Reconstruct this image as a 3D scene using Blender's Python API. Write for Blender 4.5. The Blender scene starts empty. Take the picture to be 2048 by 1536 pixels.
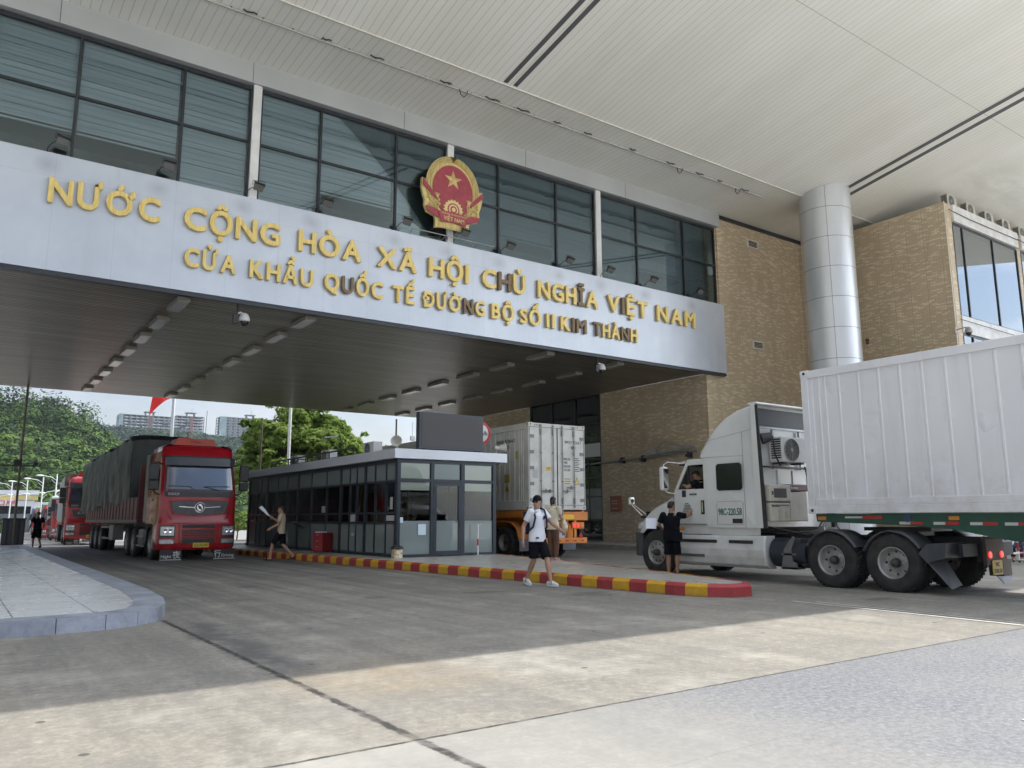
import bpy, math, random
import numpy as np
from mathutils import Vector, Matrix, noise as mnoise

S = bpy.context.scene
COL = S.collection
R = math.radians

# ---------------------------------------------------------------- camera
cam_d = bpy.data.cameras.new("camera")
cam = bpy.data.objects.new("camera", cam_d)
COL.objects.link(cam)
cam_d.sensor_width = 36.0
cam_d.lens = 27.755
cam_d.clip_start = 0.05
cam_d.clip_end = 6000
_y, _p, _r = 6.15928361e-01, 1.67675735e-01, -3.58302490e-03
_f = Vector((math.sin(_y) * math.cos(_p), math.cos(_y) * math.cos(_p), math.sin(_p)))
_rt = Vector((math.cos(_y), -math.sin(_y), 0))
_u = _rt.cross(_f)
_rt2 = math.cos(_r) * _rt + math.sin(_r) * _u
_u2 = -math.sin(_r) * _rt + math.cos(_r) * _u
cam.matrix_world = Matrix(((_rt2.x, _u2.x, -_f.x, 0), (_rt2.y, _u2.y, -_f.y, 0), (_rt2.z, _u2.z, -_f.z, 1.36), (0, 0, 0, 1)))
S.camera = cam

# ---------------------------------------------------------------- light
SUN_EL = R(54.7)
SUN_DIR = Vector((-0.66, 0.04, -1)).normalized()      # where the light travels
SUN_EL = math.asin(-SUN_DIR.z)
_az = math.atan2(-SUN_DIR.x, -SUN_DIR.y)              # bearing of the sun from +Y, clockwise
w = bpy.data.worlds.new("World"); S.world = w; w.use_nodes = True
nt = w.node_tree; nt.nodes.clear()
sky = nt.nodes.new("ShaderNodeTexSky"); sky.sky_type = 'NISHITA'; sky.sun_disc = False
sky.sun_elevation = SUN_EL; sky.sun_rotation = _az
sky.air_density = 1.0; sky.dust_density = 1.5; sky.ozone_density = 1.0
bg = nt.nodes.new("ShaderNodeBackground"); out = nt.nodes.new("ShaderNodeOutputWorld")
tc = nt.nodes.new("ShaderNodeTexCoord"); mp = nt.nodes.new("ShaderNodeMapping")
mp.inputs['Scale'].default_value = (1, 1, 3.2)
nz = nt.nodes.new("ShaderNodeTexNoise"); nz.inputs['Scale'].default_value = 2.6
nz.inputs['Detail'].default_value = 7; nz.inputs['Roughness'].default_value = 0.58
rp = nt.nodes.new("ShaderNodeValToRGB")
rp.color_ramp.elements[0].position = 0.42; rp.color_ramp.elements[0].color = (0, 0, 0, 1)
rp.color_ramp.elements[1].position = 0.60; rp.color_ramp.elements[1].color = (1, 1, 1, 1)
mx = nt.nodes.new("ShaderNodeMix"); mx.data_type = 'RGBA'
nt.links.new(tc.outputs['Generated'], mp.inputs['Vector']); nt.links.new(mp.outputs[0], nz.inputs['Vector'])
nt.links.new(nz.outputs[0], rp.inputs[0])
mlt = nt.nodes.new("ShaderNodeMath"); mlt.operation = 'MULTIPLY'; mlt.inputs[1].default_value = 0.8
nt.links.new(rp.outputs[0], mlt.inputs[0]); nt.links.new(mlt.outputs[0], mx.inputs[0])

vm = nt.nodes.new("ShaderNodeVectorMath"); vm.operation = 'DOT_PRODUCT'; vm.inputs[1].default_value = tuple(-SUN_DIR)
nt.links.new(tc.outputs['Generated'], vm.inputs[0])
cr = nt.nodes.new("ShaderNodeMapRange"); nt.links.new(vm.outputs['Value'], cr.inputs[0])   # cloud is brightest on the sun's side
cr.inputs[1].default_value = 0.30; cr.inputs[2].default_value = 0.62; cr.inputs[3].default_value = 0.0; cr.inputs[4].default_value = 1.0
cm_ = nt.nodes.new("ShaderNodeMix"); cm_.data_type = 'RGBA'; nt.links.new(cr.outputs[0], cm_.inputs[0])
cm_.inputs[6].default_value = (2.05, 2.12, 2.3, 1); cm_.inputs[7].default_value = (11, 11.3, 11.8, 1)
nt.links.new(cm_.outputs[2], mx.inputs[7])
sd_ = nt.nodes.new("ShaderNodeMix"); sd_.data_type = 'RGBA'; sd_.blend_type = 'MULTIPLY'; sd_.inputs[0].default_value = 1.0
s2_ = nt.nodes.new("ShaderNodeMix"); s2_.data_type = 'RGBA'; nt.links.new(cr.outputs[0], s2_.inputs[0])
s2_.inputs[6].default_value = (0.44, 0.39, 0.36, 1); s2_.inputs[7].default_value = (1, 1, 1, 1)
nt.links.new(sky.outputs[0], sd_.inputs[6]); nt.links.new(s2_.outputs[2], sd_.inputs[7])
nt.links.new(sd_.outputs[2], mx.inputs[6]); nt.links.new(mx.outputs[2], bg.inputs['Color'])
bg.inputs['Strength'].default_value = 0.15
nt.links.new(bg.outputs[0], out.inputs[0])

sun_d = bpy.data.lights.new("sun", 'SUN'); sun_d.energy = 2.0; sun_d.angle = R(0.5); sun_d.color = (1.0, 0.955, 0.88)
sun = bpy.data.objects.new("sun", sun_d); COL.objects.link(sun)
sun.rotation_euler = (-SUN_DIR).to_track_quat('Z', 'Y').to_euler()
sun.location = (20, -20, 60)

S.view_settings.view_transform = 'Standard'; S.view_settings.look = 'None'
S.view_settings.exposure = 1.4; S.view_settings.gamma = 1.0; S.view_settings.use_curve_mapping = False
S.cycles.max_bounces = 8; S.cycles.diffuse_bounces = 5; S.cycles.glossy_bounces = 4
S.cycles.transmission_bounces = 6; S.cycles.transparent_max_bounces = 12
S.cycles.caustics_reflective = False; S.cycles.caustics_refractive = False

# ---------------------------------------------------------------- helpers
def thing(name, label, cat, loc=(0, 0, 0), rz=0, group=None):
    o = bpy.data.objects.new(name, None); COL.objects.link(o)
    o.location = loc; o.rotation_euler = (0, 0, rz); o.empty_display_size = 0.2
    o['label'] = label; o['category'] = cat
    if group: o['group'] = group
    return o

def tag(o, label, cat, group=None):
    o['label'] = label; o['category'] = cat
    if group: o['group'] = group
    return o

def dup(root, loc=None, rz=None, label=None, group=None):
    def cp(o, par):
        c = o.copy(); COL.objects.link(c); c.parent = par
        for ch in [x for x in bpy.data.objects if x.parent is o]: cp(ch, c)
        return c
    r = cp(root, None)
    if loc is not None: r.location = loc
    if rz is not None: r.rotation_euler = (0, 0, rz)
    if label: r['label'] = label
    if group: r['group'] = group
    return r

class MB:
    def __init__(s):
        s.v = []; s.f = []; s.m = []; s.sm = []; s.T = None
    def _add(s, vs, fs, mi=0, smooth=False):
        b = len(s.v)
        if s.T is not None: vs = [s.T @ Vector(v) for v in vs]
        s.v += [tuple(v) for v in vs]
        s.f += [tuple(b + i for i in f) for f in fs]
        s.m += [mi] * len(fs); s.sm += [smooth] * len(fs)
    def box(s, x0, x1, y0, y1, z0, z1, mi=0):
        s._add([(x0, y0, z0), (x1, y0, z0), (x1, y1, z0), (x0, y1, z0), (x0, y0, z1), (x1, y0, z1), (x1, y1, z1), (x0, y1, z1)],
               [(0, 3, 2, 1), (4, 5, 6, 7), (0, 1, 5, 4), (1, 2, 6, 5), (2, 3, 7, 6), (3, 0, 4, 7)], mi); return s
    def bar(s, p0, p1, w, h, mi=0, up=(0, 0, 1)):
        a = Vector(p0); b = Vector(p1); d = (b - a).normalized(); u = Vector(up)
        if abs(d.dot(u)) > 0.98: u = Vector((0, 1, 0))
        sd = d.cross(u).normalized() * w / 2; uu = sd.cross(d).normalized() * h / 2
        vs = [a - sd - uu, a + sd - uu, a + sd + uu, a - sd + uu, b - sd - uu, b + sd - uu, b + sd + uu, b - sd + uu]
        s._add(vs, [(3, 2, 1, 0), (4, 5, 6, 7), (0, 1, 5, 4), (1, 2, 6, 5), (2, 3, 7, 6), (3, 0, 4, 7)], mi); return s
    def cyl(s, p0, p1, r0, r1=None, n=16, mi=0, caps=True, smooth=True):
        if r1 is None: r1 = r0
        a = Vector(p0); b = Vector(p1); d = (b - a).normalized()
        u = Vector((0, 0, 1)) if abs(d.z) < 0.9 else Vector((1, 0, 0))
        e1 = d.cross(u).normalized(); e2 = d.cross(e1)
        vs = []
        for P, r in ((a, r0), (b, r1)):
            for i in range(n):
                t = 2 * math.pi * i / n; vs.append(P + e1 * math.cos(t) * r + e2 * math.sin(t) * r)
        fs = [(i, n + i, n + (i + 1) % n, (i + 1) % n) for i in range(n)]
        s._add(vs, fs, mi, smooth)
        if caps:
            s._add(vs[:n], [tuple(range(n))], mi); s._add(vs[n:], [tuple(reversed(range(n)))], mi)
        return s
    def tube(s, pts, r, n=8, mi=0):
        pts = [Vector(p) for p in pts]; rr = r if isinstance(r, (list, tuple)) else [r] * len(pts)
        vs = []; prev = None
        for k, P in enumerate(pts):
            d = (pts[min(k + 1, len(pts) - 1)] - pts[max(k - 1, 0)]).normalized()
            if prev is None:
                u = Vector((0, 0, 1)) if abs(d.z) < 0.9 else Vector((1, 0, 0)); e1 = d.cross(u).normalized()
            else: e1 = (prev - d * prev.dot(d)).normalized()
            prev = e1; e2 = d.cross(e1)
            for i in range(n):
                t = 2 * math.pi * i / n; vs.append(P + (e1 * math.cos(t) + e2 * math.sin(t)) * rr[k])
        fs = []
        for k in range(len(pts) - 1):
            for i in range(n):
                fs.append((k * n + i, (k + 1) * n + i, (k + 1) * n + (i + 1) % n, k * n + (i + 1) % n))
        s._add(vs, fs, mi, True)
        s._add(vs[:n], [tuple(range(n))], mi); s._add(vs[-n:], [tuple(reversed(range(n)))], mi)
        return s
    def lathe(s, prof, o, axis, n=24, mi=0, smooth=True):
        """prof: (distance along axis, radius)"""
        o = Vector(o); d = Vector(axis).normalized()
        u = Vector((0, 0, 1)) if abs(d.z) < 0.9 else Vector((1, 0, 0))
        e1 = d.cross(u).normalized(); e2 = d.cross(e1); vs = []
        for a, r in prof:
            for i in range(n):
                t = 2 * math.pi * i / n; vs.append(o + d * a + (e1 * math.cos(t) + e2 * math.sin(t)) * max(r, 1e-4))
        fs = [(k * n + i, (k + 1) * n + i, (k + 1) * n + (i + 1) % n, k * n + (i + 1) % n) for k in range(len(prof) - 1) for i in range(n)]
        s._add(vs, fs, mi, smooth); return s
    def prism(s, poly, o, ex, ey, t, mi=0, smooth=False):
        """polygon in plane (o,ex,ey) extruded by vector t"""
        o = Vector(o); ex = Vector(ex); ey = Vector(ey); t = Vector(t); n = len(poly)
        A = [o + ex * p[0] + ey * p[1] for p in poly]; B = [a + t for a in A]
        ar = sum(poly[i][0] * poly[(i + 1) % n][1] - poly[(i + 1) % n][0] * poly[i][1] for i in range(n))
        flip = (ex.cross(ey).dot(t) > 0) != (ar > 0)
        fa, fb = tuple(reversed(range(n))), tuple(range(n))
        sides = [(i, (i + 1) % n, n + (i + 1) % n, n + i) for i in range(n)]
        if flip: fa, fb = fb, fa; sides = [tuple(reversed(q)) for q in sides]
        s._add(A, [fa], mi); s._add(B, [fb], mi); s._add(A + B, sides, mi, smooth); return s
    def loft(s, rings, mi=0, smooth=True, closed=True, cap=True):
        n = len(rings[0]); vs = [v for r in rings for v in r]; fs = []
        m = n if closed else n - 1
        for k in range(len(rings) - 1):
            for i in range(m):
                fs.append((k * n + i, k * n + (i + 1) % n, (k + 1) * n + (i + 1) % n, (k + 1) * n + i))
        s._add(vs, fs, mi, smooth)
        if cap and closed:
            s._add(rings[0], [tuple(reversed(range(n)))], mi); s._add(rings[-1], [tuple(range(n))], mi)
        return s
    def quad(s, a, b, c, d, mi=0):
        s._add([a, b, c, d], [(0, 1, 2, 3)], mi); return s
    def sphere(s, c, r, n=12, mi=0, sc=(1, 1, 1)):
        c = Vector(c); prof = []; rings = []
        for k in range(n // 2 + 1):
            ph = math.pi * k / (n // 2) - math.pi / 2
            rings.append([c + Vector((math.cos(ph) * math.cos(2 * math.pi * i / n) * r * sc[0], math.cos(ph) * math.sin(2 * math.pi * i / n) * r * sc[1], math.sin(ph) * r * sc[2])) for i in range(n)])
        s.loft(rings, mi, cap=False); return s
    def geo(s, vf, o, ex, ey, ez, mi=0):
        o = Vector(o); ex = Vector(ex); ey = Vector(ey); ez = Vector(ez)
        s._add([o + ex * v[0] + ey * v[1] + ez * v[2] for v in vf[0]], vf[1], mi); return s
    def text(s, txt, o, ex, ey, size=1.0, th=0.004, bold=0.0, mi=0, width=None, align='L', space=1.0):
        """text on a plane; ex right, ey up, faces ex x ey. size = cap height"""
        vs, fs, x0, x1 = text_geo(txt, bold, space)
        ex = Vector(ex).normalized(); ey = Vector(ey).normalized(); ez = ex.cross(ey)
        w0 = (x1 - x0) * size; sx = (width / w0) if width else 1.0
        off = {'L': 0, 'C': -0.5 * w0 * sx, 'R': -w0 * sx}[align]
        s.geo(([((v[0] - x0) * sx * size + off, v[1] * size, v[2] * th) for v in vs], fs), o, ex, ey, ez, mi); return s
    def build(s, name, mats, parent=None, bevel=0, seg=2, kind=None, auto=None):
        me = bpy.data.meshes.new(name); me.from_pydata(s.v, [], s.f)
        if not isinstance(mats, (list, tuple)): mats = [mats]
        for m in mats: me.materials.append(m)
        me.polygons.foreach_set('material_index', s.m); me.polygons.foreach_set('use_smooth', s.sm)
        me.update()
        o = bpy.data.objects.new(name, me); COL.objects.link(o)
        if parent: o.parent = parent
        if bevel:
            b = o.modifiers.new('bevel', 'BEVEL'); b.width = bevel; b.segments = seg; b.limit_method = 'ANGLE'; b.angle_limit = R(40)
        if kind: o['kind'] = kind
        return o

_tg = {}
def text_geo(txt, bold=0.0, space=1.0):
    key = (txt, bold, space)
    if key in _tg: return _tg[key]
    if txt in ('Ớ', 'Ờ'):
        vs, fs, x0, x1 = text_geo('Ó' if txt == 'Ớ' else 'Ò', bold, space); b = MB(); b.v = list(vs); b.f = list(fs)
        b.prism([(x1 - 0.20, 0.80), (x1 - 0.06, 0.86), (x1 - 0.02, 1.02), (x1 + 0.10, 1.02), (x1 + 0.08, 0.84), (x1 - 0.10, 0.68)], (0, 0, 0), (1, 0, 0), (0, 1, 0), (0, 0, 1.0)); _tg[key] = (b.v, b.f, x0, x1 + 0.10); return _tg[key]
    if txt == 'Đ':
        vs, fs, x0, x1 = text_geo('D', bold, space); b = MB(); b.v = list(vs); b.f = list(fs)
        b.box(x0 - 0.10, x0 + 0.38, 0.44, 0.60, 0, 1.0); _tg[key] = (b.v, b.f, x0 - 0.10, x1); return _tg[key]
    cu = bpy.data.curves.new('tmp_text', 'FONT'); cu.body = txt; cu.size = 1.0 / 0.727
    cu.extrude = 0.5; cu.offset = bold; cu.resolution_u = 3; cu.space_character = space
    ob = bpy.data.objects.new('tmp_text', cu); COL.objects.link(ob)
    dg = bpy.context.evaluated_depsgraph_get()
    me = bpy.data.meshes.new_from_object(ob.evaluated_get(dg))
    vs = [tuple(v.co) for v in me.vertices]; fs = [tuple(p.vertices) for p in me.polygons]
    vs = [(v[0], v[1], v[2] + 0.5) for v in vs]
    bpy.data.objects.remove(ob); bpy.data.curves.remove(cu); bpy.data.meshes.remove(me)
    if not vs: vs = [(0, 0, 0)]
    x0 = min(v[0] for v in vs); x1 = max(v[0] for v in vs)
    _tg[key] = (vs, fs, x0, x1); return _tg[key]

# ---------------------------------------------------------------- materials
_mc = {}
def mat(name, col=(0.5, 0.5, 0.5), rough=0.6, metal=0.0, var=0.0, vscale=3.0, bump=0.0, bscale=20.0, col2=None, dirt=0.0,
        dirtcol=(0.08, 0.07, 0.055), dscale=1.2, coat=0.0, emit=None, spec=0.5, stretch=(1, 1, 1)):
    if name in _mc: return _mc[name]
    m = bpy.data.materials.new(name); m.use_nodes = True; t = m.node_tree; N = t.nodes; L = t.links
    b = N['Principled BSDF']; b.inputs['Base Color'].default_value = (*col, 1); b.inputs['Roughness'].default_value = rough
    b.inputs['Metallic'].default_value = metal; b.inputs['Specular IOR Level'].default_value = spec
    if coat: b.inputs['Coat Weight'].default_value = coat; b.inputs['Coat Roughness'].default_value = 0.06
    if emit: b.inputs['Emission Color'].default_value = (*emit[0], 1); b.inputs['Emission Strength'].default_value = emit[1]
    tcn = N.new('ShaderNodeTexCoord'); mpn = N.new('ShaderNodeMapping'); mpn.inputs['Scale'].default_value = stretch
    L.new(tcn.outputs['Object'], mpn.inputs[0]); vec = mpn.outputs[0]; cur = None
    if var or col2:
        n = N.new('ShaderNodeTexNoise'); n.inputs['Scale'].default_value = vscale; n.inputs['Detail'].default_value = 5; L.new(vec, n.inputs['Vector'])
        r = N.new('ShaderNodeMapRange'); r.inputs[1].default_value = 0.3; r.inputs[2].default_value = 0.7; L.new(n.outputs[0], r.inputs[0])
        x = N.new('ShaderNodeMix'); x.data_type = 'RGBA'; L.new(r.outputs[0], x.inputs[0])
        c2 = col2 or tuple(min(1, c * (1 + var)) for c in col); c1 = col if col2 else tuple(c * (1 - var) for c in col)
        x.inputs[6].default_value = (*c1, 1); x.inputs[7].default_value = (*c2, 1); cur = x.outputs[2]
    if dirt:
        n = N.new('ShaderNodeTexNoise'); n.inputs['Scale'].default_value = dscale; n.inputs['Detail'].default_value = 8; n.inputs['Roughness'].default_value = 0.65; L.new(vec, n.inputs['Vector'])
        r = N.new('ShaderNodeMapRange'); r.inputs[1].default_value = 0.45; r.inputs[2].default_value = 0.75; r.inputs[4].default_value = dirt; L.new(n.outputs[0], r.inputs[0])
        x = N.new('ShaderNodeMix'); x.data_type = 'RGBA'; L.new(r.outputs[0], x.inputs[0])
        if cur: L.new(cur, x.inputs[6])
        else: x.inputs[6].default_value = (*col, 1)
        x.inputs[7].default_value = (*dirtcol, 1); cur = x.outputs[2]
    if cur: L.new(cur, b.inputs['Base Color'])
    if bump:
        n = N.new('ShaderNodeTexNoise'); n.inputs['Scale'].default_value = bscale; n.inputs['Detail'].default_value = 4; L.new(vec, n.inputs['Vector'])
        bn = N.new('ShaderNodeBump'); bn.inputs['Strength'].default_value = min(1, bump); bn.inputs['Distance'].default_value = 0.02
        L.new(n.outputs[0], bn.inputs['Height']); L.new(bn.outputs[0], b.inputs['Normal'])
    _mc[name] = m; return m

def glass(name, tint=(0.5, 0.55, 0.55), ior=1.6, rough=0.0, refl=1.0, base=None, gcol=(0.95, 0.98, 1)):
    """architectural pane: fresnel reflection over tinted see-through"""
    if name in _mc: return _mc[name]
    m = bpy.data.materials.new(name); m.use_nodes = True; t = m.node_tree; N = t.nodes; L = t.links
    N.remove(N['Principled BSDF']); o = N['Material Output']
    tr = N.new('ShaderNodeBsdfTransparent'); tr.inputs[0].default_value = (*tint, 1)
    gl = N.new('ShaderNodeBsdfGlossy'); gl.inputs['Roughness'].default_value = rough; gl.inputs['Color'].default_value = (*gcol, 1)
    fr = N.new('ShaderNodeFresnel'); fr.inputs[0].default_value = ior
    mi = N.new('ShaderNodeMath'); mi.operation = 'MULTIPLY'; mi.inputs[1].default_value = refl; L.new(fr.outputs[0], mi.inputs[0])
    ms = N.new('ShaderNodeMixShader'); L.new(mi.outputs[0], ms.inputs[0]); L.new(tr.outputs[0], ms.inputs[1]); L.new(gl.outputs[0], ms.inputs[2])
    last = ms
    if base:
        df = N.new('ShaderNodeBsdfDiffuse'); df.inputs[0].default_value = (*base[0], 1)
        m2 = N.new('ShaderNodeMixShader'); m2.inputs[0].default_value = base[1]; L.new(tr.outputs[0], m2.inputs[1]); L.new(df.outputs[0], m2.inputs[2])
        L.new(m2.outputs[0], ms.inputs[1])
    L.new(last.outputs[0], o.inputs[0]); _mc[name] = m; return m

class NG:
    """tiny expression helper for bespoke node materials"""
    def __init__(s, name, rough=0.6, metal=0.0, spec=0.5):
        s.m = bpy.data.materials.new(name); s.m.use_nodes = True; s.t = s.m.node_tree; s.N = s.t.nodes; s.L = s.t.links
        s.b = s.N['Principled BSDF']; s.b.inputs['Roughness'].default_value = rough; s.b.inputs['Metallic'].default_value = metal
        s.b.inputs['Specular IOR Level'].default_value = spec
        tcn = s.N.new('ShaderNodeTexCoord'); s.P = tcn.outputs['Object']
        sp = s.N.new('ShaderNodeSeparateXYZ'); s.L.new(s.P, sp.inputs[0]); s.x, s.y, s.z = sp.outputs
        _mc[name] = s.m
    def set(s, inp, v):
        if hasattr(v, 'is_linked') or isinstance(v, bpy.types.NodeSocket): s.L.new(v, inp)
        elif isinstance(v, (tuple, list)) and len(v) == 3 and inp.type == 'RGBA': inp.default_value = (*v, 1)
        else: inp.default_value = v
    def math(s, op, a, b=0.0, clamp=False):
        n = s.N.new('ShaderNodeMath'); n.operation = op; n.use_clamp = clamp; s.set(n.inputs[0], a); s.set(n.inputs[1], b); return n.outputs[0]
    def mr(s, v, a, b, c=0.0, d=1.0):
        n = s.N.new('ShaderNodeMapRange'); s.set(n.inputs[0], v)
        for i, q in zip((1, 2, 3, 4), (a, b, c, d)): s.set(n.inputs[i], q)
        return n.outputs[0]
    def vec(s, x, y, z):
        n = s.N.new('ShaderNodeCombineXYZ'); s.set(n.inputs[0], x); s.set(n.inputs[1], y); s.set(n.inputs[2], z); return n.outputs[0]
    def noise(s, scale, detail=4, rough=0.5, v=None, st=None):
        n = s.N.new('ShaderNodeTexNoise'); n.inputs['Scale'].default_value = scale; n.inputs['Detail'].default_value = detail; n.inputs['Roughness'].default_value = rough
        v = v or s.P
        if st:
            mpn = s.N.new('ShaderNodeMapping'); mpn.inputs['Scale'].default_value = st; s.L.new(v, mpn.inputs[0]); v = mpn.outputs[0]
        s.L.new(v, n.inputs['Vector']); return n.outputs[0]
    def mix(s, f, a, b, mode='MIX'):
        n = s.N.new('ShaderNodeMix'); n.data_type = 'RGBA'; n.blend_type = mode; s.set(n.inputs[0], f)
        for i, q in ((6, a), (7, b)):
            if isinstance(q, (tuple, list)): n.inputs[i].default_value = (*q, 1)
            else: s.L.new(q, n.inputs[i])
        return n.outputs[2]
    def line(s, coord, pos, w, wob=None):
        """1 on a line at coord==pos"""
        d = s.math('SUBTRACT', coord, pos)
        if wob is not None: d = s.math('ADD', d, wob)
        return s.mr(s.math('ABSOLUTE', d), w * 0.5, w, 1.0, 0.0)
    def grid(s, coord, period, w):
        a = s.math('PINGPONG', s.math('ADD', coord, 1000 * period), period / 2)
        return s.mr(a, w * 0.5, w, 1.0, 0.0)
    def color(s, c): s.set(s.b.inputs['Base Color'], c) if not isinstance(c, tuple) else s.b.inputs['Base Color'].__setattr__('default_value', (*c, 1))
    def bump(s, h, strength=0.5, dist=0.01):
        n = s.N.new('ShaderNodeBump'); n.inputs['Strength'].default_value = strength; n.inputs['Distance'].default_value = dist
        s.L.new(h, n.inputs['Height']); s.L.new(n.outputs[0], s.b.inputs['Normal'])
rnd = random.Random(7)
# ---------------------------------------------------------------- bespoke materials
def m_concrete():
    g = NG('concrete_road', rough=0.75)
    big = g.noise(0.25, 5, 0.6); mid = g.noise(1.6, 6, 0.65); fine = g.noise(30, 3, 0.6); spk = g.noise(90, 2, 0.5)
    streak = g.noise(1.0, 5, 0.6, st=(3.2, 0.10, 1)); streak2 = g.noise(1.0, 4, 0.6, st=(0.9, 5.0, 1))
    c = g.mix(g.mr(big, 0.35, 0.65), (0.205, 0.195, 0.172), (0.275, 0.255, 0.212))
    c = g.mix(g.mr(mid, 0.42, 0.68, 0, 0.55), c, (0.335, 0.308, 0.25))
    c = g.mix(g.mr(fine, 0.3, 0.7, 0.0, 0.45), c, (0.13, 0.125, 0.115))
    mot = g.noise(11.0, 9, 0.8); c = g.mix(g.mr(mot, 0.50, 0.68, 0, 0.6), c, (0.45, 0.42, 0.355)); c = g.mix(g.mr(mot, 0.48, 0.32, 0, 0.5), c, (0.14, 0.13, 0.115))
    c = g.mix(g.mr(g.noise(0.7, 7, 0.72), 0.50, 0.64, 0, 0.6), c, (0.42, 0.40, 0.35))
    # tyre rubber worn into the lanes, deepened towards the gate as painted shade
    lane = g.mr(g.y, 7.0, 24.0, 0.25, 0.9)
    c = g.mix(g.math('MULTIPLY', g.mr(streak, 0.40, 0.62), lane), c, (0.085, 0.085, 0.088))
    c = g.mix(g.mr(streak2, 0.55, 0.75, 0, 0.3), c, (0.13, 0.13, 0.125))
    c = g.mix(g.mr(g.noise(4.5, 8, 0.75), 0.5, 0.72, 0, 0.45), c, (0.15, 0.145, 0.13))
    c = g.mix(g.mr(g.noise(0.55, 7, 0.7), 0.5, 0.68, 0, 0.5), c, (0.16, 0.155, 0.145))
    # aggregate surface nearest the camera
    wob = g.math('MULTIPLY', g.math('SUBTRACT', g.noise(9, 4, 0.7), 0.5), 0.035)
    near = g.math('MULTIPLY', g.mr(g.y, 4.585, 4.595, 1, 0), g.mr(g.x, 2.9, 5.2, 0, 1))
    agg = g.mix(g.mr(g.noise(20, 4, 0.75), 0.38, 0.62), (0.11, 0.115, 0.127), (0.20, 0.207, 0.22))
    agg = g.mix(g.mr(g.noise(24, 3, 0.7, st=(1.3, 0.8, 1)), 0.55, 0.66, 0, 0.6), agg, (0.31, 0.32, 0.335))
    agg = g.mix(g.mr(g.noise(60, 2, 0.6), 0.60, 0.70, 0, .7), agg, (0.11, 0.113, 0.125))
    agg = g.mix(g.mr(g.noise(0.9, 5, 0.6), 0.4, 0.7, 0, 0.35), agg, (0.25, 0.245, 0.23))
    c = g.mix(near, c, agg)
    pale = g.math('MULTIPLY', g.mr(g.y, 4.585, 4.595, 1, 0), g.mr(g.x, 2.9, 5.2, 0.45, 0))
    c = g.mix(pale, c, (0.33, 0.33, 0.31))
    # worn aggregate speckle on the middle slab
    c = g.mix(g.math('MULTIPLY', g.mr(g.noise(55, 2, 0.6), 0.6, 0.68), g.mr(g.x, 4, 9, 0, 0.6)), c, (0.48, 0.46, 0.40))
    # rust stain and oil along the joint
    dx = g.math('SUBTRACT', g.x, 3.3); dy = g.math('SUBTRACT', g.y, 6.6)
    rad = g.math('ADD', g.math('MULTIPLY', dx, dx), g.math('MULTIPLY', dy, dy))
    c = g.mix(g.math('MULTIPLY', g.mr(rad, 0.0, 1.3, 0.42, 0), g.mr(mid, 0.3, 0.6)), c, (0.27, 0.20, 0.11))
    wet = g.math('ABSOLUTE', g.math('SUBTRACT', g.math('ADD', g.x, g.math('MULTIPLY', g.math('SUBTRACT', g.noise(1.3, 5, .7), .5), 1.1)), 2.75))
    wetm = g.math('MULTIPLY', g.mr(wet, 0.03, 0.32, 0.75, 0), g.math('MULTIPLY', g.mr(g.y, 6.9, 7.6), g.mr(g.y, 11.0, 11.6, 1, 0)))
    c = g.mix(wetm, c, (0.075, 0.075, 0.078))
    for sx_, sy_, sr_ in ((9.6, 11.2, 0.7), (8.3, 12.6, 0.5), (6.1, 12.9, 0.35), (4.3, 13.9, 0.3), (5.2, 16.5, 0.4), (7.6, 17.5, 0.5), (3.9, 17.2, .35), (12.9, 7.6, .5), (15.9, 7.2, .5)):
        d = g.math('SQRT', g.math('ADD', g.math('POWER', g.math('SUBTRACT', g.x, sx_), 2), g.math('POWER', g.math('MULTIPLY', g.math('SUBTRACT', g.y, sy_), 1.6), 2)))
        d = g.math('ADD', d, g.math('MULTIPLY', g.math('SUBTRACT', mid, 0.5), 1.3))
        c = g.mix(g.mr(d, sr_ * 0.4, sr_, 0.5, 0), c, (0.06, 0.06, 0.062))
    # chewing-gum spots
    vo = g.N.new('ShaderNodeTexVoronoi'); vo.inputs['Scale'].default_value = 1.7; g.L.new(g.P, vo.inputs['Vector'])
    c = g.mix(g.mr(vo.outputs['Distance'], 0.045, 0.065, 0.8, 0), c, (0.05, 0.05, 0.05))
    passage_shade = g.mr(g.y, 15, 34, 0.0, 0.6); c = g.mix(g.math('MULTIPLY', passage_shade, g.mr(g.y, 47, 50, 1, 0)), c, (0.05, 0.052, 0.056))  # shade under the gate hall painted into the road colour
    c = g.mix(g.mr(g.y, -1.0, 1.0, 1, 0), c, (0.60, 0.58, 0.53))   # paler ground added behind the camera to bounce light onto ceiling and fascia
    # joints
    jn = g.math('ADD', g.line(g.y, 4.59, 0.022, wob), g.math('MULTIPLY', g.line(g.x, 2.53, 0.045, g.math('MULTIPLY', wob, 2.4)), g.mr(g.y, 11.8, 11.85, 1, 0)))
    w2 = g.math('MULTIPLY', wob, 0.3)
    for yy in (9.85, 15.0, 20.3): jn = g.math('ADD', jn, g.math('MULTIPLY', g.line(g.y, yy, 0.012, w2), 0.6))
    for xx in (7.6, 12.4): jn = g.math('ADD', jn, g.math('MULTIPLY', g.line(g.x, xx, 0.008, w2), 0.35))
    for yy in (3.3, -0.4): jn = g.math('ADD', jn, g.math('MULTIPLY', g.line(g.y, yy, 0.006, w2), 0.25))
    patchy = g.mr(g.noise(5, 3, 0.6), 0.35, 0.55, 0.45, 1)
    jn = g.math('MULTIPLY', jn, patchy, True)
    c = g.mix(jn, c, (0.045, 0.043, 0.04))
    g.color(c); g.b.inputs['Specular IOR Level'].default_value = 0.35
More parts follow.
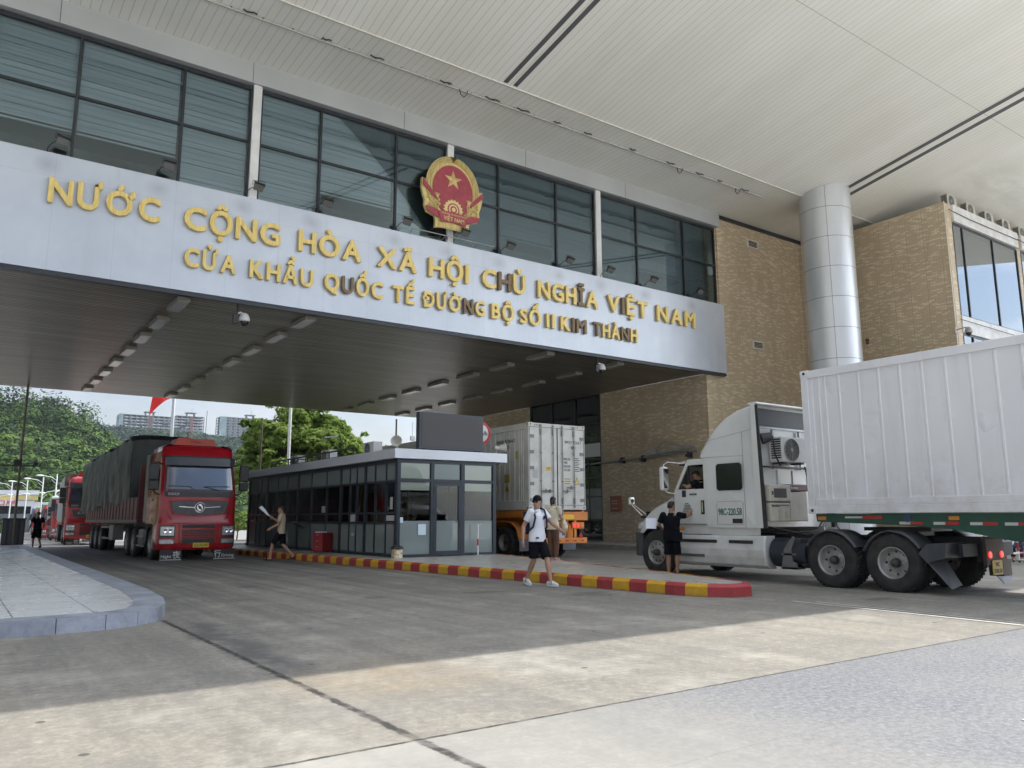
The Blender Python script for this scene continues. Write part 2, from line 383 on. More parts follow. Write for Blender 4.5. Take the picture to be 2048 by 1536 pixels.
    h = g.math('ADD', g.math('MULTIPLY', fine, 0.6), g.math('MULTIPLY', spk, 0.5)); h = g.math('SUBTRACT', h, g.math('MULTIPLY', jn, 2.0))
    g.bump(h, 0.25, 0.002); return g.m
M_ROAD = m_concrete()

def m_brick():
    g = NG('brick_tile', rough=0.55)
    u = g.math('ADD', g.x, g.y)
    bt = g.N.new('ShaderNodeTexBrick'); g.L.new(g.vec(u, g.z, 0.0), bt.inputs['Vector'])
    bt.offset = 0.5; bt.offset_frequency = 2
    for k, v in (('Scale', 1.0), ('Mortar Size', 0.006), ('Mortar Smooth', 0.3), ('Bias', 0.0), ('Brick Width', 0.26), ('Row Height', 0.062)): bt.inputs[k].default_value = v
    bt.inputs['Color1'].default_value = (0, 0, 0, 1); bt.inputs['Color2'].default_value = (1, 1, 1, 1); bt.inputs['Mortar'].default_value = (0.1, 0.1, 0.1, 1)
    f = g.mr(bt.outputs['Color'], 0.74, 0.78)
    c = g.mix(g.mr(bt.outputs['Color'], 0.0, 0.5), (0.55, 0.445, 0.30), (0.60, 0.485, 0.33))
    c = g.mix(f, c, (0.76, 0.65, 0.48))
    c = g.mix(bt.outputs['Fac'], c, (0.33, 0.265, 0.18))
    c = g.mix(g.grid(u, 0.78, 0.012), c, (0.36, 0.29, 0.20))
    st = g.noise(1.0, 5, 0.65, st=(1.4, 1.4, 0.16)); c = g.mix(g.mr(st, 0.5, 0.75, 0, 0.3), c, (0.30, 0.24, 0.17))
    c = g.mix(g.mr(g.noise(0.5, 4), 0.4, 0.65, 0, 0.25), c, (0.31, 0.25, 0.16))
    g.color(c); g.bump(g.math('SUBTRACT', 1.0, bt.outputs['Fac']), 0.5, 0.005); return g.m
M_BRICK = m_brick()

def m_fascia():
    g = NG('fascia_panel_paint', rough=0.32)
    base = g.mix(g.mr(g.noise(0.6, 5, 0.6), 0.35, 0.65), (0.50, 0.545, 0.61), (0.57, 0.615, 0.68))
    st = g.noise(1.0, 6, 0.7, st=(5.0, 5.0, 0.22)); base = g.mix(g.mr(st, 0.55, 0.8, 0, 0.35), base, (0.42, 0.43, 0.44))
    seam = g.math('ADD', g.grid(g.x, 1.55, 0.006), g.line(g.z, 10.55, 0.006))
    base = g.mix(g.math('MULTIPLY', seam, 0.4), base, (0.25, 0.27, 0.30))
    # soft ambient shadows below the floodlights, painted into the fascia colour as smudges
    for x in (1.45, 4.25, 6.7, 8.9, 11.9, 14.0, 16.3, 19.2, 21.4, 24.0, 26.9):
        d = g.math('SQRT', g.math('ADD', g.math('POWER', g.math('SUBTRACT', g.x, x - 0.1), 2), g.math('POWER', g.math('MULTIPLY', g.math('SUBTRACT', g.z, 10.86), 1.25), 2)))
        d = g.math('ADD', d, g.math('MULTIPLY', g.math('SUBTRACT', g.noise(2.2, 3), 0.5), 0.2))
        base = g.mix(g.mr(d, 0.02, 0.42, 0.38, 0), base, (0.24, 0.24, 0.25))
    g.color(base); g.b.inputs['Metallic'].default_value = 0.25
    g.bump(g.math('SUBTRACT', g.math('MULTIPLY', g.noise(0.8, 2), 0.3), g.math('MULTIPLY', seam, 0.2)), 0.3, 0.03); return g.m
M_FASCIA = m_fascia()

def m_ceiling():
    g = NG('canopy_ceiling_panel', rough=0.42)
    base = g.mix(g.mr(g.noise(0.25, 5, 0.6, st=(1.6, 0.5, 1)), 0.35, 0.65), (0.80, 0.80, 0.74), (0.87, 0.87, 0.83))
    base = g.mix(g.mr(g.noise(0.8, 5, 0.65, st=(2.2, 0.35, 1)), 0.5, 0.75, 0, 0.3), base, (0.74, 0.74, 0.62))
    # per-strip tone, each strip is a separate panel
    cell = g.math('FLOOR', g.math('DIVIDE', g.x, 0.25))
    wn = g.N.new('ShaderNodeTexWhiteNoise'); wn.noise_dimensions = '1D'; g.L.new(cell, wn.inputs['W'])
    base = g.mix(g.mr(wn.outputs[0], 0, 1, 0, 0.12), base, (0.66, 0.66, 0.61))
    grv = g.grid(g.x, 0.25, 0.012); base = g.mix(g.math('MULTIPLY', grv, 0.42), base, (0.22, 0.215, 0.19))
    sm = g.math('ADD', g.line(g.y, 12.92, 0.014), g.line(g.y, 8.6, 0.014)); base = g.mix(g.math('MULTIPLY', sm, 0.6), base, (0.2, 0.2, 0.17))
    # soot from the air conditioners
    so = g.math('MULTIPLY', g.mr(g.math('ABSOLUTE', g.math('SUBTRACT', g.y, 15.4)), 0.2, 1.6, 0.22, 0), g.mr(g.x, 35, 38))
    base = g.mix(g.math('MULTIPLY', so, g.mr(g.noise(0.9, 4, .6, st=(.5, 1.5, 1)), 0.35, 0.6)), base, (0.16, 0.15, 0.12))
    g.color(base); g.bump(g.math('SUBTRACT', g.math('MULTIPLY', g.noise(1.2, 2), 0.05), grv), 0.5, 0.012); return g.m
M_CEIL = m_ceiling()

def m_soffit():
    g = NG('soffit_strip', rough=0.33, spec=0.35)
    base = g.mix(g.mr(g.noise(1.0, 6, 0.7, st=(0.18, 2.4, 1)), 0.38, 0.64), (0.12, 0.112, 0.084), (0.29, 0.268, 0.205))
    base = g.mix(g.mr(g.noise(1.0, 5, 0.7, st=(0.5, 9.0, 1)), 0.45, 0.65, 0, 0.8), base, (0.085, 0.078, 0.058))
    rib = g.grid(g.y, 0.20, 0.045); base = g.mix(g.math('MULTIPLY', rib, 0.9), base, (0.012, 0.011, 0.009))
    sm = g.grid(g.math('ADD', g.x, 0.9), 3.9, 0.02); base = g.mix(g.math('MULTIPLY', sm, 0.5), base, (0.07, 0.065, 0.055))
    g.color(base); g.bump(g.math('SUBTRACT', g.math('MULTIPLY', g.noise(3, 2, st=(1, 4, 1)), 0.15), rib), 0.5, 0.012); return g.m
M_SOFFIT = m_soffit()

def m_tile():
    g = NG('polished_tile', rough=0.25, spec=0.55)
    c = g.mix(g.mr(g.noise(0.8, 3, 0.5), 0.35, 0.65), (0.55, 0.565, 0.57), (0.63, 0.645, 0.65))
    c = g.mix(g.mr(g.noise(1.0, 4, 0.6, st=(0.4, 3.0, 1)), 0.5, 0.8, 0, 0.3), c, (0.42, 0.425, 0.42))
    gr = g.math('ADD', g.grid(g.math('ADD', g.x, 0.12), 0.9, 0.014), g.grid(g.y, 0.9, 0.014), True)
    c = g.mix(g.math('MULTIPLY', gr, 0.85), c, (0.12, 0.115, 0.11)); g.color(c)
    g.set(g.b.inputs['Roughness'], g.mr(g.noise(1.2, 3, 0.6), 0.3, 0.7, 0.20, 0.34)); return g.m
M_TILE = m_tile()

def m_terrazzo():
    g = NG('terrazzo_island', rough=0.35)
    c = g.mix(g.mr(g.noise(0.7, 5, 0.6), 0.35, 0.65), (0.36, 0.345, 0.31), (0.44, 0.425, 0.39))
    c = g.mix(g.mr(g.noise(50, 2, 0.6), 0.5, 0.7, 0, 0.4), c, (0.52, 0.51, 0.47))
    c = g.mix(g.mr(g.noise(1.0, 5, 0.7, st=(3, .6, 1)), 0.55, 0.8, 0, 0.4), c, (0.22, 0.21, 0.19)); g.color(c)
    g.set(g.b.inputs['Roughness'], g.mr(g.noise(1.8, 5, 0.7), 0.3, 0.7, 0.22, 0.5)); return g.m
M_TERR = m_terrazzo()

def m_kerbstone():
    g = NG('granite_kerb', rough=0.5)
    c = g.mix(g.mr(g.noise(2.2, 7, 0.7), 0.35, 0.65), (0.20, 0.22, 0.26), (0.36, 0.39, 0.45))
    c = g.mix(g.mr(g.noise(5, 5, 0.7), 0.6, 0.75, 0, 0.5), c, (0.50, 0.53, 0.57))
    g.color(c); g.bump(g.noise(14, 4), 0.3, 0.01); return g.m
M_KERB = m_kerbstone()

def kerb_paint(name, c1, c2):
    g = NG(name, rough=0.55)
    c = g.mix(g.mr(g.noise(6, 5, 0.7), 0.35, 0.7), c1, c2)
    c = g.mix(g.mr(g.noise(14, 6, 0.75), 0.60, 0.70, 0, 0.8), c, (0.20, 0.17, 0.13))
    c = g.mix(g.mr(g.math('ADD', g.z, g.math('MULTIPLY', g.noise(7, 3), 0.05)), 0.02, 0.07, 0.65, 0), c, (0.12, 0.10, 0.08))
    g.color(c); g.bump(g.noise(22, 4), 0.4, 0.01); return g.m
M_KR = kerb_paint('kerb_red', (0.38, 0.04, 0.045), (0.30, 0.03, 0.035)); M_KY = kerb_paint('kerb_yellow', (0.66, 0.38, 0.02), (0.52, 0.29, 0.02))

def m_steel():
    g = NG('column_steel', rough=0.38, metal=0.6)
    c = g.mix(g.mr(g.noise(0.8, 4, 0.6, st=(1, 1, .4)), 0.3, 0.7), (0.60, 0.62, 0.64), (0.70, 0.72, 0.74))
    g.color(c); g.bump(g.noise(0.9, 2), 0.12, 0.05); return g.m
M_STEEL = m_steel()
M_WHITEP = mat('white_paint', (0.72, 0.73, 0.72), 0.4, var=0.06, dirt=0.15)
M_HEADER = mat('header_aluminium', (0.50, 0.52, 0.53), 0.38, 0.3, var=0.08, vscale=0.5)
M_FRAME = mat('window_frame_grey', (0.035, 0.040, 0.046), 0.4, 0.3, var=0.1)
M_DARK = mat('dark_interior', (0.05, 0.05, 0.05), 0.8)
M_BLACK = mat('black_plastic', (0.018, 0.018, 0.02), 0.45, var=0.2)
M_GREYST = mat('grey_stripe', (0.10, 0.105, 0.11), 0.6)
M_GALV = mat('galvanised_steel', (0.38, 0.39, 0.40), 0.4, 0.7, var=0.15)
M_CONCR = mat('plain_concrete', (0.34, 0.33, 0.30), 0.8, var=0.12, dirt=0.3)
M_GLASS = glass('curtain_glass', (0.80, 0.86, 0.88), 1.75, refl=0.9, gcol=(0.78, 0.88, 0.93))
M_GLASSR = glass('wing_glass', (0.30, 0.36, 0.34), 2.6, refl=1.0, base=((0.06, 0.08, 0.08), 0.4))

# ---------------------------------------------------------------- ground
def zg(y): return 0.0 if y < 46 else -0.016 * (min(y, 110) - 46)
def structure(o): o['kind'] = 'structure'; return o
b = MB()
ys = [-150, -30, 0, 10, 20, 30, 46, 56, 66, 80, 95, 110, 200, 600, 1080]; xs = [-1080, -200, -30, 0, 20, 60, 300, 1080]
for j in range(len(ys) - 1):
    for i in range(len(xs) - 1):
        b.quad((xs[i], ys[j], zg(ys[j])), (xs[i + 1], ys[j], zg(ys[j])), (xs[i + 1], ys[j + 1], zg(ys[j + 1])), (xs[i], ys[j + 1], zg(ys[j + 1])))
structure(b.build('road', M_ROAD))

def smooth_poly(pts, it=2):
    for _ in range(it):
        q = []
        for i in range(len(pts)):
            a = Vector(pts[i]); c = Vector(pts[(i + 1) % len(pts)])
            q += [a * 0.75 + c * 0.25, a * 0.25 + c * 0.75]
        pts = [tuple(v) for v in q]
    return pts
# left pavement: polished tiles ringed by a granite kerb
edge = [(1.2, 11.18), (1.75, 11.24), (2.15, 11.42), (2.45, 11.75), (2.66, 12.3), (2.82, 13.2), (2.93, 15), (2.98, 20), (3.02, 28), (3.1, 36), (3.2, 45.9)]
outer = [(-30, 11.18)] + edge
def inset(pts, d):
    r = []
    for i, p in enumerate(pts):
        a = Vector(pts[max(i - 1, 0)]); c = Vector(pts[min(i + 1, len(pts) - 1)]); t = (c - a).normalized(); r.append((p[0] - t.y * d, p[1] + t.x * d))
    return r
inner = inset(outer, 0.42); inner[0] = (-30, 11.6)
b = MB(); b.prism(inner + [(-30, 45.9)], (0, 0, 0), (1, 0, 0), (0, 1, 0), (0, 0, 0.172)); structure(b.build('left_pavement', M_TILE))
b = MB()
for i in range(len(outer) - 1):
    a, c, d, e = outer[i], outer[i + 1], inner[i + 1], inner[i]
    t = Vector((c[0] - a[0], c[1] - a[1])).normalized(); L = (Vector(c) - Vector(a)).length
    n = max(1, round(L / 1.15))
    for k in range(n):
        f0, f1 = k / n, (k + 1) / n - 0.006 / L
        P = [tuple(Vector(a).lerp(Vector(c), f0)), tuple(Vector(a).lerp(Vector(c), f1)), tuple(Vector(e).lerp(Vector(d), f1)), tuple(Vector(e).lerp(Vector(d), f0))]
        b.prism(P, (0, 0, -0.02), (1, 0, 0), (0, 1, 0), (0, 0, 0.20))
structure(b.build('left_kerb', M_KERB, bevel=0.008))

# booth island
isl = [(9.05, 36), (9.3, 30), (9.72, 22), (10.04, 17.4), (10.38, 12.9), (10.52, 11), (10.62, 10.0), (10.78, 9.45), (11.15, 9.12), (11.55, 9.12), (11.85, 9.4), (12.0, 9.9),
       (12.3, 10.9), (12.75, 12.6), (13.35, 15.4), (13.95, 18), (14.5, 20.6), (14.75, 24), (14.8, 36)]
H_I = 0.22
ins = inset(isl, 0.16)
b = MB(); b.prism(inset(isl, 0.16), (0, 0, 0), (1, 0, 0), (0, 1, 0), (0, 0, H_I - 0.004)); structure(b.build('booth_island', M_TERR))
# painted kerb round the nose: alternating bands walked along the edge
P = [Vector(p) for p in isl]; cum = [0]
for i in range(len(P) - 1): cum.append(cum[-1] + (P[i + 1] - P[i]).length)
def along(path, s):
    for i in range(len(path) - 1):
        if s <= cum[i + 1] or i == len(path) - 2:
            return path[i].lerp(path[i + 1], max(0, min(1, (s - cum[i]) / (cum[i + 1] - cum[i]))))
PI_ = [Vector(p) for p in ins]; PM = [Vector(p) for p in inset(isl, 0.05)]
b = MB(); s0 = cum[3] - 20; seg = 0.42; s_nose = cum[7]
bounds = []; s = s_nose
while s > 0.2: bounds.append((max(0, s - seg), s)); s -= seg
bounds.reverse(); nb = len(bounds)
cols = [(nb - 1 - i) % 2 for i in range(nb)]   # last before the nose is yellow(0 -> see below)
bounds += [(s_nose, s_nose + 2.2)]; cols.append(1)
s = s_nose + 2.2; k = 0
while s < cum[-1] - 0.5: bounds.append((s, s + seg)); cols.append(k % 2); s += seg; k += 1
for (a, c), cc in zip(bounds, cols):
    n = max(1, int((c - a) / 0.2)); 
    for q in range(n):
        t0 = a + (c - a) * q / n; t1 = a + (c - a) * (q + 1) / n
        prof = [(along(P, t0), along(P, t1), 0.0), (along(P, t0), along(P, t1), 0.17), (along(PM, t0), along(PM, t1), H_I), (along(PI_, t0), along(PI_, t1), H_I)]
        for (u0, u1, z0), (v0, v1, z1) in zip(prof[:-1], prof[1:]):
            b._add([(u0.x, u0.y, z0), (u1.x, u1.y, z0), (v1.x, v1.y, z1), (v0.x, v0.y, z1)], [(0, 1, 2, 3)], 0 if cc else 1)
structure(b.build('painted_kerb', [M_KR, M_KY]))
# pavement along the brick wall
b = MB(); b.prism([(24.4, 23.4), (50, 23.4), (50, 46), (24.4, 46)], (0, 0, 0), (1, 0, 0), (0, 1, 0), (0, 0, 0.15)); structure(b.build('right_pavement', M_CONCR, bevel=0.02))

# lane markings
M_MARK = mat('road_marking', (0.62, 0.61, 0.56), 0.6, col2=(0.40, 0.39, 0.36), vscale=9)
b = MB()
b.prism([(11.35, 8.2), (11.41, 8.2), (11.13, 3.6), (11.05, 3.6)], (0, 0, 0.004), (1, 0, 0), (0, 1, 0), (0, 0, 0.003))
b.prism([(11.55, 7.9), (11.60, 7.9), (11.33, 3.6), (11.27, 3.6)], (0, 0, 0.004), (1, 0, 0), (0, 1, 0), (0, 0, 0.003))
b.prism([(6.05, 2.62), (6.0, 2.50), (6.5, 2.30), (7.2, 1.9), (7.25, 2.05), (6.5, 2.42)], (0, 0, 0.004), (1, 0, 0), (0, 1, 0), (0, 0, 0.003))
structure(b.build('road_markings', M_MARK))

# ---------------------------------------------------------------- gate building
gate = thing('gate_building', 'large border gate hall bridging the road with pale fascia and long glazed upper storey', 'building')
XL, XR = -22.0, 29.03
b = MB(); b.box(XL, XR, 23.7, 23.95, 7.93, 11.22); b.build('fascia_panel', M_FASCIA, gate)
b = MB(); b.box(XL, 50, 24.06, 46, 15.81, 16.2); b.build('roof_slab', M_CONCR, gate)
b = MB(); b.box(XL, XR - 0.02, 23.72, 23.9, 7.80, 7.925); b.build('fascia_trim', M_FRAME, gate)
b = MB(); b.box(XL, 27.9, 23.92, 45.6, 7.86, 8.1); b.build('soffit', M_SOFFIT, gate)
b = MB(); b.box(XL, 28.6, 45.65, 45.95, 7.9, 15.0); b.build('rear_wall', M_WHITEP, gate)
b = MB(); b.box(XL, 27.88, 23.96, 45.6, 8.12, 8.3); b.box(XL, 27.88, 31.0, 31.2, 8.3, 15.6); b.box(27.95, 28.2, 24.2, 31, 8.3, 15.6)
b.build('hall_interior', mat('hall_plaster', (0.42, 0.40, 0.36), 0.8, var=0.1), gate)
b = MB()
b.box(XL, 27.9, 24.3, 30.98, 14.6, 14.7)
b.build('hall_ceiling', mat('hall_ceiling_paint', (0.34, 0.32, 0.28), 0.8), gate)
# curtain wall
Yc = 23.98
cols_x = [6.92 - 7.2 * k for k in range(4, 0, -1)] + [6.92, 14.12, 21.4, 28.75]
for cx in cols_x[:-1]:
    b = MB(); b.box(cx - 0.13, cx + 0.13, Yc - 0.14, Yc + 0.1, 11.22, 15.12); b.build('mullion_column', M_WHITEP, gate)
for i in range(len(cols_x) - 1):
    x0, x1 = cols_x[i] + 0.13, cols_x[i + 1] - (0.13 if i < len(cols_x) - 2 else -0.12)
    W = x1 - x0; xs_ = [x0, x0 + W * 0.297, x0 + W * 0.703, x1]
    fr = MB(); t = 0.07
    fr.box(x0, x1, Yc - 0.06, Yc + 0.06, 14.95, 15.06); fr.box(x0, x1, Yc - 0.06, Yc + 0.06, 11.22, 11.3)
    for k, x in enumerate(xs_):
        a0 = x if k == 0 else x - t / 2 if k < 3 else x - t
        fr.box(a0, a0 + t, Yc - 0.055, Yc + 0.055, 11.3, 14.95)
    for k in range(3):
        l = xs_[k] + (t if k == 0 else t / 2); r = xs_[k + 1] - (t if k == 2 else t / 2)
        fr.box(l, r, Yc - 0.05, Yc + 0.05, 13.13, 13.20)
    w_ = fr.build('window', M_FRAME, gate)
    for k in range(3):
        l = xs_[k] + (t if k == 0 else t / 2); r = xs_[k + 1] - (t if k == 2 else t / 2)
        for z0, z1 in ((11.3, 13.13), (13.20, 14.95)):
            p = MB(); p.box(l, r, Yc - 0.01, Yc + 0.01, z0, z1); p.build('pane', M_GLASS, w_)
low_ = {(4, 0), (4, 2), (5, 0), (5, 2), (6, 0), (3, 2), (6, 2)}
M_SLAT = mat('blind_slat', (0.50, 0.56, 0.58), 0.6, col2=(0.80, 0.84, 0.85), vscale=1.5, stretch=(0.15, 1, 9))
for i in range(len(cols_x) - 1):
    x0, x1 = cols_x[i] + 0.2, cols_x[i + 1] - 0.2; W = x1 - x0
    for k, (u0, u1) in enumerate(((0, 0.29), (0.305, 0.695), (0.71, 1.0))):
        zb_ = 11.3 if (i, k) in low_ else 12.22; bl = MB(); z = 14.95; q_ = 0
        while z > zb_: bl.bar((x0 + W * u0, 24.20 + 0.02 * math.sin(q_ * 1.9), z), (x0 + W * u1, 24.20 + 0.02 * math.sin(q_ * 1.9 + 0.8), z), 0.05 + 0.03 * math.sin(q_ * 0.9 + i), 0.16); z -= 0.175; q_ += 1
        bl.box(x0 + W * u0, x0 + W * u1, 24.15, 24.20, zb_ - 0.10, zb_ - 0.05, 1); bl.build('blind', [M_SLAT, M_WHITEP], gate)
b = MB(); b.box(XL, 29.05, 23.74, 24.0, 15.10, 15.80); b.build('window_header', M_HEADER, gate)
b = MB()
for x in (-9.5, -4.1, 1.3, 6.7, 12.1, 17.5, 22.9): b.box(x, x + 0.015, 23.735, 23.739, 15.1, 15.8)
b.build('header_joint', M_FRAME, gate)
# side wall of the passage
for a_, c_ in ((24.06, 31.3), (37.6, 45.9)):
    b = MB(); b.box(27.91, 28.3, a_, c_, 0.15, 7.86); b.build('passage_wall', M_BRICK, gate)
b = MB(); b.box(30.5, 30.7, 31.0, 38, 0.15, 8.2); b.box(28.02, 30.5, 31.2, 31.4, 0.15, 8); b.box(28.3, 30.5, 37.4, 37.6, 0.15, 8); b.box(28.02, 30.7, 31, 38, 7.87, 8.2); b.build('side_room', M_DARK, gate)
b = MB(); b.box(28.3, 36.0, 24.05, 24.3, 0.15, 15.80); b.box(27.91, 28.3, 23.97, 24.05, 0.15, 7.84); b.box(29.07, 36.0, 23.97, 24.05, 7.84, 15.79); b.box(28.3, 36.0, 23.97, 24.05, 0.15, 7.84)
b.build('front_brick_wall', M_BRICK, gate)
b = MB(); b.box(29.03, 36, 23.9, 23.965, 15.62, 15.8); b.build('wall_coping', M_FRAME, gate)
fr = MB()
for y in (31.3, 33.4, 35.5, 37.5): fr.box(27.93, 28.05, y, y + 0.1, 0.15, 7.86)
for z in (0.15, 2.4, 3.4, 6.3): fr.box(27.935, 28.04, 31.3, 37.6, z, z + 0.08)
sw = fr.build('side_glazing', M_FRAME, gate)
b = MB(); b.box(28.0, 28.02, 31.4, 37.5, 0.2, 4.5); b.box(28.0, 28.02, 31.4, 37.5, 5.3, 7.8); b.build('pane', glass('side_glass', (0.18, 0.2, 0.22), 1.5, base=((0.03, 0.035, 0.04), 0.6)), sw)
b = MB(); b.box(27.95, 28.1, 31.3, 37.6, 4.55, 5.27); b.build('spandrel', M_HEADER, gate)
for zc in (14.83, 9.65):
    vn = MB(); vn.box(31.35, 32.15, 23.90, 23.965, zc - 0.2, zc - 0.15); vn.box(31.35, 32.15, 23.90, 23.965, zc + 0.15, zc + 0.2)
    vn.box(31.35, 31.4, 23.90, 23.965, zc - 0.15, zc + 0.15); vn.box(32.1, 32.15, 23.90, 23.965, zc - 0.15, zc + 0.15)
    for k in range(4): vn.bar((31.4, 23.93, zc - 0.11 + k * 0.075), (32.1, 23.93, zc - 0.11 + k * 0.075), 0.05, 0.012, 1)
    vn.build('vent', [M_WHITEP, M_FRAME], gate)

# canopy
can = thing('canopy_roof', 'huge cream panelled canopy sloping up from the gate hall over the forecourt', 'canopy')
TS = math.tan(R(10.1)); Y0c, Y1c = 20.2, 6.2; Zc = lambda y: 15.80 + (Y0c - y) * TS
b = MB(); b.box(-45, 54, Y0c, 24.05, 15.80, 16.6); b.build('flat_ceiling', M_CEIL, can)
b = MB()
b.prism([(Y0c, Zc(Y0c) + 0.004), (Y1c, Zc(Y1c)), (Y1c, Zc(Y1c) + 0.7), (Y0c, 16.7)], (-45, 0, 0), (0, 1, 0), (0, 0, 1), (99, 0, 0)); b.build('sloped_ceiling', M_CEIL, can)
b = MB(); b.bar((-45, Y0c + 0.03, 15.785), (54, Y0c + 0.03, 15.785), 0.07, 0.03); b.build('ridge_trim', mat('trim_cream', (0.68, 0.67, 0.60), 0.4), can)
for x0 in (13.93, 14.33, 31.85, 32.5):
    wd = 0.17 if x0 < 20 else 0.25
    b = MB(); y0, y1 = 20.12, Y1c + 0.1
    b.prism([(y0, Zc(y0) - 0.004), (y1, Zc(y1) - 0.004), (y1, Zc(y1) - 0.010), (y0, Zc(y0) - 0.010)], (x0, 0, 0), (0, 1, 0), (0, 0, 1), (wd, 0, 0)); b.build('grey_stripe', M_GREYST, can)
b = MB(); b.bar((-6, 21.35, 15.74), (29.1, 21.25, 15.74), 0.05, 0.05)
x = -5.5
while x < 28.8: b.bar((x, 21.3, 15.80), (x, 21.3, 15.76), 0.03, 0.04, 1); x += 0.9
b.build('cable_rail', [mat('rail_grey', (0.46, 0.46, 0.43), 0.5), M_FRAME], can)
b = MB(); x = -4.3
while x < 28.5:
    L_ = rnd.uniform(0.25, 0.6); y = 21.2
    b.tube([(x, y, 15.78), (x + L_ * 0.3, y - 0.03, 15.72), (x + L_ * 0.7, y - 0.06, 15.75), (x + L_, y, 15.77)], 0.022, 6); x += rnd.uniform(1.3, 2.6)
for x in (12.9, 23.5, 27.2): b.tube([(x, 21.25, 15.74), (x + 0.08, 21.3, 15.60), (x + 0.2, 21.3, 15.52), (x + 0.28, 21.25, 15.62), (x + 0.3, 21.2, 15.75)], 0.018, 6)
b.build('loose_cable', M_BLACK, can)
# column
CX, CY, CR = 31.62, 19.78, 1.12
cl = thing('steel_column', 'fat round column clad in brushed steel panels under the canopy', 'column', (CX, CY, 0))
b = MB(); b.cyl((0, 0, 0), (0, 0, 15.55), CR - 0.02, n=48, caps=False); b.build('column_core', M_BLACK, cl)
zs = [0.0] + [15.0 - 1.38 * k for k in range(10, -1, -1)] + [16.2]
b = MB()
for k in range(len(zs) - 1):
    z0, z1 = zs[k] + 0.008, zs[k + 1] - 0.008
    if z1 - z0 < 0.05: continue
    for q in range(5):
        a0 = 2 * math.pi * q / 5 + 3.75 + 0.006; a1 = 2 * math.pi * (q + 1) / 5 + 3.75 - 0.006
        ring = []
        for j in range(13):
            a = a0 + (a1 - a0) * j / 12; ring.append((math.cos(a) * CR, math.sin(a) * CR))
        b._add([(x, y, z0) for x, y in ring] + [(x, y, z1) for x, y in ring], [(j, j + 1, 14 + j, 13 + j) for j in range(12)], 0, True)
b.build('cladding', M_STEEL, cl)

# office wing on the right
WX, WY = 35.6, 16.4
wing = thing('office_wing', 'brick block right of the steel column, air conditioners along its roof', 'building')
b = MB(); b.box(WX, WX + 0.3, WY, 24.0, 0.0, 15.42)
b.box(WX + 0.3, WX + 0.62, WY, WY + 0.3, 0.0, 15.42); b.box(42.75, 43.15, WY, WY + 0.3, 0.0, 15.42); b.box(49.3, 49.8, WY, WY + 0.3, 0, 15.42)
b.build('brick_wall', M_BRICK, wing)
b = MB(); b.box(WX - 0.01, WX + 0.05, WY - 0.03, WY - 0.003, 0, 15.45); b.box(WX + 0.13, WX + 0.17, WY - 0.03, WY - 0.003, 0, 15.3); b.build('corner_pipe', mat('cream_pipe', (0.62, 0.55, 0.44), 0.5), wing)
for x0, x1 in ((WX + 0.62, 42.75), (43.15, 49.3)):
    for q_ in ((WY - 0.12, WY + 0.3, 14.62, 15.40), (WY - 0.05, WY + 0.3, 9.42, 10.2), (WY, WY + 0.3, 4.4, 5.2)):
      b = MB(); b.box(x0, x1, *q_)
      b.build('concrete_band', mat('pale_band', (0.66, 0.66, 0.65), 0.5, var=0.1, dirt=0.3), wing)
    b = MB(); b.tube([(x0 - 0.5, WY - 0.15, 15.05), (x0 + 1.5, WY - 0.16, 14.98), (x1, WY - 0.15, 15.02)], 0.018, 6); b.tube([(x0 - 0.4, WY - 0.15, 9.95), (x1, WY - 0.13, 9.9)], 0.015, 6)
    b.build('wall_cable', M_BLACK, wing)
    for z0, z1 in ((10.2, 14.62), (5.2, 9.42), (0.3, 4.4)):
        W = x1 - x0; fr = MB(); t = 0.07
        xx = [x0, x0 + W * 0.135, x0 + W * 0.60, x1 - 0.0]
        xx = [x0, x0 + 0.95, x0 + 3.9, x1]
        fr.box(x0, x1, WY + 0.0, WY + 0.1, z0, z0 + 0.06); fr.box(x0, x1, WY + 0.0, WY + 0.1, z1 - 0.1, z1)
        for k, x in enumerate(xx):
            a0 = x if k == 0 else x - t if k == 3 else x - t / 2; fr.box(a0, a0 + t, WY - 0.02, WY + 0.09, z0 + 0.06, z1 - 0.1)
        wv = fr.build('window', M_FRAME, wing)
        for k in range(3):
            p = MB(); p.box(xx[k] + t, xx[k + 1] - t, WY + 0.03, WY + 0.05, z0 + 0.06, z1 - 0.1); p.build('pane', M_GLASSR, wv)
b = MB(); b.box(WX + 0.3, 49.8, WY + 3.5, WY + 3.7, 0, 15.3); b.box(WX + 0.3, 49.8, WY + 0.3, WY + 3.5, 9.6, 9.9); b.box(WX + 0.02, 49.78, WY + 0.02, 24, 15.3, 15.41); b.build('office_interior', mat('office_plaster', (0.40, 0.40, 0.37), 0.8), wing)
b = MB(); b.box(WX + 0.75, WX + 5.6, WY + 0.2, WY + 0.22, 13.9, 14.5); b.build('roller_blind', mat('blind_cream', (0.70, 0.72, 0.66), 0.8), wing)

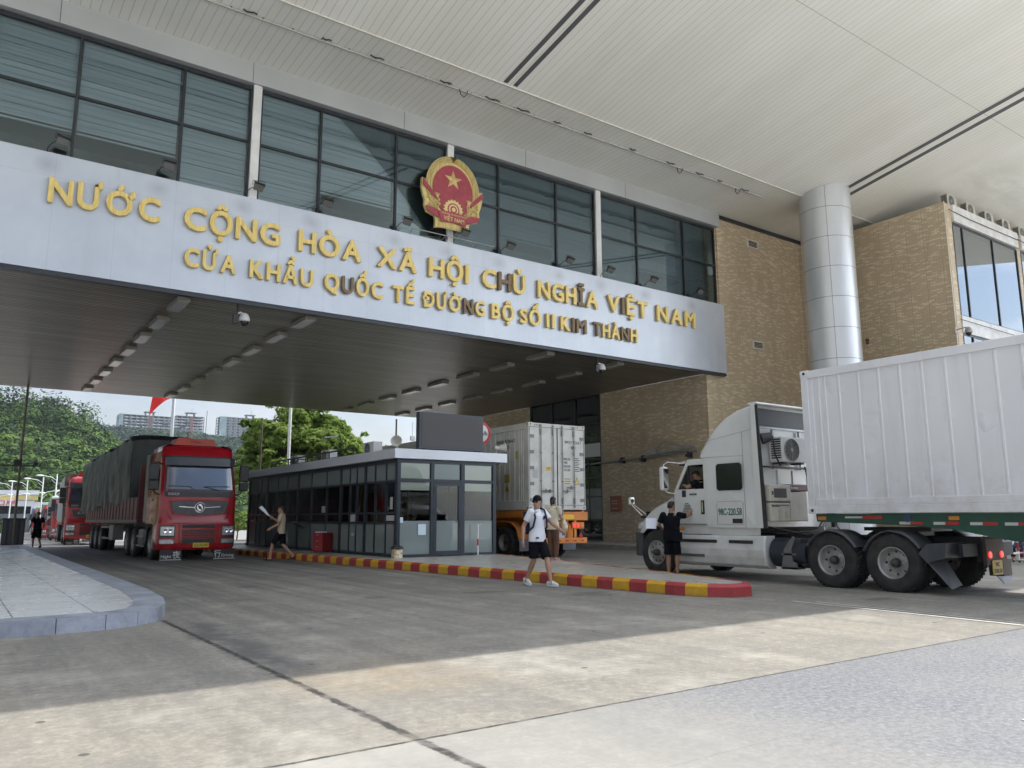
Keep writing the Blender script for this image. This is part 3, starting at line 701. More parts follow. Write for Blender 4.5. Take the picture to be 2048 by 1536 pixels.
def make_ac(label, loc, rz=0, group=None, w=0.86, h=0.62, d=0.33, dirty=True):
    t = thing('air_conditioner', label, 'air conditioner', loc, rz, group)
    cm = mat('ac_beige', (0.50, 0.47, 0.40), 0.5, var=0.1, dirt=0.6) if dirty else mat('ac_white', (0.66, 0.67, 0.66), 0.4, dirt=0.3)
    b = MB(); b.box(-w / 2, w / 2, 0, d, 0.04, h); b.build('casing', cm, t, bevel=0.012)
    b = MB(); cx = -w * 0.1; R_ = h * 0.40; zc = h * 0.52
    b.lathe([(0, R_ + 0.02), (0.015, R_ + 0.01), (0.015, R_), (-0.002, R_)], (cx, -0.002, zc), (0, -1, 0), 28, 0)
    for k in range(7):
        r = R_ * (k + 1) / 8; b.lathe([(0.006, r - 0.004), (0.010, r), (0.006, r + 0.004)], (cx, -0.002, zc), (0, -1, 0), 24, 0)
    for k in range(12):
        a = k * math.pi / 6; b.bar((cx + math.cos(a) * 0.04, -0.008, zc + math.sin(a) * 0.04), (cx + math.cos(a) * R_, -0.008, zc + math.sin(a) * R_), 0.005, 0.005, 0)
    b.cyl((cx, 0, zc), (cx, -0.015, zc), 0.045, n=14, mi=0)
    b.build('fan_grille', mat('ac_grille', (0.30, 0.30, 0.28), 0.5), t)
    b = MB(); b.cyl((cx, -0.0015, zc), (cx, -0.003, zc), R_, n=28); b.build('fan_opening', M_BLACK, t)
    b = MB()
    for k in range(9): b.box(-w / 2 - 0.004, -w / 2 + 0.002, 0.03, d - 0.05, 0.12 + k * h * 0.085, 0.12 + k * h * 0.085 + h * 0.055)
    b.build('side_louvre', M_BLACK, t)
    b = MB(); b.box(-w / 2 + 0.06, -w / 2 + 0.16, 0.02, d - 0.02, 0, 0.04); b.box(w / 2 - 0.16, w / 2 - 0.06, 0.02, d - 0.02, 0, 0.04); b.build('foot', M_FRAME, t)
    return t
acs = ['first grimy outdoor air conditioner, at the corner of the office roof edge', 'second grimy outdoor air conditioner from the office corner', 'third air conditioner from the office corner, in the middle of the roof row',
       'fourth air conditioner from the office corner on the roof ledge', 'air conditioner at the right end of the roof row, cut by the picture edge']
ac0 = make_ac(acs[0], (36.75, WY + 0.12, 15.43), 0, 'air conditioners on the office roof edge')
for i in range(1, 5): dup(ac0, (36.75 + 1.83 * i, WY + 0.12, 15.43), 0, acs[i])
# ---------------------------------------------------------------- lettering
def m_gold(name, c1, c2):
    g = NG(name, rough=0.40, metal=0.2)
    st = g.noise(1.0, 5, 0.7, st=(14, 14, 1.2)); c = g.mix(g.mr(st, 0.35, 0.65), c1, c2)
    c = g.mix(g.mr(g.noise(3.5, 5, 0.7, st=(2.5, 1, 1)), 0.62, 0.74, 0, 0.4), c, (0.34, 0.22, 0.09)); g.color(c); g.bump(g.noise(9, 3), 0.25, 0.01); return g.m
M_GOLD = m_gold('gold_leaf', (0.66, 0.47, 0.12), (0.86, 0.68, 0.27))
M_BROWN = m_gold('tarnished_gold', (0.14, 0.09, 0.045), (0.24, 0.16, 0.08))
def lettering(words, z, cap, y, parent_label, browned):
    t = thing('sign_lettering', parent_label, 'lettering')
    for wi, (wd, x0, x1) in enumerate(words):
        gl = [text_geo(ch, 0.0) for ch in wd]; gl = [(q[0], q[1], q[2] - 0.045, q[3] + 0.045) for q in gl]
        wid = [(g_[3] - g_[2]) * cap * 0.97 for g_ in gl]
        n = len(wd); gap = (x1 - x0 - sum(wid)) / max(1, n - 1) if n > 1 else 0; sx = 1.0
        if n > 1 and gap < 0.09: sx = (x1 - x0 - 0.09 * (n - 1)) / sum(wid); gap = 0.09
        x = x0
        for ci, ch in enumerate(wd):
            vs, fs, a, c = gl[ci]; b = MB()
            bn = (wi, ci) in browned
            for kk in range(9): b.geo(([((v[0] - a + (0.045 * math.cos(kk * 0.7854 + 0.39) if kk else 0)) * sx * cap * 0.97, (v[1] * 0.95 + 0.025 + (0.038 * math.sin(kk * 0.7854 + 0.39) if kk else 0)) * cap, v[2] * (0.10 - 0.0008 * kk)) for v in vs], fs), (x, y, z), (1, 0, 0), (0, 0, 1), (0, -1, 0))
            o = b.build('letter', M_BROWN if bn else M_GOLD, t)
            if bn: o['label'] = 'letter tarnished to brown'
            x += wid[ci] * sx + gap
    return t
lettering([('NƯỚC', 1.42, 4.25), ('CỘNG', 4.90, 7.78), ('HÒA', 8.37, 10.54), ('XÃ', 11.13, 12.64), ('HỘI', 13.12, 14.79), ('CHỦ', 15.37, 17.35), ('NGHĨA', 17.95, 21.05), ('VIỆT', 21.58, 23.90), ('NAM', 24.45, 26.90)],
          9.785, 0.74, 23.665, 'upper row of large raised gold letters across the pale fascia', {(5, 1), (7, 1), (6, 3)})
lettering([('CỬA', 4.98, 6.47), ('KHẨU', 6.88, 8.92), ('QUỐC', 9.28, 11.37), ('TẾ', 11.73, 12.58), ('ĐƯỜNG', 12.9, 15.48), ('BỘ', 15.78, 16.80), ('SỐ', 17.08, 18.08), ('II', 18.35, 18.76), ('KIM', 19.06, 20.40), ('THÀNH', 20.77, 23.23)],
          8.645, 0.60, 23.665, 'lower row of smaller raised gold letters, several tarnished brown', {(2, 1), (4, 3), (8, 1), (8, 2), (9, 0), (9, 3)})

# ---------------------------------------------------------------- emblem
em = thing('state_emblem', 'red and gold round emblem with star and cogwheel above the lettering', 'emblem', (13.95, 23.40, 11.56))
M_EG = m_gold('emblem_gold', (0.56, 0.42, 0.15), (0.80, 0.66, 0.30))
M_ER = mat('emblem_red', (0.36, 0.055, 0.075), 0.5, var=0.18, vscale=5, dirt=0.15)
def ell(cx, cy, rx, ry, a0, a1, n): return [(cx + rx * math.cos(R(a0 + (a1 - a0) * i / n)), cy + ry * math.sin(R(a0 + (a1 - a0) * i / n))) for i in range(n + 1)]
right = ell(0, 1.62, 1.08, 1.12, -8, 90, 18)
half = [(0.72, 0.0), (0.70, 0.22), (0.73, 0.42), (1.05, 0.52), (1.16, 0.75), (1.14, 0.95), (1.21, 1.12), (1.28, 1.38), (1.27, 1.76), (1.14, 1.72)] + right[2:]
outl = [(0, 0.10), (0.36, 0.07)] + half + [(-x, y) for x, y in reversed(half[:-1])] + [(-0.36, 0.07)]
FX = dict(ex=(1, 0, 0), ey=(0, 0, 1))
b = MB(); b.prism(outl, (0, 0, 0), (1, 0, 0), (0, 0, 1), (0, 0.12, 0)); b.build('back_plate', M_EG, em, bevel=0.015)
b = MB(); disc = ell(0, 1.50, 0.84, 0.98, -180, 180, 40)[:-1]; b.prism([(x, max(y, 0.60)) for x, y in disc], (0, -0.004, 0), (1, 0, 0), (0, 0, 1), (0, -0.03, 0)); b.build('red_field', M_ER, em)
b = MB(); c0 = (0, -0.13, 1.93); pts = []
for k in range(10):
    r = 0.38 if k % 2 == 0 else 0.15; a = math.pi / 2 + k * math.pi / 5; pts.append((math.cos(a) * r, -0.036, 1.93 + math.sin(a) * r))
b._add([c0] + pts, [(0, 1 + (k + 1) % 10, 1 + k) for k in range(10)]); b.build('star', M_EG, em)
b = MB(); gp = []
for k in range(72):
    a = 2 * math.pi * k / 72; r = 0.41 if (k // 2) % 2 == 0 else 0.36; gp.append((math.cos(a) * r, 0.76 + math.sin(a) * r))
b.prism([p for p in gp if p[1] > 0.60] + [(-0.2, 0.60)], (0, -0.036, 0), (1, 0, 0), (0, 0, 1), (0, -0.03, 0), 0)
for r, m_ in ((0.25, 1), (0.20, 0), (0.14, 1), (0.08, 0)):
    b.prism([(math.cos(t) * r, 0.78 + math.sin(t) * r) for t in [2 * math.pi * i / 28 for i in range(28)]], (0, -0.062 - (0.25 - r) * 0.05, 0), (1, 0, 0), (0, 0, 1), (0, -0.012, 0), m_)
b.build('cogwheel', [mat('pale_gold', (0.72, 0.58, 0.26), 0.4, 0.3), M_ER], em)
b = MB()
for s_ in (-1, 1):
    for ring in range(4):
        for k in range(34):
            a = R(-38 + 128 * k / 33 + ring * 1.7); rr = (0.90 + ring * 0.055)
            x = s_ * math.cos(a) * rr * 1.02; z = 1.60 + math.sin(a) * (rr + 0.13)
            if z < 0.55: continue
            tn = Vector((-s_ * math.sin(a), 0, math.cos(a))); cc = Vector((x, -0.02, z))
            b.bar(cc - tn * 0.035 + Vector((s_ * 0.012 * (ring % 2), 0, 0)), cc + tn * 0.035, 0.035, 0.045, 0, up=(0, 1, 0))
    for k in range(70):
        u = rnd.uniform(0.55, 1.05); v = rnd.uniform(0.62, 1.25)
        if (u - 0.85) ** 2 / 0.09 + (v - 0.92) ** 2 / 0.16 > 1: continue
        b.sphere((s_ * u, -0.04, v), 0.035, 6, 0, (0.8, 1, 1.3))
    for k in range(6):
        a = R(60 + k * 16); b.bar((s_ * 0.66, -0.05, 1.12), (s_ * (0.66 - math.cos(a) * 0.2), -0.06, 1.12 + math.sin(a) * 0.17), 0.018, 0.02, 0, up=(0, 1, 0))
b.build('rice_wreath', M_EG, em)
b = MB()
for s_ in (-1, 1):
    q = [(s_ * 1.25, 1.72), (s_ * 1.25, 1.48), (s_ * 0.75, 1.02), (s_ * 0.72, 1.16)]
    b.prism(q, (0, -0.045, 0), (1, 0, 0), (0, 0, 1), (0, -0.03, 0)); q = [(s_ * 1.12, 0.72), (s_ * 1.08, 0.55), (s_ * 0.62, 0.36), (s_ * 0.55, 0.62), (s_ * 0.8, 0.70)]
    b.prism(q, (0, -0.045, 0), (1, 0, 0), (0, 0, 1), (0, -0.025, 0))
b.prism([(-0.66, 0.60), (-0.50, 0.22), (-0.25, 0.27), (0, 0.29), (0.25, 0.27), (0.50, 0.22), (0.66, 0.60), (0.3, 0.66), (0, 0.68), (-0.3, 0.66)], (0, -0.072, 0), (1, 0, 0), (0, 0, 1), (0, -0.03, 0))
b.build('ribbon', M_ER, em)
b = MB(); b.text('VIỆT NAM', (0, -0.104, 0.325), (1, 0, 0), (0, 0, 1), 0.15, 0.008, 0.01, width=0.86, align='C'); b.text('CỘNG HÒA XÃ HỘI CHỦ NGHĨA', (0, -0.104, 0.54), (1, 0, 0), (0, 0, 1), 0.062, 0.006, 0.012, width=1.08, align='C')
b.build('ribbon_lettering', mat('pale_gold', (0.7, 0.6, 0.3)), em)
b = MB()
for k in range(5): b.bar((-0.68, -0.01, 0.04 + k * 0.045), (0.68, -0.01, 0.04 + k * 0.045), 0.02, 0.022, 0, up=(0, 1, 0))
b.bar((-0.3, 0.12, 0.9), (-0.3, 0.45, 0.9), 0.05, 0.05); b.bar((0.3, 0.12, 0.9), (0.3, 0.45, 0.9), 0.05, 0.05); b.build('base_band', M_EG, em)

# ---------------------------------------------------------------- floodlights on the fascia
def make_flood():
    t = thing('floodlight', 'x', 'floodlight', (0, 0, 0), 0, 'floodlights along the top of the fascia')
    b = MB(); T = Matrix.Translation((0.22, -0.25, 0.34)) @ Matrix.Rotation(R(-38), 4, 'X') @ Matrix.Rotation(R(12), 4, 'Y'); b.T = T
    b.prism([(-0.17, -0.13), (0.17, -0.13), (0.13, 0.12), (-0.13, 0.12)], (0, 0, -0.05), (1, 0, 0), (0, 1, 0), (0, 0, 0.10)); hs = b.build('housing', M_BLACK, t, bevel=0.01)
    b = MB(); b.T = T; b.box(-0.145, 0.145, -0.105, 0.10, -0.058, -0.052); b.build('lens', mat('lamp_lens', (0.20, 0.20, 0.19), 0.25, 0.3), hs)
    b = MB(); b.T = T
    for k in range(6): b.box(-0.12, 0.12, -0.10 + k * 0.038, -0.092 + k * 0.038, 0.05, 0.075)
    b.build('cooling_fins', M_BLACK, hs)
    b = MB(); b.tube([(0.04, -0.25, 0.36), (0.02, -0.28, 0.50), (0.40, -0.28, 0.52), (0.40, -0.25, 0.36)], 0.010, 6)
    b.tube([(-0.10, 0.05, 0.0), (-0.09, -0.02, 0.16), (0.0, -0.12, 0.28), (0.16, -0.24, 0.36)], 0.014, 6); b.build('bracket', M_FRAME, t)
    return t
fl = make_flood()
fx = [(1.42, 'leftmost floodlight on the fascia top, left of the first gold letter'), (4.2, 'second floodlight from the left, dark against the wide window'), (6.78, 'third floodlight, at the foot of the first white window post'),
      (9.05, 'fourth floodlight, on the fascia over the word with the grave accent'), (12.0, 'floodlight just left of the round emblem'), (16.4, 'first floodlight right of the emblem bracket'),
      (19.3, 'floodlight left of the third white window post'), (21.5, 'floodlight at the foot of the third white window post'), (24.05, 'next to last floodlight at the right end of the fascia'), (27.0, 'last floodlight at the far right end of the fascia')]
for i, (x, lb) in enumerate(fx):
    o = fl if i == 0 else dup(fl)
    o.location = (x, 23.78, 11.225); o['label'] = lb; o.rotation_euler = (0, 0, R(rnd.uniform(-8, 8)))
for x, rz, lb in ((13.75, R(160), 'floodlight turned up under the emblem, left of the pair'), (14.25, 0, 'floodlight hanging right below the emblem, right of the pair')):
    o = dup(fl, (x, 23.60, 11.25), rz, lb, 'pair of lamps under the emblem')
b = MB(); b.tube([(12.3, 23.45, 11.35), (15.8, 23.45, 11.35)], 0.02, 6)
for x in (12.4, 13.7, 15.0, 15.7): b.tube([(x, 23.45, 11.35), (x, 23.8, 11.23)], 0.015, 6)
tag(b.build('lamp_rail', M_GALV), 'thin galvanised rail on the fascia edge below the emblem', 'rail')

# ---------------------------------------------------------------- dome cameras
def make_dome(label, loc, rz, white=True, drop=True):
    t = thing('dome_camera', label, 'security camera', loc, rz, 'dome cameras on the building')
    wm = mat('camera_white', (0.62, 0.63, 0.62), 0.35) if white else mat('camera_grey', (0.42, 0.42, 0.40), 0.5, dirt=0.5)
    b = MB()
    if drop: b.box(-0.06, -0.02, -0.03, 0.03, -0.62, 0.0); b.box(-0.16, -0.02, -0.05, 0.05, -0.62, -0.34)
    else: b.box(-0.34, -0.32, -0.12, 0.12, -0.16, 0.12)
    b.build('mount_plate', M_BLACK if drop else wm, t)
    b = MB(); z0 = -0.30 if drop else 0.0
    b.tube([(-0.04 if drop else -0.32, 0, z0), (0.06, 0, z0 + 0.05), (0.16, 0, z0)], 0.03, 8)
    b.lathe([(0, 0.05), (0.05, 0.12), (0.16, 0.16), (0.24, 0.165), (0.26, 0.15)], (0.18, 0, z0 + 0.04), (0, 0, -1), 20); b.build('housing', wm, t)
    b = MB(); b.lathe([(0.26, 0.13), (0.32, 0.12), (0.38, 0.08), (0.41, 0.01)], (0.18, 0, z0 + 0.04), (0, 0, -1), 18); b.build('dome', mat('smoked_dome', (0.02, 0.02, 0.025), 0.08), t)
    return t
make_dome('cream dome camera hanging under the fascia above the red lorry', (6.75, 24.05, 7.86), 0)
make_dome('white dome camera on a bracket under the right end of the fascia', (21.3, 23.95, 7.86), 0)
make_dome('grey dome camera on the corner of the office wing above the container', (WX + 0.02, WY - 0.34, 9.45), R(-90), False, False)
b = MB(); b.sphere((WX - 0.05, 20.5, 9.75), 0.09, 12); b.box(WX - 0.10, WX - 0.001, 20.46, 20.54, 9.55, 9.68); tag(b.build('wall_sensor', mat('sensor_brown', (0.10, 0.06, 0.04), 0.4)), 'tiny round fitting on the brick side wall right of the column', 'wall fitting')

# ---------------------------------------------------------------- soffit lamps
def make_slamp():
    t = thing('soffit_lamp', 'x', 'ceiling lamp', (0, 0, 0), 0, 'box lamps in rows under the gate hall')
    b = MB(); b.box(-0.19, 0.19, -0.72, 0.72, -0.13, 0); b.build('lamp_housing', mat('lamp_cream', (0.22, 0.21, 0.18), 0.5, dirt=0.4), t, bevel=0.008)
    b = MB(); b.box(-0.165, 0.165, -0.69, 0.69, -0.138, -0.131); b.build('diffuser', mat('diffuser', (0.42, 0.43, 0.43), 0.16), t)
    return t
rows = [(5.17, 'leftmost'), (9.1, 'second'), (19.0, 'third'), (22.75, 'rightmost')]
ordn = ['nearest', 'second', 'third', 'fourth', 'fifth', 'sixth', 'seventh', 'farthest']
sl = make_slamp(); first = True
for x, rn in rows:
    for k in range(8):
        o = sl if first else dup(sl); first = False
        o.location = (x, 24.87 + 2.74 * k, 7.86)
        o['label'] = f'{ordn[k]} box lamp of the {rn} row under the gate hall'

# ---------------------------------------------------------------- booth
bo = thing('inspection_booth', 'long glazed inspection booth with dark grey frames and a pale flat roof', 'booth', (0, 0, 0))
M_BF = mat('booth_frame', (0.028, 0.036, 0.048), 0.35, 0.3, var=0.1)
M_BG = glass('booth_glass', (0.94, 0.97, 0.96), 1.55)
M_BFR = glass('booth_frosted', (0.50, 0.58, 0.58), 1.5, base=((0.34, 0.40, 0.39), 0.6))
M_BLIND = mat('cream_blind', (0.88, 0.90, 0.80), 0.8, var=0.05, vscale=2)
bx0, bx1, by0, by1 = 10.80, 14.30, 21.15, 35.6
b = MB(); b.box(bx0 + 0.1, bx1 - 0.1, by0 + 0.1, by1 - 0.1, 0.222, 0.28); b.build('floor', mat('booth_floor', (0.26, 0.27, 0.26), 0.4), bo)
b = MB(); b.box(10.64, 14.68, 21.02, 36.0, 3.11, 3.40); b.build('roof', mat('booth_roof_panel', (0.62, 0.65, 0.70), 0.35, 0.15, var=0.06, vscale=0.8), bo, bevel=0.01)
b = MB(); b.box(10.80, 14.45, 21.14, 35.7, 3.05, 3.108); b.build('roof_soffit', M_BF, bo)
# side wall facing the lane
ym = [by0 + 0.05, 21.9, 22.66, 23.35, 24.03, 24.57, 25.3, 26.56, 27.98, 29.3, 30.5, 31.61, 32.88, 33.67, 34.23, 35.27]
main = {2 + 1: 1, 6: 1, 9: 1, 12: 1, 15: 1, 0: 1}
fr = MB()
for i, y in enumerate(ym):
    wd = 0.13 if i in main else 0.06
    fr.box(bx0 - (0.02 if i in main else 0), bx0 + 0.06, y - wd / 2, y + wd / 2, 0.22, 3.05)
for z, h in ((0.22, 0.1), (1.18, 0.07), (1.48, 0.06), (2.42, 0.07), (2.98, 0.07)): fr.box(bx0 + 0.004, bx0 + 0.055, by0 + 0.1, by1, z, z + h)
fs_ = fr.build('side_frame', M_BF, bo)
for i in range(len(ym) - 1):
    y0 = ym[i] + 0.035; y1 = ym[i + 1] - 0.035
    for z0, z1, mm in ((0.32, 1.18, M_BFR), (1.25, 1.48, M_BG), (1.54, 2.42, M_BG), (2.49, 2.98, M_BFR)):
        p = MB(); p.box(bx0 + 0.025, bx0 + 0.035, y0, y1, z0, z1); p.build('pane', mm, fs_)
# far side and back
fr = MB()
for y in (by0 + 0.05, 24, 27, 30, 33, by1 - 0.05): fr.box(bx1 - 0.06, bx1, y - 0.05, y + 0.05, 0.22, 3.05)
fr.box(bx1 - 0.055, bx1 - 0.005, by0 + 0.1, by1, 0.22, 1.2); fr.box(bx1 - 0.055, bx1 - 0.005, by0 + 0.1, by1, 2.42, 2.49); fr.box(bx0 + 0.1, bx1 - 0.06, by1 - 0.06, by1, 0.22, 3.05)
fr.build('far_frame', M_BF, bo)
b = MB(); b.box(bx1 - 0.035, bx1 - 0.025, by0 + 0.1, by1 - 0.1, 1.2, 2.42); b.box(bx1 - 0.035, bx1 - 0.025, by0 + 0.1, by1 - 0.1, 2.49, 3.05); b.build('far_glazing', M_BG, bo)
# front
fr = MB()
for x0, x1 in ((10.80, 10.90), (11.93, 12.04), (13.0, 13.13), (14.19, 14.31)): fr.box(x0, x1, by0 - 0.03, by0 + 0.07, 0.22, 3.05)
fr.box(10.90, 11.93, by0 - 0.02, by0 + 0.06, 0.22, 0.30); fr.box(13.13, 14.19, by0 - 0.02, by0 + 0.06, 0.22, 0.30)
fr.box(10.90, 14.19, by0 - 0.022, by0 + 0.062, 2.43, 2.52); fr.box(10.90, 14.19, by0 - 0.022, by0 + 0.062, 3.0, 3.05)
ff = fr.build('front_frame', M_BF, bo)
for x0, x1 in ((10.90, 11.93), (12.04, 13.0), (13.13, 14.19)):
    p = MB(); p.box(x0, x1, by0 + 0.015, by0 + 0.025, 2.52, 3.0); p.build('pane', M_BG, ff)
for x0, x1 in ((10.90, 11.93), (13.13, 14.19)):
    p = MB(); p.box(x0, x1, by0 + 0.015, by0 + 0.025, 1.28, 2.43); p.build('pane', M_BG, ff)
    p = MB(); p.box(x0, x1, by0 + 0.015, by0 + 0.025, 0.30, 1.275); p.build('frosted_pane', M_BFR, ff)
    p = MB(); p.box(x0 + 0.02, x1 - 0.02, by0 + 0.045, by0 + 0.055, 2.53, 2.99); p.box(x0 + 0.02, x1 - 0.02, by0 + 0.045, by0 + 0.055, 2.18, 2.42); p.build('blind', M_BLIND, bo)
p = MB(); p.box(12.06, 12.98, by0 + 0.045, by0 + 0.055, 2.53, 2.99); p.build('tinted_panel', mat('tinted_panel', (0.20, 0.28, 0.33), 0.4), bo)
d = MB(); d.box(12.045, 12.135, by0 - 0.03, by0 + 0.04, 0.24, 2.425); d.box(12.91, 12.995, by0 - 0.03, by0 + 0.04, 0.24, 2.425); d.box(12.135, 12.91, by0 - 0.03, by0 + 0.04, 0.24, 0.38); d.box(12.135, 12.91, by0 - 0.03, by0 + 0.04, 2.34, 2.425)
do = d.build('door', M_BF, bo)
p = MB(); p.box(12.135, 12.91, by0, by0 + 0.01, 1.28, 2.34); p.build('pane', M_BG, do); p = MB(); p.box(12.135, 12.91, by0, by0 + 0.01, 0.38, 1.275); p.build('frosted_pane', M_BFR, do)
p = MB(); p.box(12.94, 12.97, by0 - 0.045, by0 - 0.03, 1.05, 1.32); p.bar((12.955, by0 - 0.06, 1.24), (12.80, by0 - 0.07, 1.24), 0.02, 0.02); p.build('handle', M_BLACK, do)
for z in (0.45, 1.45, 2.1):
    p = MB(); p.box(12.02, 12.05, by0 - 0.045, by0 - 0.03, z, z + 0.2); p.build('hinge', M_BLACK, do)
# papers taped inside the glass
b = MB(); b.box(11.52, 11.78, by0 - 0.006, by0 - 0.002, 0.86, 1.18); b.box(10.91, 11.01, by0 - 0.006, by0 - 0.002, 1.22, 1.38)
b.box(bx0 - 0.006, bx0 + 0.0, 21.42, 21.75, 1.78, 2.12) if False else None
b.build('taped_notice', mat('notice_blue', (0.55, 0.66, 0.74), 0.7), bo)
b = MB()
for y0, y1, z0, z1 in ((21.45, 21.62, 1.62, 1.98), (21.32, 21.85, 1.28, 1.44), (24.1, 24.45, 1.25, 1.52), (26.62, 26.95, 1.56, 1.78)):
    b = MB(); b.box(bx0 + 0.012, bx0 + 0.018, y0, y1, z0, z1); b.build('taped_paper', mat('paper_grey', (0.45, 0.48, 0.48), 0.8), bo)
# furniture seen dimly through the glass
t = thing('water_dispenser', 'blue water bottle on a white dispenser inside the booth front window', 'water dispenser', (11.35, 21.65, 0.28))
b = MB(); b.box(-0.14, 0.14, -0.14, 0.14, 0, 0.42); b.build('dispenser_body', M_WHITEP, t, bevel=0.02)
b = MB(); b.lathe([(0, 0.05), (0.05, 0.14), (0.35, 0.14), (0.40, 0.10), (0.42, 0.02)], (0, 0, 0.42), (0, 0, 1), 18); b.build('bottle', mat('bottle_blue', (0.03, 0.16, 0.42), 0.2), t)
t = thing('office_desk', 'grey office desk inside the booth behind the right front window', 'desk', (13.5, 21.9, 0.28))
b = MB(); b.box(-0.5, 0.6, -0.3, 0.3, 0.72, 0.76); b.build('desk_top', mat('desk_grey', (0.35, 0.36, 0.35), 0.5), t); b = MB(); b.box(-0.48, -0.44, -0.28, 0.28, 0, 0.72); b.box(0.54, 0.58, -0.28, 0.28, 0, 0.72); b.box(-0.44, 0.54, -0.27, -0.24, 0.1, 0.72); b.build('desk_panel', mat('desk_board', (0.33, 0.28, 0.2), 0.5), t)
for i, (x, y) in enumerate(((13.6, 24.5), (11.6, 25.5), (11.6, 29), (13.5, 28.5))):
    o = dup(t, (x, y, 0.28), R(90), f'{ordn[i]} desk deep inside the booth, behind the side windows', 'desks inside the booth')
# screen
sc_ = thing('display_screen', 'large blank grey display screen standing on the booth roof', 'screen', (12.79, 21.45, 3.40))
b = MB(); b.box(-1.17, 1.17, -0.10, 0.12, 0.06, 1.20); b.build('screen_housing', mat('screen_frame', (0.035, 0.045, 0.062), 0.35), sc_, bevel=0.01)
b = MB(); b.box(-1.09, 1.09, -0.112, -0.103, 0.13, 1.12); b.build('screen_face', mat('screen_matte', (0.060, 0.058, 0.060), 0.55, var=0.05, vscale=60), sc_)
b = MB(); b.box(-1.0, -0.9, -0.05, 0.05, 0, 0.06); b.box(0.9, 1.0, -0.05, 0.05, 0, 0.06); b.build('screen_foot', M_BF, sc_)
# horns
def make_horn(label, loc, rz):
    t = thing('loudspeaker', label, 'loudspeaker', loc, rz, 'horn loudspeakers on the booth roof')
    b = MB(); b.lathe([(0, 0.05), (0.04, 0.075), (0.10, 0.075), (0.12, 0.05), (0.20, 0.07), (0.34, 0.14), (0.38, 0.17), (0.375, 0.16), (0.33, 0.125), (0.2, 0.05), (0.2, 0.0)], (-0.1, 0, 0.20), (1, 0, 0.05), 22); b.build('horn', mat('horn_cream', (0.52, 0.51, 0.46), 0.4), t)
    b = MB(); b.cyl((-0.02, 0, 0), (-0.02, 0, 0.12), 0.015, n=8); b.bar((-0.02, -0.08, 0.13), (-0.02, 0.08, 0.13), 0.03, 0.012); b.build('bracket', M_GALV, t); return t
make_horn('cream horn loudspeaker on the left front corner of the booth roof', (10.86, 21.3, 3.40), R(-125))
make_horn('cream horn loudspeaker on the right end of the booth roof pointing at the container', (14.5, 21.35, 3.40), R(-12))
ac1 = make_ac('white air conditioner on the booth roof nearest the screen', (11.45, 24.6, 3.40), R(-90), 'air conditioners on the booth roof', w=0.78, h=0.50, dirty=False)
dup(ac1, (11.45, 28.4, 3.40), R(-90), 'middle air conditioner on the booth roof below the tree')
dup(ac1, (11.45, 31.7, 3.40), R(-90), 'farthest air conditioner on the booth roof near the red lorry')
t = thing('roof_lamp', 'tube lamp on a bent post rising from the booth roof before the tree', 'lamp', (11.2, 26.3, 3.4))
b = MB(); b.tube([(0, 0, 0), (0, 0, 0.62), (-0.05, 0, 0.78), (-0.12, 0, 0.84)], 0.022, 8); b.build('post', M_FRAME, t)
b = MB(); b.bar((-0.05, 0.15, 0.84), (-0.52, 0.3, 0.78), 0.10, 0.05); b.build('lamp_shade', mat('lamp_grey', (0.42, 0.42, 0.40), 0.4), t)
t = thing('cable_rack', 'black pipe rack running along the booth roof', 'rack', (11.05, 24.9, 3.4))
b = MB(); b.bar((0, 0, 0.30), (0, 8.5, 0.30), 0.06, 0.05); b.bar((0.25, 0, 0.12), (0.25, 8.5, 0.12), 0.04, 0.04); b.build('rail', M_BLACK, t)
for k in range(9):
    b = MB(); b.bar((0, k * 1.05, 0), (0, k * 1.05, 0.31), 0.03, 0.03); b.build('post', M_BLACK, t)
b = MB(); pp = [(0.1, 4 + 0.35 * k, 0.12 + 0.16 * abs(math.sin(k * 1.3))) for k in range(14)]; b.tube(pp, 0.018, 6); b.build('cable', M_BLACK, t)
# speed sign
t = thing('speed_limit_sign', 'round red rimmed speed limit sign half hidden behind the display screen', 'road sign', (14.55, 22.4, 0.22))
b = MB(); b.cyl((0, 0.06, 0), (0, 0.06, 4.3), 0.035, n=10); b.build('post', M_GALV, t)
b = MB(); b.cyl((0, 0.02, 3.97), (0, -0.0, 3.97), 0.40, n=40); b.build('sign_plate', mat('sign_red', (0.55, 0.035, 0.04), 0.4), t)
b = MB(); b.cyl((0, -0.002, 3.97), (0, -0.008, 3.97), 0.30, n=40); b.build('sign_face', mat('sign_white', (0.75, 0.75, 0.73), 0.4), t)
b = MB(); b.text('5km/h', (0.0, -0.012, 3.90), (1, 0, 0), (0, 0, 1), 0.15, 0.004, 0.02, width=0.5, align='C'); b.build('sign_text', M_BLACK, t)
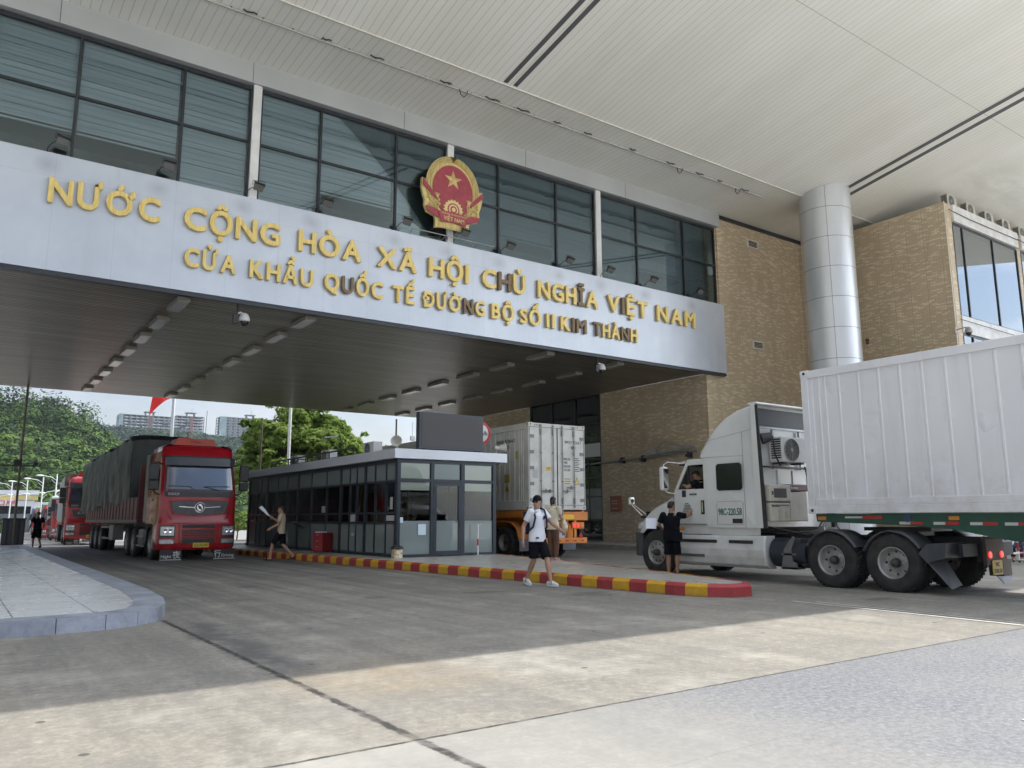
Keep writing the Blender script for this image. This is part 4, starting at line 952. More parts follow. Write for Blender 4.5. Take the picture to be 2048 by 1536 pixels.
# things on the island
t = thing('drawer_cabinet', 'red three drawer cabinet with papers on top beside the booth', 'cabinet', (10.47, 25.9, 0.22), R(-62))
b = MB(); b.box(-0.21, 0.21, -0.26, 0.26, 0.05, 0.66); b.build('cabinet_body', mat('cabinet_red', (0.22, 0.012, 0.015), 0.35), t, bevel=0.008)
for k in range(3):
    b = MB(); b.box(-0.20, 0.20, -0.275, -0.262, 0.07 + k * 0.195 + (0 if k == 0 else 0.03), 0.07 + (k + 1) * 0.195 - 0.01 + (0.03 if k < 2 else 0.0)); q = b.build('drawer', mat('cabinet_front', (0.27, 0.015, 0.018), 0.35), t)
    b = MB(); b.bar((-0.06, -0.29, 0.20 + k * 0.195), (0.06, -0.29, 0.20 + k * 0.195), 0.012, 0.012); b.build('handle', M_GALV, q)
for sx in (-0.17, 0.17):
    for sy in (-0.2, 0.2):
        b = MB(); b.cyl((sx - 0.012, sy, 0.025), (sx + 0.012, sy, 0.025), 0.025, n=12); b.build('castor', M_GALV, t)
b = MB(); b.box(-0.16, 0.08, -0.2, 0.1, 0.662, 0.70); t2 = tag(b.build('paper_stack', mat('paper_white', (0.74, 0.76, 0.82), 0.7)), 'white paper stack lying on the red drawer cabinet', 'paper'); t2.location = (10.47, 25.9, 0.22); t2.rotation_euler = (0, 0, R(-62))
t = thing('waste_bin', 'patterned bin with a black liner at the booth corner', 'bin', (10.72, 20.92, 0.216))
g = NG('bin_pattern', rough=0.6); vo = g.noise(11, 3, 0.6); g.color(g.mix(g.mr(vo, 0.5, 0.56), g.mix(g.mr(g.noise(16, 2), 0.5, 0.55), (0.55, 0.50, 0.33), (0.48, 0.20, 0.06)), (0.66, 0.62, 0.48)))
b = MB(); b.prism([(-0.13, -0.11), (0.13, -0.11), (0.13, 0.11), (-0.13, 0.11)], (0, 0, 0), (1, 0, 0), (0, 1, 0), (0, 0, 0.32)); b.build('bin_body', g.m, t, bevel=0.02)
b = MB()
rings = []
for z, r in ((0.26, 0.185), (0.31, 0.19), (0.335, 0.175), (0.35, 0.13)):
    rings.append([(math.cos(a) * r * (1 + 0.08 * math.sin(a * 7 + z * 30)) * 0.95, math.sin(a) * r * (1 + 0.08 * math.cos(a * 5)) * 0.85, z + 0.012 * math.sin(a * 4)) for a in [2 * math.pi * i / 24 for i in range(24)]])
b.loft(rings); b.build('bin_liner', M_BLACK, t)
t = thing('stanchion_post', 'thin white post with a red band before the booth right window', 'post', (13.5, 20.93, 0.216))
b = MB(); b.cyl((0, 0, 0), (0, 0, 0.018), 0.16, n=24); b.build('base', M_GALV, t)
b = MB(); b.cyl((0, 0, 0.018), (0, 0, 0.30), 0.024, n=12, mi=0); b.cyl((0, 0, 0.30), (0, 0, 0.50), 0.0245, n=12, mi=1); b.cyl((0, 0, 0.50), (0, 0, 0.92), 0.024, n=12, mi=0); b.build('pole', [M_WHITEP, mat('band_red', (0.42, 0.03, 0.03), 0.4)], t)
b = MB(); b.bar((-0.1, 0, 0.93), (0.1, 0, 0.93), 0.04, 0.02); b.build('belt_head', M_GALV, t)
t = thing('document_stand', 'small black slanted reading stand beside the booth behind the tan shirted man', 'stand', (10.45, 28.2, 0.22))
b = MB(); b.cyl((0, 0, 0), (0, 0, 0.85), 0.02, n=8); b.box(-0.15, 0.15, -0.12, 0.12, 0, 0.015); b.build('pole', M_BLACK, t)
b = MB(); b.T = Matrix.Translation((0, 0, 0.9)) @ Matrix.Rotation(R(35), 4, 'Y'); b.box(-0.2, 0.2, -0.25, 0.25, -0.02, 0.02); b.build('reading_panel', M_BLACK, t)
# ---------------------------------------------------------------- vehicle parts
M_TYRE = mat('tyre_rubber', (0.018, 0.018, 0.018), 0.85, col2=(0.045, 0.043, 0.041), vscale=6, bump=0.3, bscale=40)
M_RIM = mat('steel_rim', (0.40, 0.39, 0.38), 0.45, 0.4, var=0.2, vscale=9, dirt=0.5)
M_HUB = mat('hub_dark', (0.06, 0.055, 0.05), 0.6)
M_CHAS = mat('chassis_dark', (0.011, 0.012, 0.016), 0.6, var=0.3, dirt=0.4, dirtcol=(0.05, 0.045, 0.04))
M_MUD = mat('mudguard_grey', (0.045, 0.050, 0.058), 0.42, var=0.2, dirt=0.5, dirtcol=(0.20, 0.19, 0.17))
def m_truckwhite():
    g = NG('truck_white', rough=0.22, spec=0.5)
    c = g.mix(g.mr(g.noise(1.1, 4), 0.35, 0.65), (0.64, 0.65, 0.64), (0.70, 0.71, 0.70))
    c = g.mix(g.math('MULTIPLY', g.mr(g.noise(2.0, 6, 0.7), 0.42, 0.7), g.mr(g.z, 0.3, 1.4, 0.55, 0.08)), c, (0.33, 0.30, 0.25)); g.color(c)
    g.b.inputs['Coat Weight'].default_value = 0.4; g.b.inputs['Coat Roughness'].default_value = 0.1; return g.m
M_TW = m_truckwhite()
M_CHROME = mat('chrome', (0.75, 0.76, 0.78), 0.12, 1.0)
M_LAMPR = mat('red_lamp', (0.42, 0.015, 0.012), 0.25)
M_LAMPO = mat('orange_lamp', (0.70, 0.24, 0.02), 0.3)
M_LAMPC = mat('clear_lamp', (0.55, 0.58, 0.60), 0.12, 0.35, col2=(0.25, 0.26, 0.28), vscale=14)
M_YPL = mat('plate_yellow', (0.62, 0.42, 0.03), 0.5, var=0.1, dirt=0.25)
M_RETR = mat('reflector_white', (0.60, 0.60, 0.58), 0.4, dirt=0.3)
M_WGL = glass('truck_glass', (0.25, 0.29, 0.30), 1.6)
M_OPQ = mat('dark_glass', (0.008, 0.009, 0.010), 0.10, spec=0.35)

def wheel(par, x, y, z, r=0.52, w=0.28, side=-1, holes=10, name='wheel', rr=0.56, deep=0.06):
    """wheel whose axle lies along X; side -1: outer face looks to -X"""
    e = bpy.data.objects.new(name, None); COL.objects.link(e); e.parent = par; e.location = (x, y, z); e.empty_display_size = 0.1
    ax = (side, 0, 0); h = w / 2; R_ = r * rr
    b = MB()
    prof = [(-h, R_), (-h, r * 0.80), (-h * 0.9, r * 0.93), (-h * 0.72, r), (h * 0.72, r), (h * 0.9, r * 0.93), (h * 0.98, r * 0.82), (h * 0.90, r * 0.66), (h * 0.95, R_ * 1.02), (h * 0.7, R_)]
    b.lathe(prof, (0, 0, 0), ax, 40)
    for k in range(44):
        a = 2 * math.pi * k / 44
        for q in (-0.5, 0.0, 0.5):
            c = Vector((side * q * h * 0.9, math.cos(a + q * 0.07) * r, math.sin(a + q * 0.07) * r)); t = Vector((0, -math.sin(a), math.cos(a)))
            b.bar(c - t * 0.024, c + t * 0.024, h * 0.40, 0.014, 0, up=(side, 0, 0.001))
    b.build('tyre', M_TYRE, e)
    b = MB()
    b.lathe([(-h * 0.7, R_ * 0.9), (h * 0.70, R_ * 0.96), (h * 0.93, R_ * 1.0), (h * 0.95, R_ * 0.95), (h * 0.62, R_ * 0.90), (h * 0.45, R_ * 0.86), (h * 0.45 - deep, R_ * 0.80), (h * 0.40 - deep, R_ * 0.60), (h * 0.52 - deep, R_ * 0.5), (h * 0.55 - deep, R_ * 0.28), (h * 0.55 - deep, 0.0)], (0, 0, 0), ax, 40)
    for k in range(holes):
        a = 2 * math.pi * k / holes; c = Vector((side * (h * 0.415 - deep + 0.006), math.cos(a) * R_ * 0.70, math.sin(a) * R_ * 0.70))
        b.cyl(c - Vector(ax) * 0.004, c + Vector(ax) * 0.003, R_ * 0.085, n=10, mi=1)
        a += math.pi / holes; c = Vector((side * (h * 0.54 - deep), math.cos(a) * R_ * 0.40, math.sin(a) * R_ * 0.40)); b.cyl(c, c + Vector(ax) * 0.02, 0.014, n=6, mi=0)
    b.lathe([(h * 0.5 - deep, R_ * 0.30), (h * 0.5 - deep + 0.09, R_ * 0.27), (h * 0.5 - deep + 0.12, R_ * 0.20), (h * 0.5 - deep + 0.125, 0)], (0, 0, 0), ax, 20, 1)
    b.build('rim', [M_RIM, M_HUB], e)
    return e
def wcopy(src, par, x, y, z, flip=False):
    e = src.copy(); COL.objects.link(e); e.parent = par; e.location = (x, y, z)
    if flip: e.rotation_euler = (0, 0, math.pi)
    for ch in [c for c in bpy.data.objects if c.parent is src]:
        c = ch.copy(); COL.objects.link(c); c.parent = e
    return e

# ================================================================ white bonneted tractor unit
TX, TY = 15.40, 10.6
tr = thing('tractor_unit', 'white bonneted sleeper tractor unit with open driver window, coupled to the white container', 'truck', (TX, TY, 0))
def TB():
    b = MB(); b.T = Matrix.Translation((-1.25, -TY, 0)); return b      # x 0..2.5 across, y in site metres
YZ = dict(ex=(0, 1, 0), ey=(0, 0, 1))
b = TB()   # sleeper and roof cap
sl_prof = [(10.98, 1.13), (12.33, 1.13), (12.33, 2.70), (12.46, 2.72), (12.50, 2.88), (12.40, 3.02), (12.26, 3.20), (12.06, 3.42), (11.82, 3.60), (11.5, 3.74), (11.15, 3.81), (10.98, 3.82)]
rings = []
for x, e in ((0.0, 0.16), (0.015, 0.08), (0.07, 0.02), (0.2, 0.0), (1.25, -0.05), (2.3, 0.0), (2.43, 0.02), (2.485, 0.08), (2.5, 0.16)):
    ring = []
    for (y, z) in sl_prof:
        f = 1.0 if z > 2.8 else 0.0
        ring.append((x if z < 2.8 else 1.25 + (x - 1.25) * (1 - 0.12 * max(0, (z - 2.9))), y - e * f * 0.9 if y > 11.2 else y, z - e * f * 0.9))
    rings.append([tuple(p) for p in ring])
b.loft(rings, smooth=False); b.build('sleeper_body', M_TW, tr, bevel=0.02, seg=3)
for x0, x1 in ((0.02, 0.10), (2.40, 2.48)):   # cab sides round the open door window
    near = x0 < 1
    b = TB()
    b.prism([(12.335, 1.20), (13.33, 1.20), (13.33, 1.60), (13.33, 1.93), (13.28, 2.0), (12.335, 2.0)], (x0, 0, 0), (0, 1, 0), (0, 0, 1), (x1 - x0, 0, 0))
    d_ = b.build('door', M_TW, tr, bevel=0.012)
    b = TB(); b.prism([(12.335, 2.002), (12.40, 2.002), (12.40, 2.56), (12.86, 2.56), (13.22, 2.002), (13.29, 2.002), (12.90, 2.66), (12.335, 2.70)], (x0 + 0.002, 0, 0), (0, 1, 0), (0, 0, 1), (x1 - x0 - 0.004, 0, 0)); b.build('window_frame', M_TW, d_)
    b = TB(); b.box(x0 + 0.02, x1 - 0.02, 12.86, 12.90, 2.0, 2.555); b.build('window_divider', M_BLACK, d_)
    b = TB(); b.prism([(12.90, 2.01), (13.20, 2.01), (12.90, 2.51)], (x0 + 0.035, 0, 0), (0, 1, 0), (0, 0, 1), (0.01, 0, 0)); b.build('quarter_window', M_OPQ, d_)
    xo = x0 - 0.006 if near else x1 + 0.002
    b = TB(); b.box(xo, xo + 0.004, 12.335, 12.343, 1.2, 2.6); b.box(xo, xo + 0.004, 13.322, 13.33, 1.2, 1.93); b.box(xo, xo + 0.004, 12.343, 13.32, 1.196, 1.204); b.build('door_seam', M_BLACK, d_)
    b = TB(); b.box(xo - 0.012 if near else xo, xo + 0.016, 12.40, 12.50, 1.42, 1.74); b.build('handle', M_BLACK, d_, bevel=0.015)
    b = TB(); b.box(xo - 0.018 if near else xo + 0.014, xo + 0.02, 12.435, 12.465, 1.47, 1.70); b.build('handle_bar', M_CHROME, d_)
    b = TB(); b.box(xo - 0.01 if near else xo, xo + 0.014, 12.95, 13.07, 1.82, 1.98); b.build('vent_cap', M_BLACK, d_, bevel=0.02)
b = TB(); b.box(0.1, 2.4, 12.34, 12.95, 2.60, 2.70); b.box(0.1, 2.4, 12.34, 13.30, 1.18, 1.24); b.box(0.1, 2.4, 12.31, 12.335, 1.24, 2.6, 0); b.build('cab_roof', M_TW, tr, bevel=0.01)
b = TB(); b.prism([(12.90, 2.66), (13.15, 2.64), (13.16, 2.61), (12.95, 2.60)], (0.0, 0, 0), (0, 1, 0), (0, 0, 1), (2.5, 0, 0)); b.build('sun_visor', M_TW, tr, bevel=0.008)
b = TB(); b.prism([(12.98, 2.602), (13.12, 2.605), (13.12, 2.56), (13.0, 2.56)], (0.01, 0, 0), (0, 1, 0), (0, 0, 1), (2.48, 0, 0)); b.build('visor_strip', M_BLACK, tr)
b = TB(); b._add([(0.12, 13.28, 1.96), (2.38, 13.28, 1.96), (2.38, 12.93, 2.60), (0.12, 12.93, 2.60)], [(0, 1, 2, 3)]); b.build('windscreen', M_WGL, tr)
b = TB(); b.box(0.12, 2.38, 12.95, 13.28, 1.75, 1.95); b.box(0.4, 0.8, 12.36, 12.5, 1.3, 2.35, 1); b.box(0.35, 0.85, 12.36, 12.85, 1.3, 1.55, 1); b.build('dashboard', [M_BLACK, mat('seat_grey', (0.06, 0.06, 0.07), 0.8)], tr)
b = TB(); b.lathe([(0, 0.20), (0.02, 0.22), (0.04, 0.20), (0.02, 0.18), (0, 0.20)], (0.6, 13.0, 1.98), (0, -0.5, 0.8), 24); b.build('steering_wheel', M_BLACK, tr)
b = TB(); ww = [(11.30, 1.99), (11.35, 1.94), (11.95, 1.94), (12.0, 1.99), (12.0, 2.49), (11.95, 2.54), (11.35, 2.54), (11.30, 2.49)]
b.prism(ww, (-0.012, 0, 0), (0, 1, 0), (0, 0, 1), (0.02, 0, 0)); b.build('sleeper_window', M_OPQ, tr, bevel=0.006)
b = TB()
for y0, z0, y1, z1 in ((11.24, 1.14, 11.24, 3.2), (12.40, 3.06, 11.0, 3.24), (11.24, 2.685, 12.33, 2.71), (11.30, 1.20, 12.02, 1.20), (12.02, 1.20, 12.02, 1.66), (12.02, 1.70, 11.32, 1.70), (11.30, 1.22, 11.30, 1.68)):
    b.bar((-0.002, y0, z0), (-0.002, y1, z1), 0.006, 0.008, 0, up=(1, 0, 0))
b.build('panel_seam', mat('seam_grey', (0.20, 0.20, 0.20), 0.6), tr)
b = TB(); b.text('98C-220.58', (-0.004, 11.66, 1.40), (0, -1, 0), (0, 0, 1), 0.155, 0.004, 0.012, width=0.64, align='C'); b.build('registration_lettering', mat('green_paint', (0.02, 0.12, 0.08), 0.5), tr)
b = TB(); b.text('PROSTAR', (0.012, 12.72, 1.86), (0, -1, 0), (0, 0, 1), 0.045, 0.006, 0.02, width=0.22, align='C'); b.box(-0.004, 0.0, 11.33, 11.6, 1.22, 1.32); b.build('badge', M_BLACK, tr)
b = TB()
for k, (z, n_) in enumerate(((1.66, 0.10), (1.62, 0.16), (1.585, 0.14), (1.55, 0.18), (1.515, 0.24), (1.475, 0.26), (1.435, 0.28), (1.395, 0.28))):
    yy = 12.93 + n_ / 2
    while yy > 12.93 - n_ / 2: l_ = rnd.uniform(0.02, 0.045); b.box(0.0138, 0.0165, yy - l_, yy, z, z + 0.022, 1 if k in (5,) else 0); yy -= l_ + 0.012
b.build('door_decal', [mat('decal_green', (0.05, 0.14, 0.12), 0.5), mat('decal_red', (0.45, 0.08, 0.03), 0.5)], tr)
# bonnet and wings
b = TB(); WCY, WR = 13.95, 0.52; rings = []
for y, zf, zt, hw in ((13.34, 1.66, 1.985, 1.235), (13.42, 1.66, 1.98, 1.245), (13.50, 1.65, 1.97, 1.25), (13.7, 1.62, 1.94, 1.25), (13.95, 1.54, 1.86, 1.25), (14.2, 1.42, 1.74, 1.24), (14.38, 1.30, 1.60, 1.22), (14.48, 1.20, 1.44, 1.20), (14.58, 1.12, 1.26, 1.16), (14.64, 1.06, 1.12, 1.10)):
    q = 0.64 ** 2 - (y - WCY) ** 2; zb = max(0.80, WR + math.sqrt(q)) if q > 0 else (0.62 if y < 14 else 0.98); zb = min(zb, zf - 0.06)
    L_ = [(-hw + 0.0, zb), (-hw - 0.01, zb + (zf - zb) * 0.5), (-hw + 0.02, zf), (-hw + 0.14, zf + 0.10), (-hw + 0.38, zf + 0.13), (-hw + 0.52, zt - 0.06), (-0.45, zt), (0, zt + 0.015)]
    full = L_ + [(-x, z) for x, z in reversed(L_[:-1])]
    rings.append([(1.25 + x, y, z) for x, z in full])
b.loft(rings, closed=False, cap=False); n = len(rings[0]); b._add(rings[-1], [tuple(range(n))], 0); b._add(rings[0], [tuple(reversed(range(n)))], 0)
b.build('bonnet', M_TW, tr)
b = TB(); arch = []
for k in range(15):
    a = math.pi * k / 14; arch.append((WCY + math.cos(a) * 0.625, WR + math.sin(a) * 0.625))
for x in (0.0, 2.2):
    for k in range(14):
        (y0, z0), (y1, z1) = arch[k], arch[k + 1]; b.quad((x + 0.01, y0, z0), (x + 0.01, y1, z1), (x + 0.29, y1, z1), (x + 0.29, y0, z0))
    b.box(x + 0.29 if x < 1 else x, x + 0.30 if x < 1 else x + 0.01, 13.35, 14.55, 0.5, 1.5)
b.box(0.32, 2.18, 13.35, 14.5, 0.75, 1.5); b.build('wheel_housing', M_CHAS, tr)
b = TB(); bp = [(0.0, 14.42), (0.0, 14.62), (0.12, 14.76), (0.5, 14.84), (1.25, 14.87), (2.0, 14.84), (2.38, 14.76), (2.5, 14.62), (2.5, 14.42)]
b.prism(bp + [(2.3, 14.4), (0.2, 14.4)], (0, 0, 0.42), (1, 0, 0), (0, 1, 0), (0, 0, 0.56)); b.build('bumper', mat('bumper_grey', (0.045, 0.05, 0.06), 0.5, var=0.2), tr, bevel=0.03)
b = TB(); b.box(0.5, 2.0, 14.60, 14.70, 1.0, 1.45); b.build('grille', M_BLACK, tr, bevel=0.02)
for x in (0.03, 2.27):
    b = TB(); b.sphere((x + 0.1, 14.56, 1.13), 0.12, 14, 0, (0.9, 0.9, 0.95)); b.build('headlight', M_LAMPC, tr)
b = TB(); b.tube([(0.02, 13.12, 2.62), (-0.14, 13.35, 2.66), (-0.20, 13.42, 2.60), (-0.20, 13.42, 2.5)], 0.016, 8); b.tube([(-0.2, 13.42, 2.0), (-0.15, 13.38, 1.94), (0.02, 13.28, 1.90)], 0.014, 8); ma = b.build('mirror_arm', M_CHROME, tr)
b = TB(); b.box(-0.30, -0.10, 13.36, 13.50, 1.98, 2.55); mh = b.build('side_mirror', M_TW, tr, bevel=0.045, seg=4)
b = TB(); b.box(-0.28, -0.12, 13.352, 13.358, 2.04, 2.50); b.build('mirror_glass', M_CHROME, mh)
b = TB(); b.box(-0.05, 0.05, 13.15, 13.16, 0, 0.01) if False else None
b = TB(); b.tube([(0.10, 14.45, 1.36), (0.02, 14.80, 1.68)], 0.012, 8); b.tube([(0.12, 14.40, 1.44), (0.04, 14.78, 1.70)], 0.010, 8); b.box(0.05, 0.16, 14.40, 14.50, 1.33, 1.40, 1); b.build('bonnet_mirror_stalk', [M_CHROME, M_BLACK], tr)
b = TB(); b.box(-0.05, 0.10, 14.76, 14.86, 1.67, 1.86); q = b.build('bonnet_mirror', M_CHROME, tr, bevel=0.025, seg=3)
b = TB(); b.cyl((0.025, 14.755, 1.765), (0.025, 14.75, 1.765), 0.05, n=14); b.build('mirror_glass', M_BLACK, q)
# fairings
for x0, x1, s_ in ((0.0, 0.34, -1), (2.16, 2.5, 1)):
    near = s_ < 0; xo = 0.0 if near else 2.5
    b = TB(); rings = []
    for y in (10.76, 10.80, 11.86, 11.90, 13.2, 13.31):
        pts = [(0.10, 0.27), (-0.0, 0.34), (-0.035, 0.50), (-0.045, 0.66), (-0.03, 0.80), (-0.005, 0.92), (0.03, 0.96), (0.30, 0.96), (0.30, 0.27)]
        ins_ = 0.03 if y in (10.76, 13.31, 11.86, 11.90) else 0.0
        rings.append([((p[0] + ins_ * 0.5) if near else 2.5 - p[0] - ins_ * 0.5, y, p[1]) for p in pts])
    if near: rings = [list(reversed(r)) for r in rings]
    b.loft(rings, smooth=False); f_ = b.build('side_fairing', M_TW, tr, bevel=0.012)
    b = TB(); xs2 = (-0.05, -0.028) if near else (2.528, 2.55)
    b.box(*xs2, 12.04, 13.26, 0.79, 0.86); b.box(*xs2, 11.06, 11.70, 0.79, 0.86); b.build('rub_strip', M_BLACK, f_, bevel=0.008)
    b = TB(); b.box(xs2[0] - 0.004, xs2[1], 12.42, 13.20, 0.47, 0.53); b.build('step_tread', mat('tread_grey', (0.14, 0.14, 0.13), 0.5, 0.4), f_)
    b = TB(); b.box(0.02 if near else 2.2, 0.3 if near else 2.48, 12.25, 13.1, 0.962, 0.975); b.build('step_plate', mat('step_alu', (0.28, 0.27, 0.25), 0.5, 0.4), f_)
    b = TB(); b.box(0.06 if near else 2.4, 0.10 if near else 2.44, 10.95, 13.33, 0.965, 1.19); b.build('sill_panel', M_TW, f_)
    b = TB(); b.cyl((xo + 0.055 * (1 if near else -1), 13.12, 1.09), (xo + (-0.0 if near else 0), 13.12, 1.09), 0.045, n=14); b.build('side_marker', M_LAMPO, f_)
    b = TB(); b.prism([(10.80, 1.12), (10.98, 1.12), (10.98, 3.80), (10.86, 3.78)], (0.0 if near else 2.46, 0, 0), (0, 1, 0), (0, 0, 1), (0.04, 0, 0)); b.build('cab_extender', M_TW, tr)
    b = TB(); b.prism([(10.70, 1.12), (10.802, 1.12), (10.862, 3.77), (10.80, 3.77)], (0.004 if near else 2.47, 0, 0), (0, 1, 0), (0, 0, 1), (0.026, 0, 0)); b.build('rubber_edge', M_BLACK, tr)
# recess behind the cab
b = TB(); b.box(0.05, 2.45, 10.955, 10.978, 3.34, 3.72); b.build('roof_cavity', M_BLACK, tr)
b = TB(); b.box(0.04, 2.46, 10.86, 10.92, 3.27, 3.31); b.box(1.60, 1.64, 10.9, 10.95, 2.40, 3.27); b.box(0.62, 0.66, 10.9, 10.95, 2.40, 3.27); b.box(0.3, 2.3, 10.9, 10.95, 2.42, 2.46, 1); b.build('rear_rack', [M_GALV, M_FRAME], tr)
b = TB(); b.box(0.0, 2.5, 10.80, 11.05, 3.78, 3.83); b.build('roof_lip', M_TW, tr, bevel=0.02)
b = TB()
for k in range(4): b.box(0.25 + k * 0.55, 0.28 + k * 0.55, 10.955, 10.978, 1.95, 2.38)
b.box(0.1, 2.4, 10.955, 10.977, 2.02, 2.05); b.build('rear_panel_rib', M_TW, tr)
ac = make_ac('small white air conditioner hung behind the cab of the white tractor unit', (0, 0, 0), dirty=False)
ac.location = (TX - 1.25 + 0.98, 10.62, 2.50); ac.scale = (1.0, 1.0, 0.95)
gs = thing('generator_set', 'beige auxiliary generator with a maroon lid mounted behind the white cab', 'generator', (TX - 1.25 + 0.80, 10.84, 1.20)); gs.scale = (0.93, 0.95, 1.0)
M_BEI = mat('generator_beige', (0.56, 0.53, 0.44), 0.45, var=0.08, dirt=0.4)
b = MB(); b.box(-0.74, -0.02, -0.18, 0.22, 0.06, 0.46); b.box(-0.76, 0.02, -0.20, 0.22, 0.48, 0.84); b.box(0.03, 0.72, -0.14, 0.22, 0.06, 0.70); b.build('casing', M_BEI, gs, bevel=0.02)
b = MB(); b.box(0.03, 0.74, -0.16, 0.22, 0.71, 0.86); b.build('lid', mat('maroon', (0.10, 0.01, 0.025), 0.4), gs, bevel=0.02)
b = MB(); b.text('kwiet', (0.22, -0.162, 0.76), (1, 0, 0), (0, 0, 1), 0.06, 0.004, 0.03, width=0.26, align='C'); b.build('lid_lettering', M_WHITEP, gs)
b = MB(); b.text('kwiet', (-0.55, -0.183, 0.37), (1, 0, 0), (0, 0, 1), 0.06, 0.004, 0.03, width=0.3, align='C'); b.box(-0.38, -0.05, -0.184, -0.181, 0.39, 0.41); b.build('case_lettering', M_BLACK, gs)
b = MB(); b.box(-0.62, -0.15, -0.204, -0.201, 0.56, 0.76); b.box(-0.70, -0.64, -0.204, -0.201, 0.62, 0.70); b.build('control_panel', M_BLACK, gs)
b = MB(); b.box(-0.22, -0.08, -0.184, -0.181, 0.12, 0.26); b.box(-0.45, -0.34, -0.184, -0.181, 0.10, 0.33); b.build('vent_plate', mat('vent_cream', (0.62, 0.60, 0.45), 0.6, col2=(0.35, 0.33, 0.25), vscale=60), gs)
b = TB()
for pts in (((0.1, 10.8, 1.16), (0.6, 10.45, 1.02), (1.3, 10.4, 1.05), (1.7, 10.5, 1.3), (1.75, 10.2, 1.6)), ((1.72, 10.6, 2.0), (1.78, 10.3, 1.5), (1.6, 10.1, 1.15), (1.4, 9.9, 1.05)), ((0.35, 10.7, 3.1), (0.38, 10.68, 2.7), (0.5, 10.65, 2.45), (0.6, 10.7, 2.5)), ((1.3, 10.6, 2.45), (1.38, 10.6, 2.2), (1.45, 10.6, 2.05)), ((0.3, 10.7, 1.12), (0.9, 10.3, 0.95), (1.5, 10.3, 1.0))):
    b.tube(pts, 0.018, 7)
b.build('air_hose', M_BLACK, tr)
b = TB(); b.prism([(0.15, 3.15), (0.55, 3.2), (0.50, 3.0), (0.25, 2.92)], (0, 10.9, 0), (1, 0, 0), (0, 0, 1), (0, -0.05, 0)); b.build('work_lamp', M_BLACK, tr)
# chassis
b = TB()
for x in (0.82, 1.60): b.box(x, x + 0.09, 6.95, 13.4, 0.72, 0.98)
for y in (7.0, 8.55, 9.9): b.box(0.91, 1.60, y, y + 0.1, 0.74, 0.95)
b.box(0.30, 0.82, 6.9, 6.98, 0.66, 0.88); b.box(1.69, 2.2, 6.9, 6.98, 0.66, 0.88); b.box(0.86, 1.64, 6.86, 6.94, 0.55, 0.98); b.build('chassis_frame', M_CHAS, tr)
b = TB(); b.prism([(0.85, 7.7), (1.65, 7.7), (1.75, 8.5), (1.55, 9.1), (0.95, 9.1), (0.75, 8.5)], (0, 0, 1.08), (1, 0, 0), (0, 1, 0), (0, 0, 0.07)); b.box(0.95, 1.55, 8.0, 8.9, 0.98, 1.08); b.build('fifth_wheel', M_BLACK, tr, bevel=0.01)
b = TB(); b.cyl((0.32, 9.85, 0.62), (0.32, 10.70, 0.62), 0.30, n=24); b.build('fuel_tank', mat('tank_dark', (0.03, 0.035, 0.05), 0.3, 0.3), tr)
b = TB(); b.prism([(10.42, 0.30), (10.05, 0.30), (10.05, 0.42), (10.14, 0.46), (10.16, 0.70), (10.06, 0.92), (10.12, 0.96), (10.34, 0.70)], (0.02, 0, 0), (0, 1, 0), (0, 0, 1), (0.04, 0, 0)); b.box(0.02, 0.3, 10.05, 10.4, 0.58, 0.62); b.box(0.02, 0.3, 10.05, 10.42, 0.30, 0.34); b.build('side_step', mat('step_grey', (0.16, 0.165, 0.16), 0.5, 0.3), tr)
b = TB(); b.box(0.10, 0.5, 9.72, 10.0, 0.36, 0.92); b.build('battery_box', M_CHAS, tr, bevel=0.02)
for y in (8.02, 9.26, 13.95):
    b = TB(); b.cyl((0.3, y, 0.52), (2.2, y, 0.52), 0.07, n=12); b.sphere((1.25, y, 0.52), 0.2, 12); b.build('axle', M_CHAS, tr)
wf = wheel(tr, 0.14 - 1.25, 13.95 - TY, 0.52, 0.52, 0.28, -1, 10, deep=-0.02)
wcopy(wf, tr, 2.36 - 1.25, 13.95 - TY, 0.52, True)
wr_ = wheel(tr, 0.13 - 1.25, 8.02 - TY, 0.52, 0.52, 0.27, -1, 8, deep=0.09)
for x, y, fl_ in ((0.13, 9.26, 0), (0.45, 8.02, 0), (0.45, 9.26, 0), (2.37, 8.02, 1), (2.37, 9.26, 1), (2.05, 8.02, 1), (2.05, 9.26, 1)): wcopy(wr_, tr, x - 1.25, y - TY, 0.52, bool(fl_))
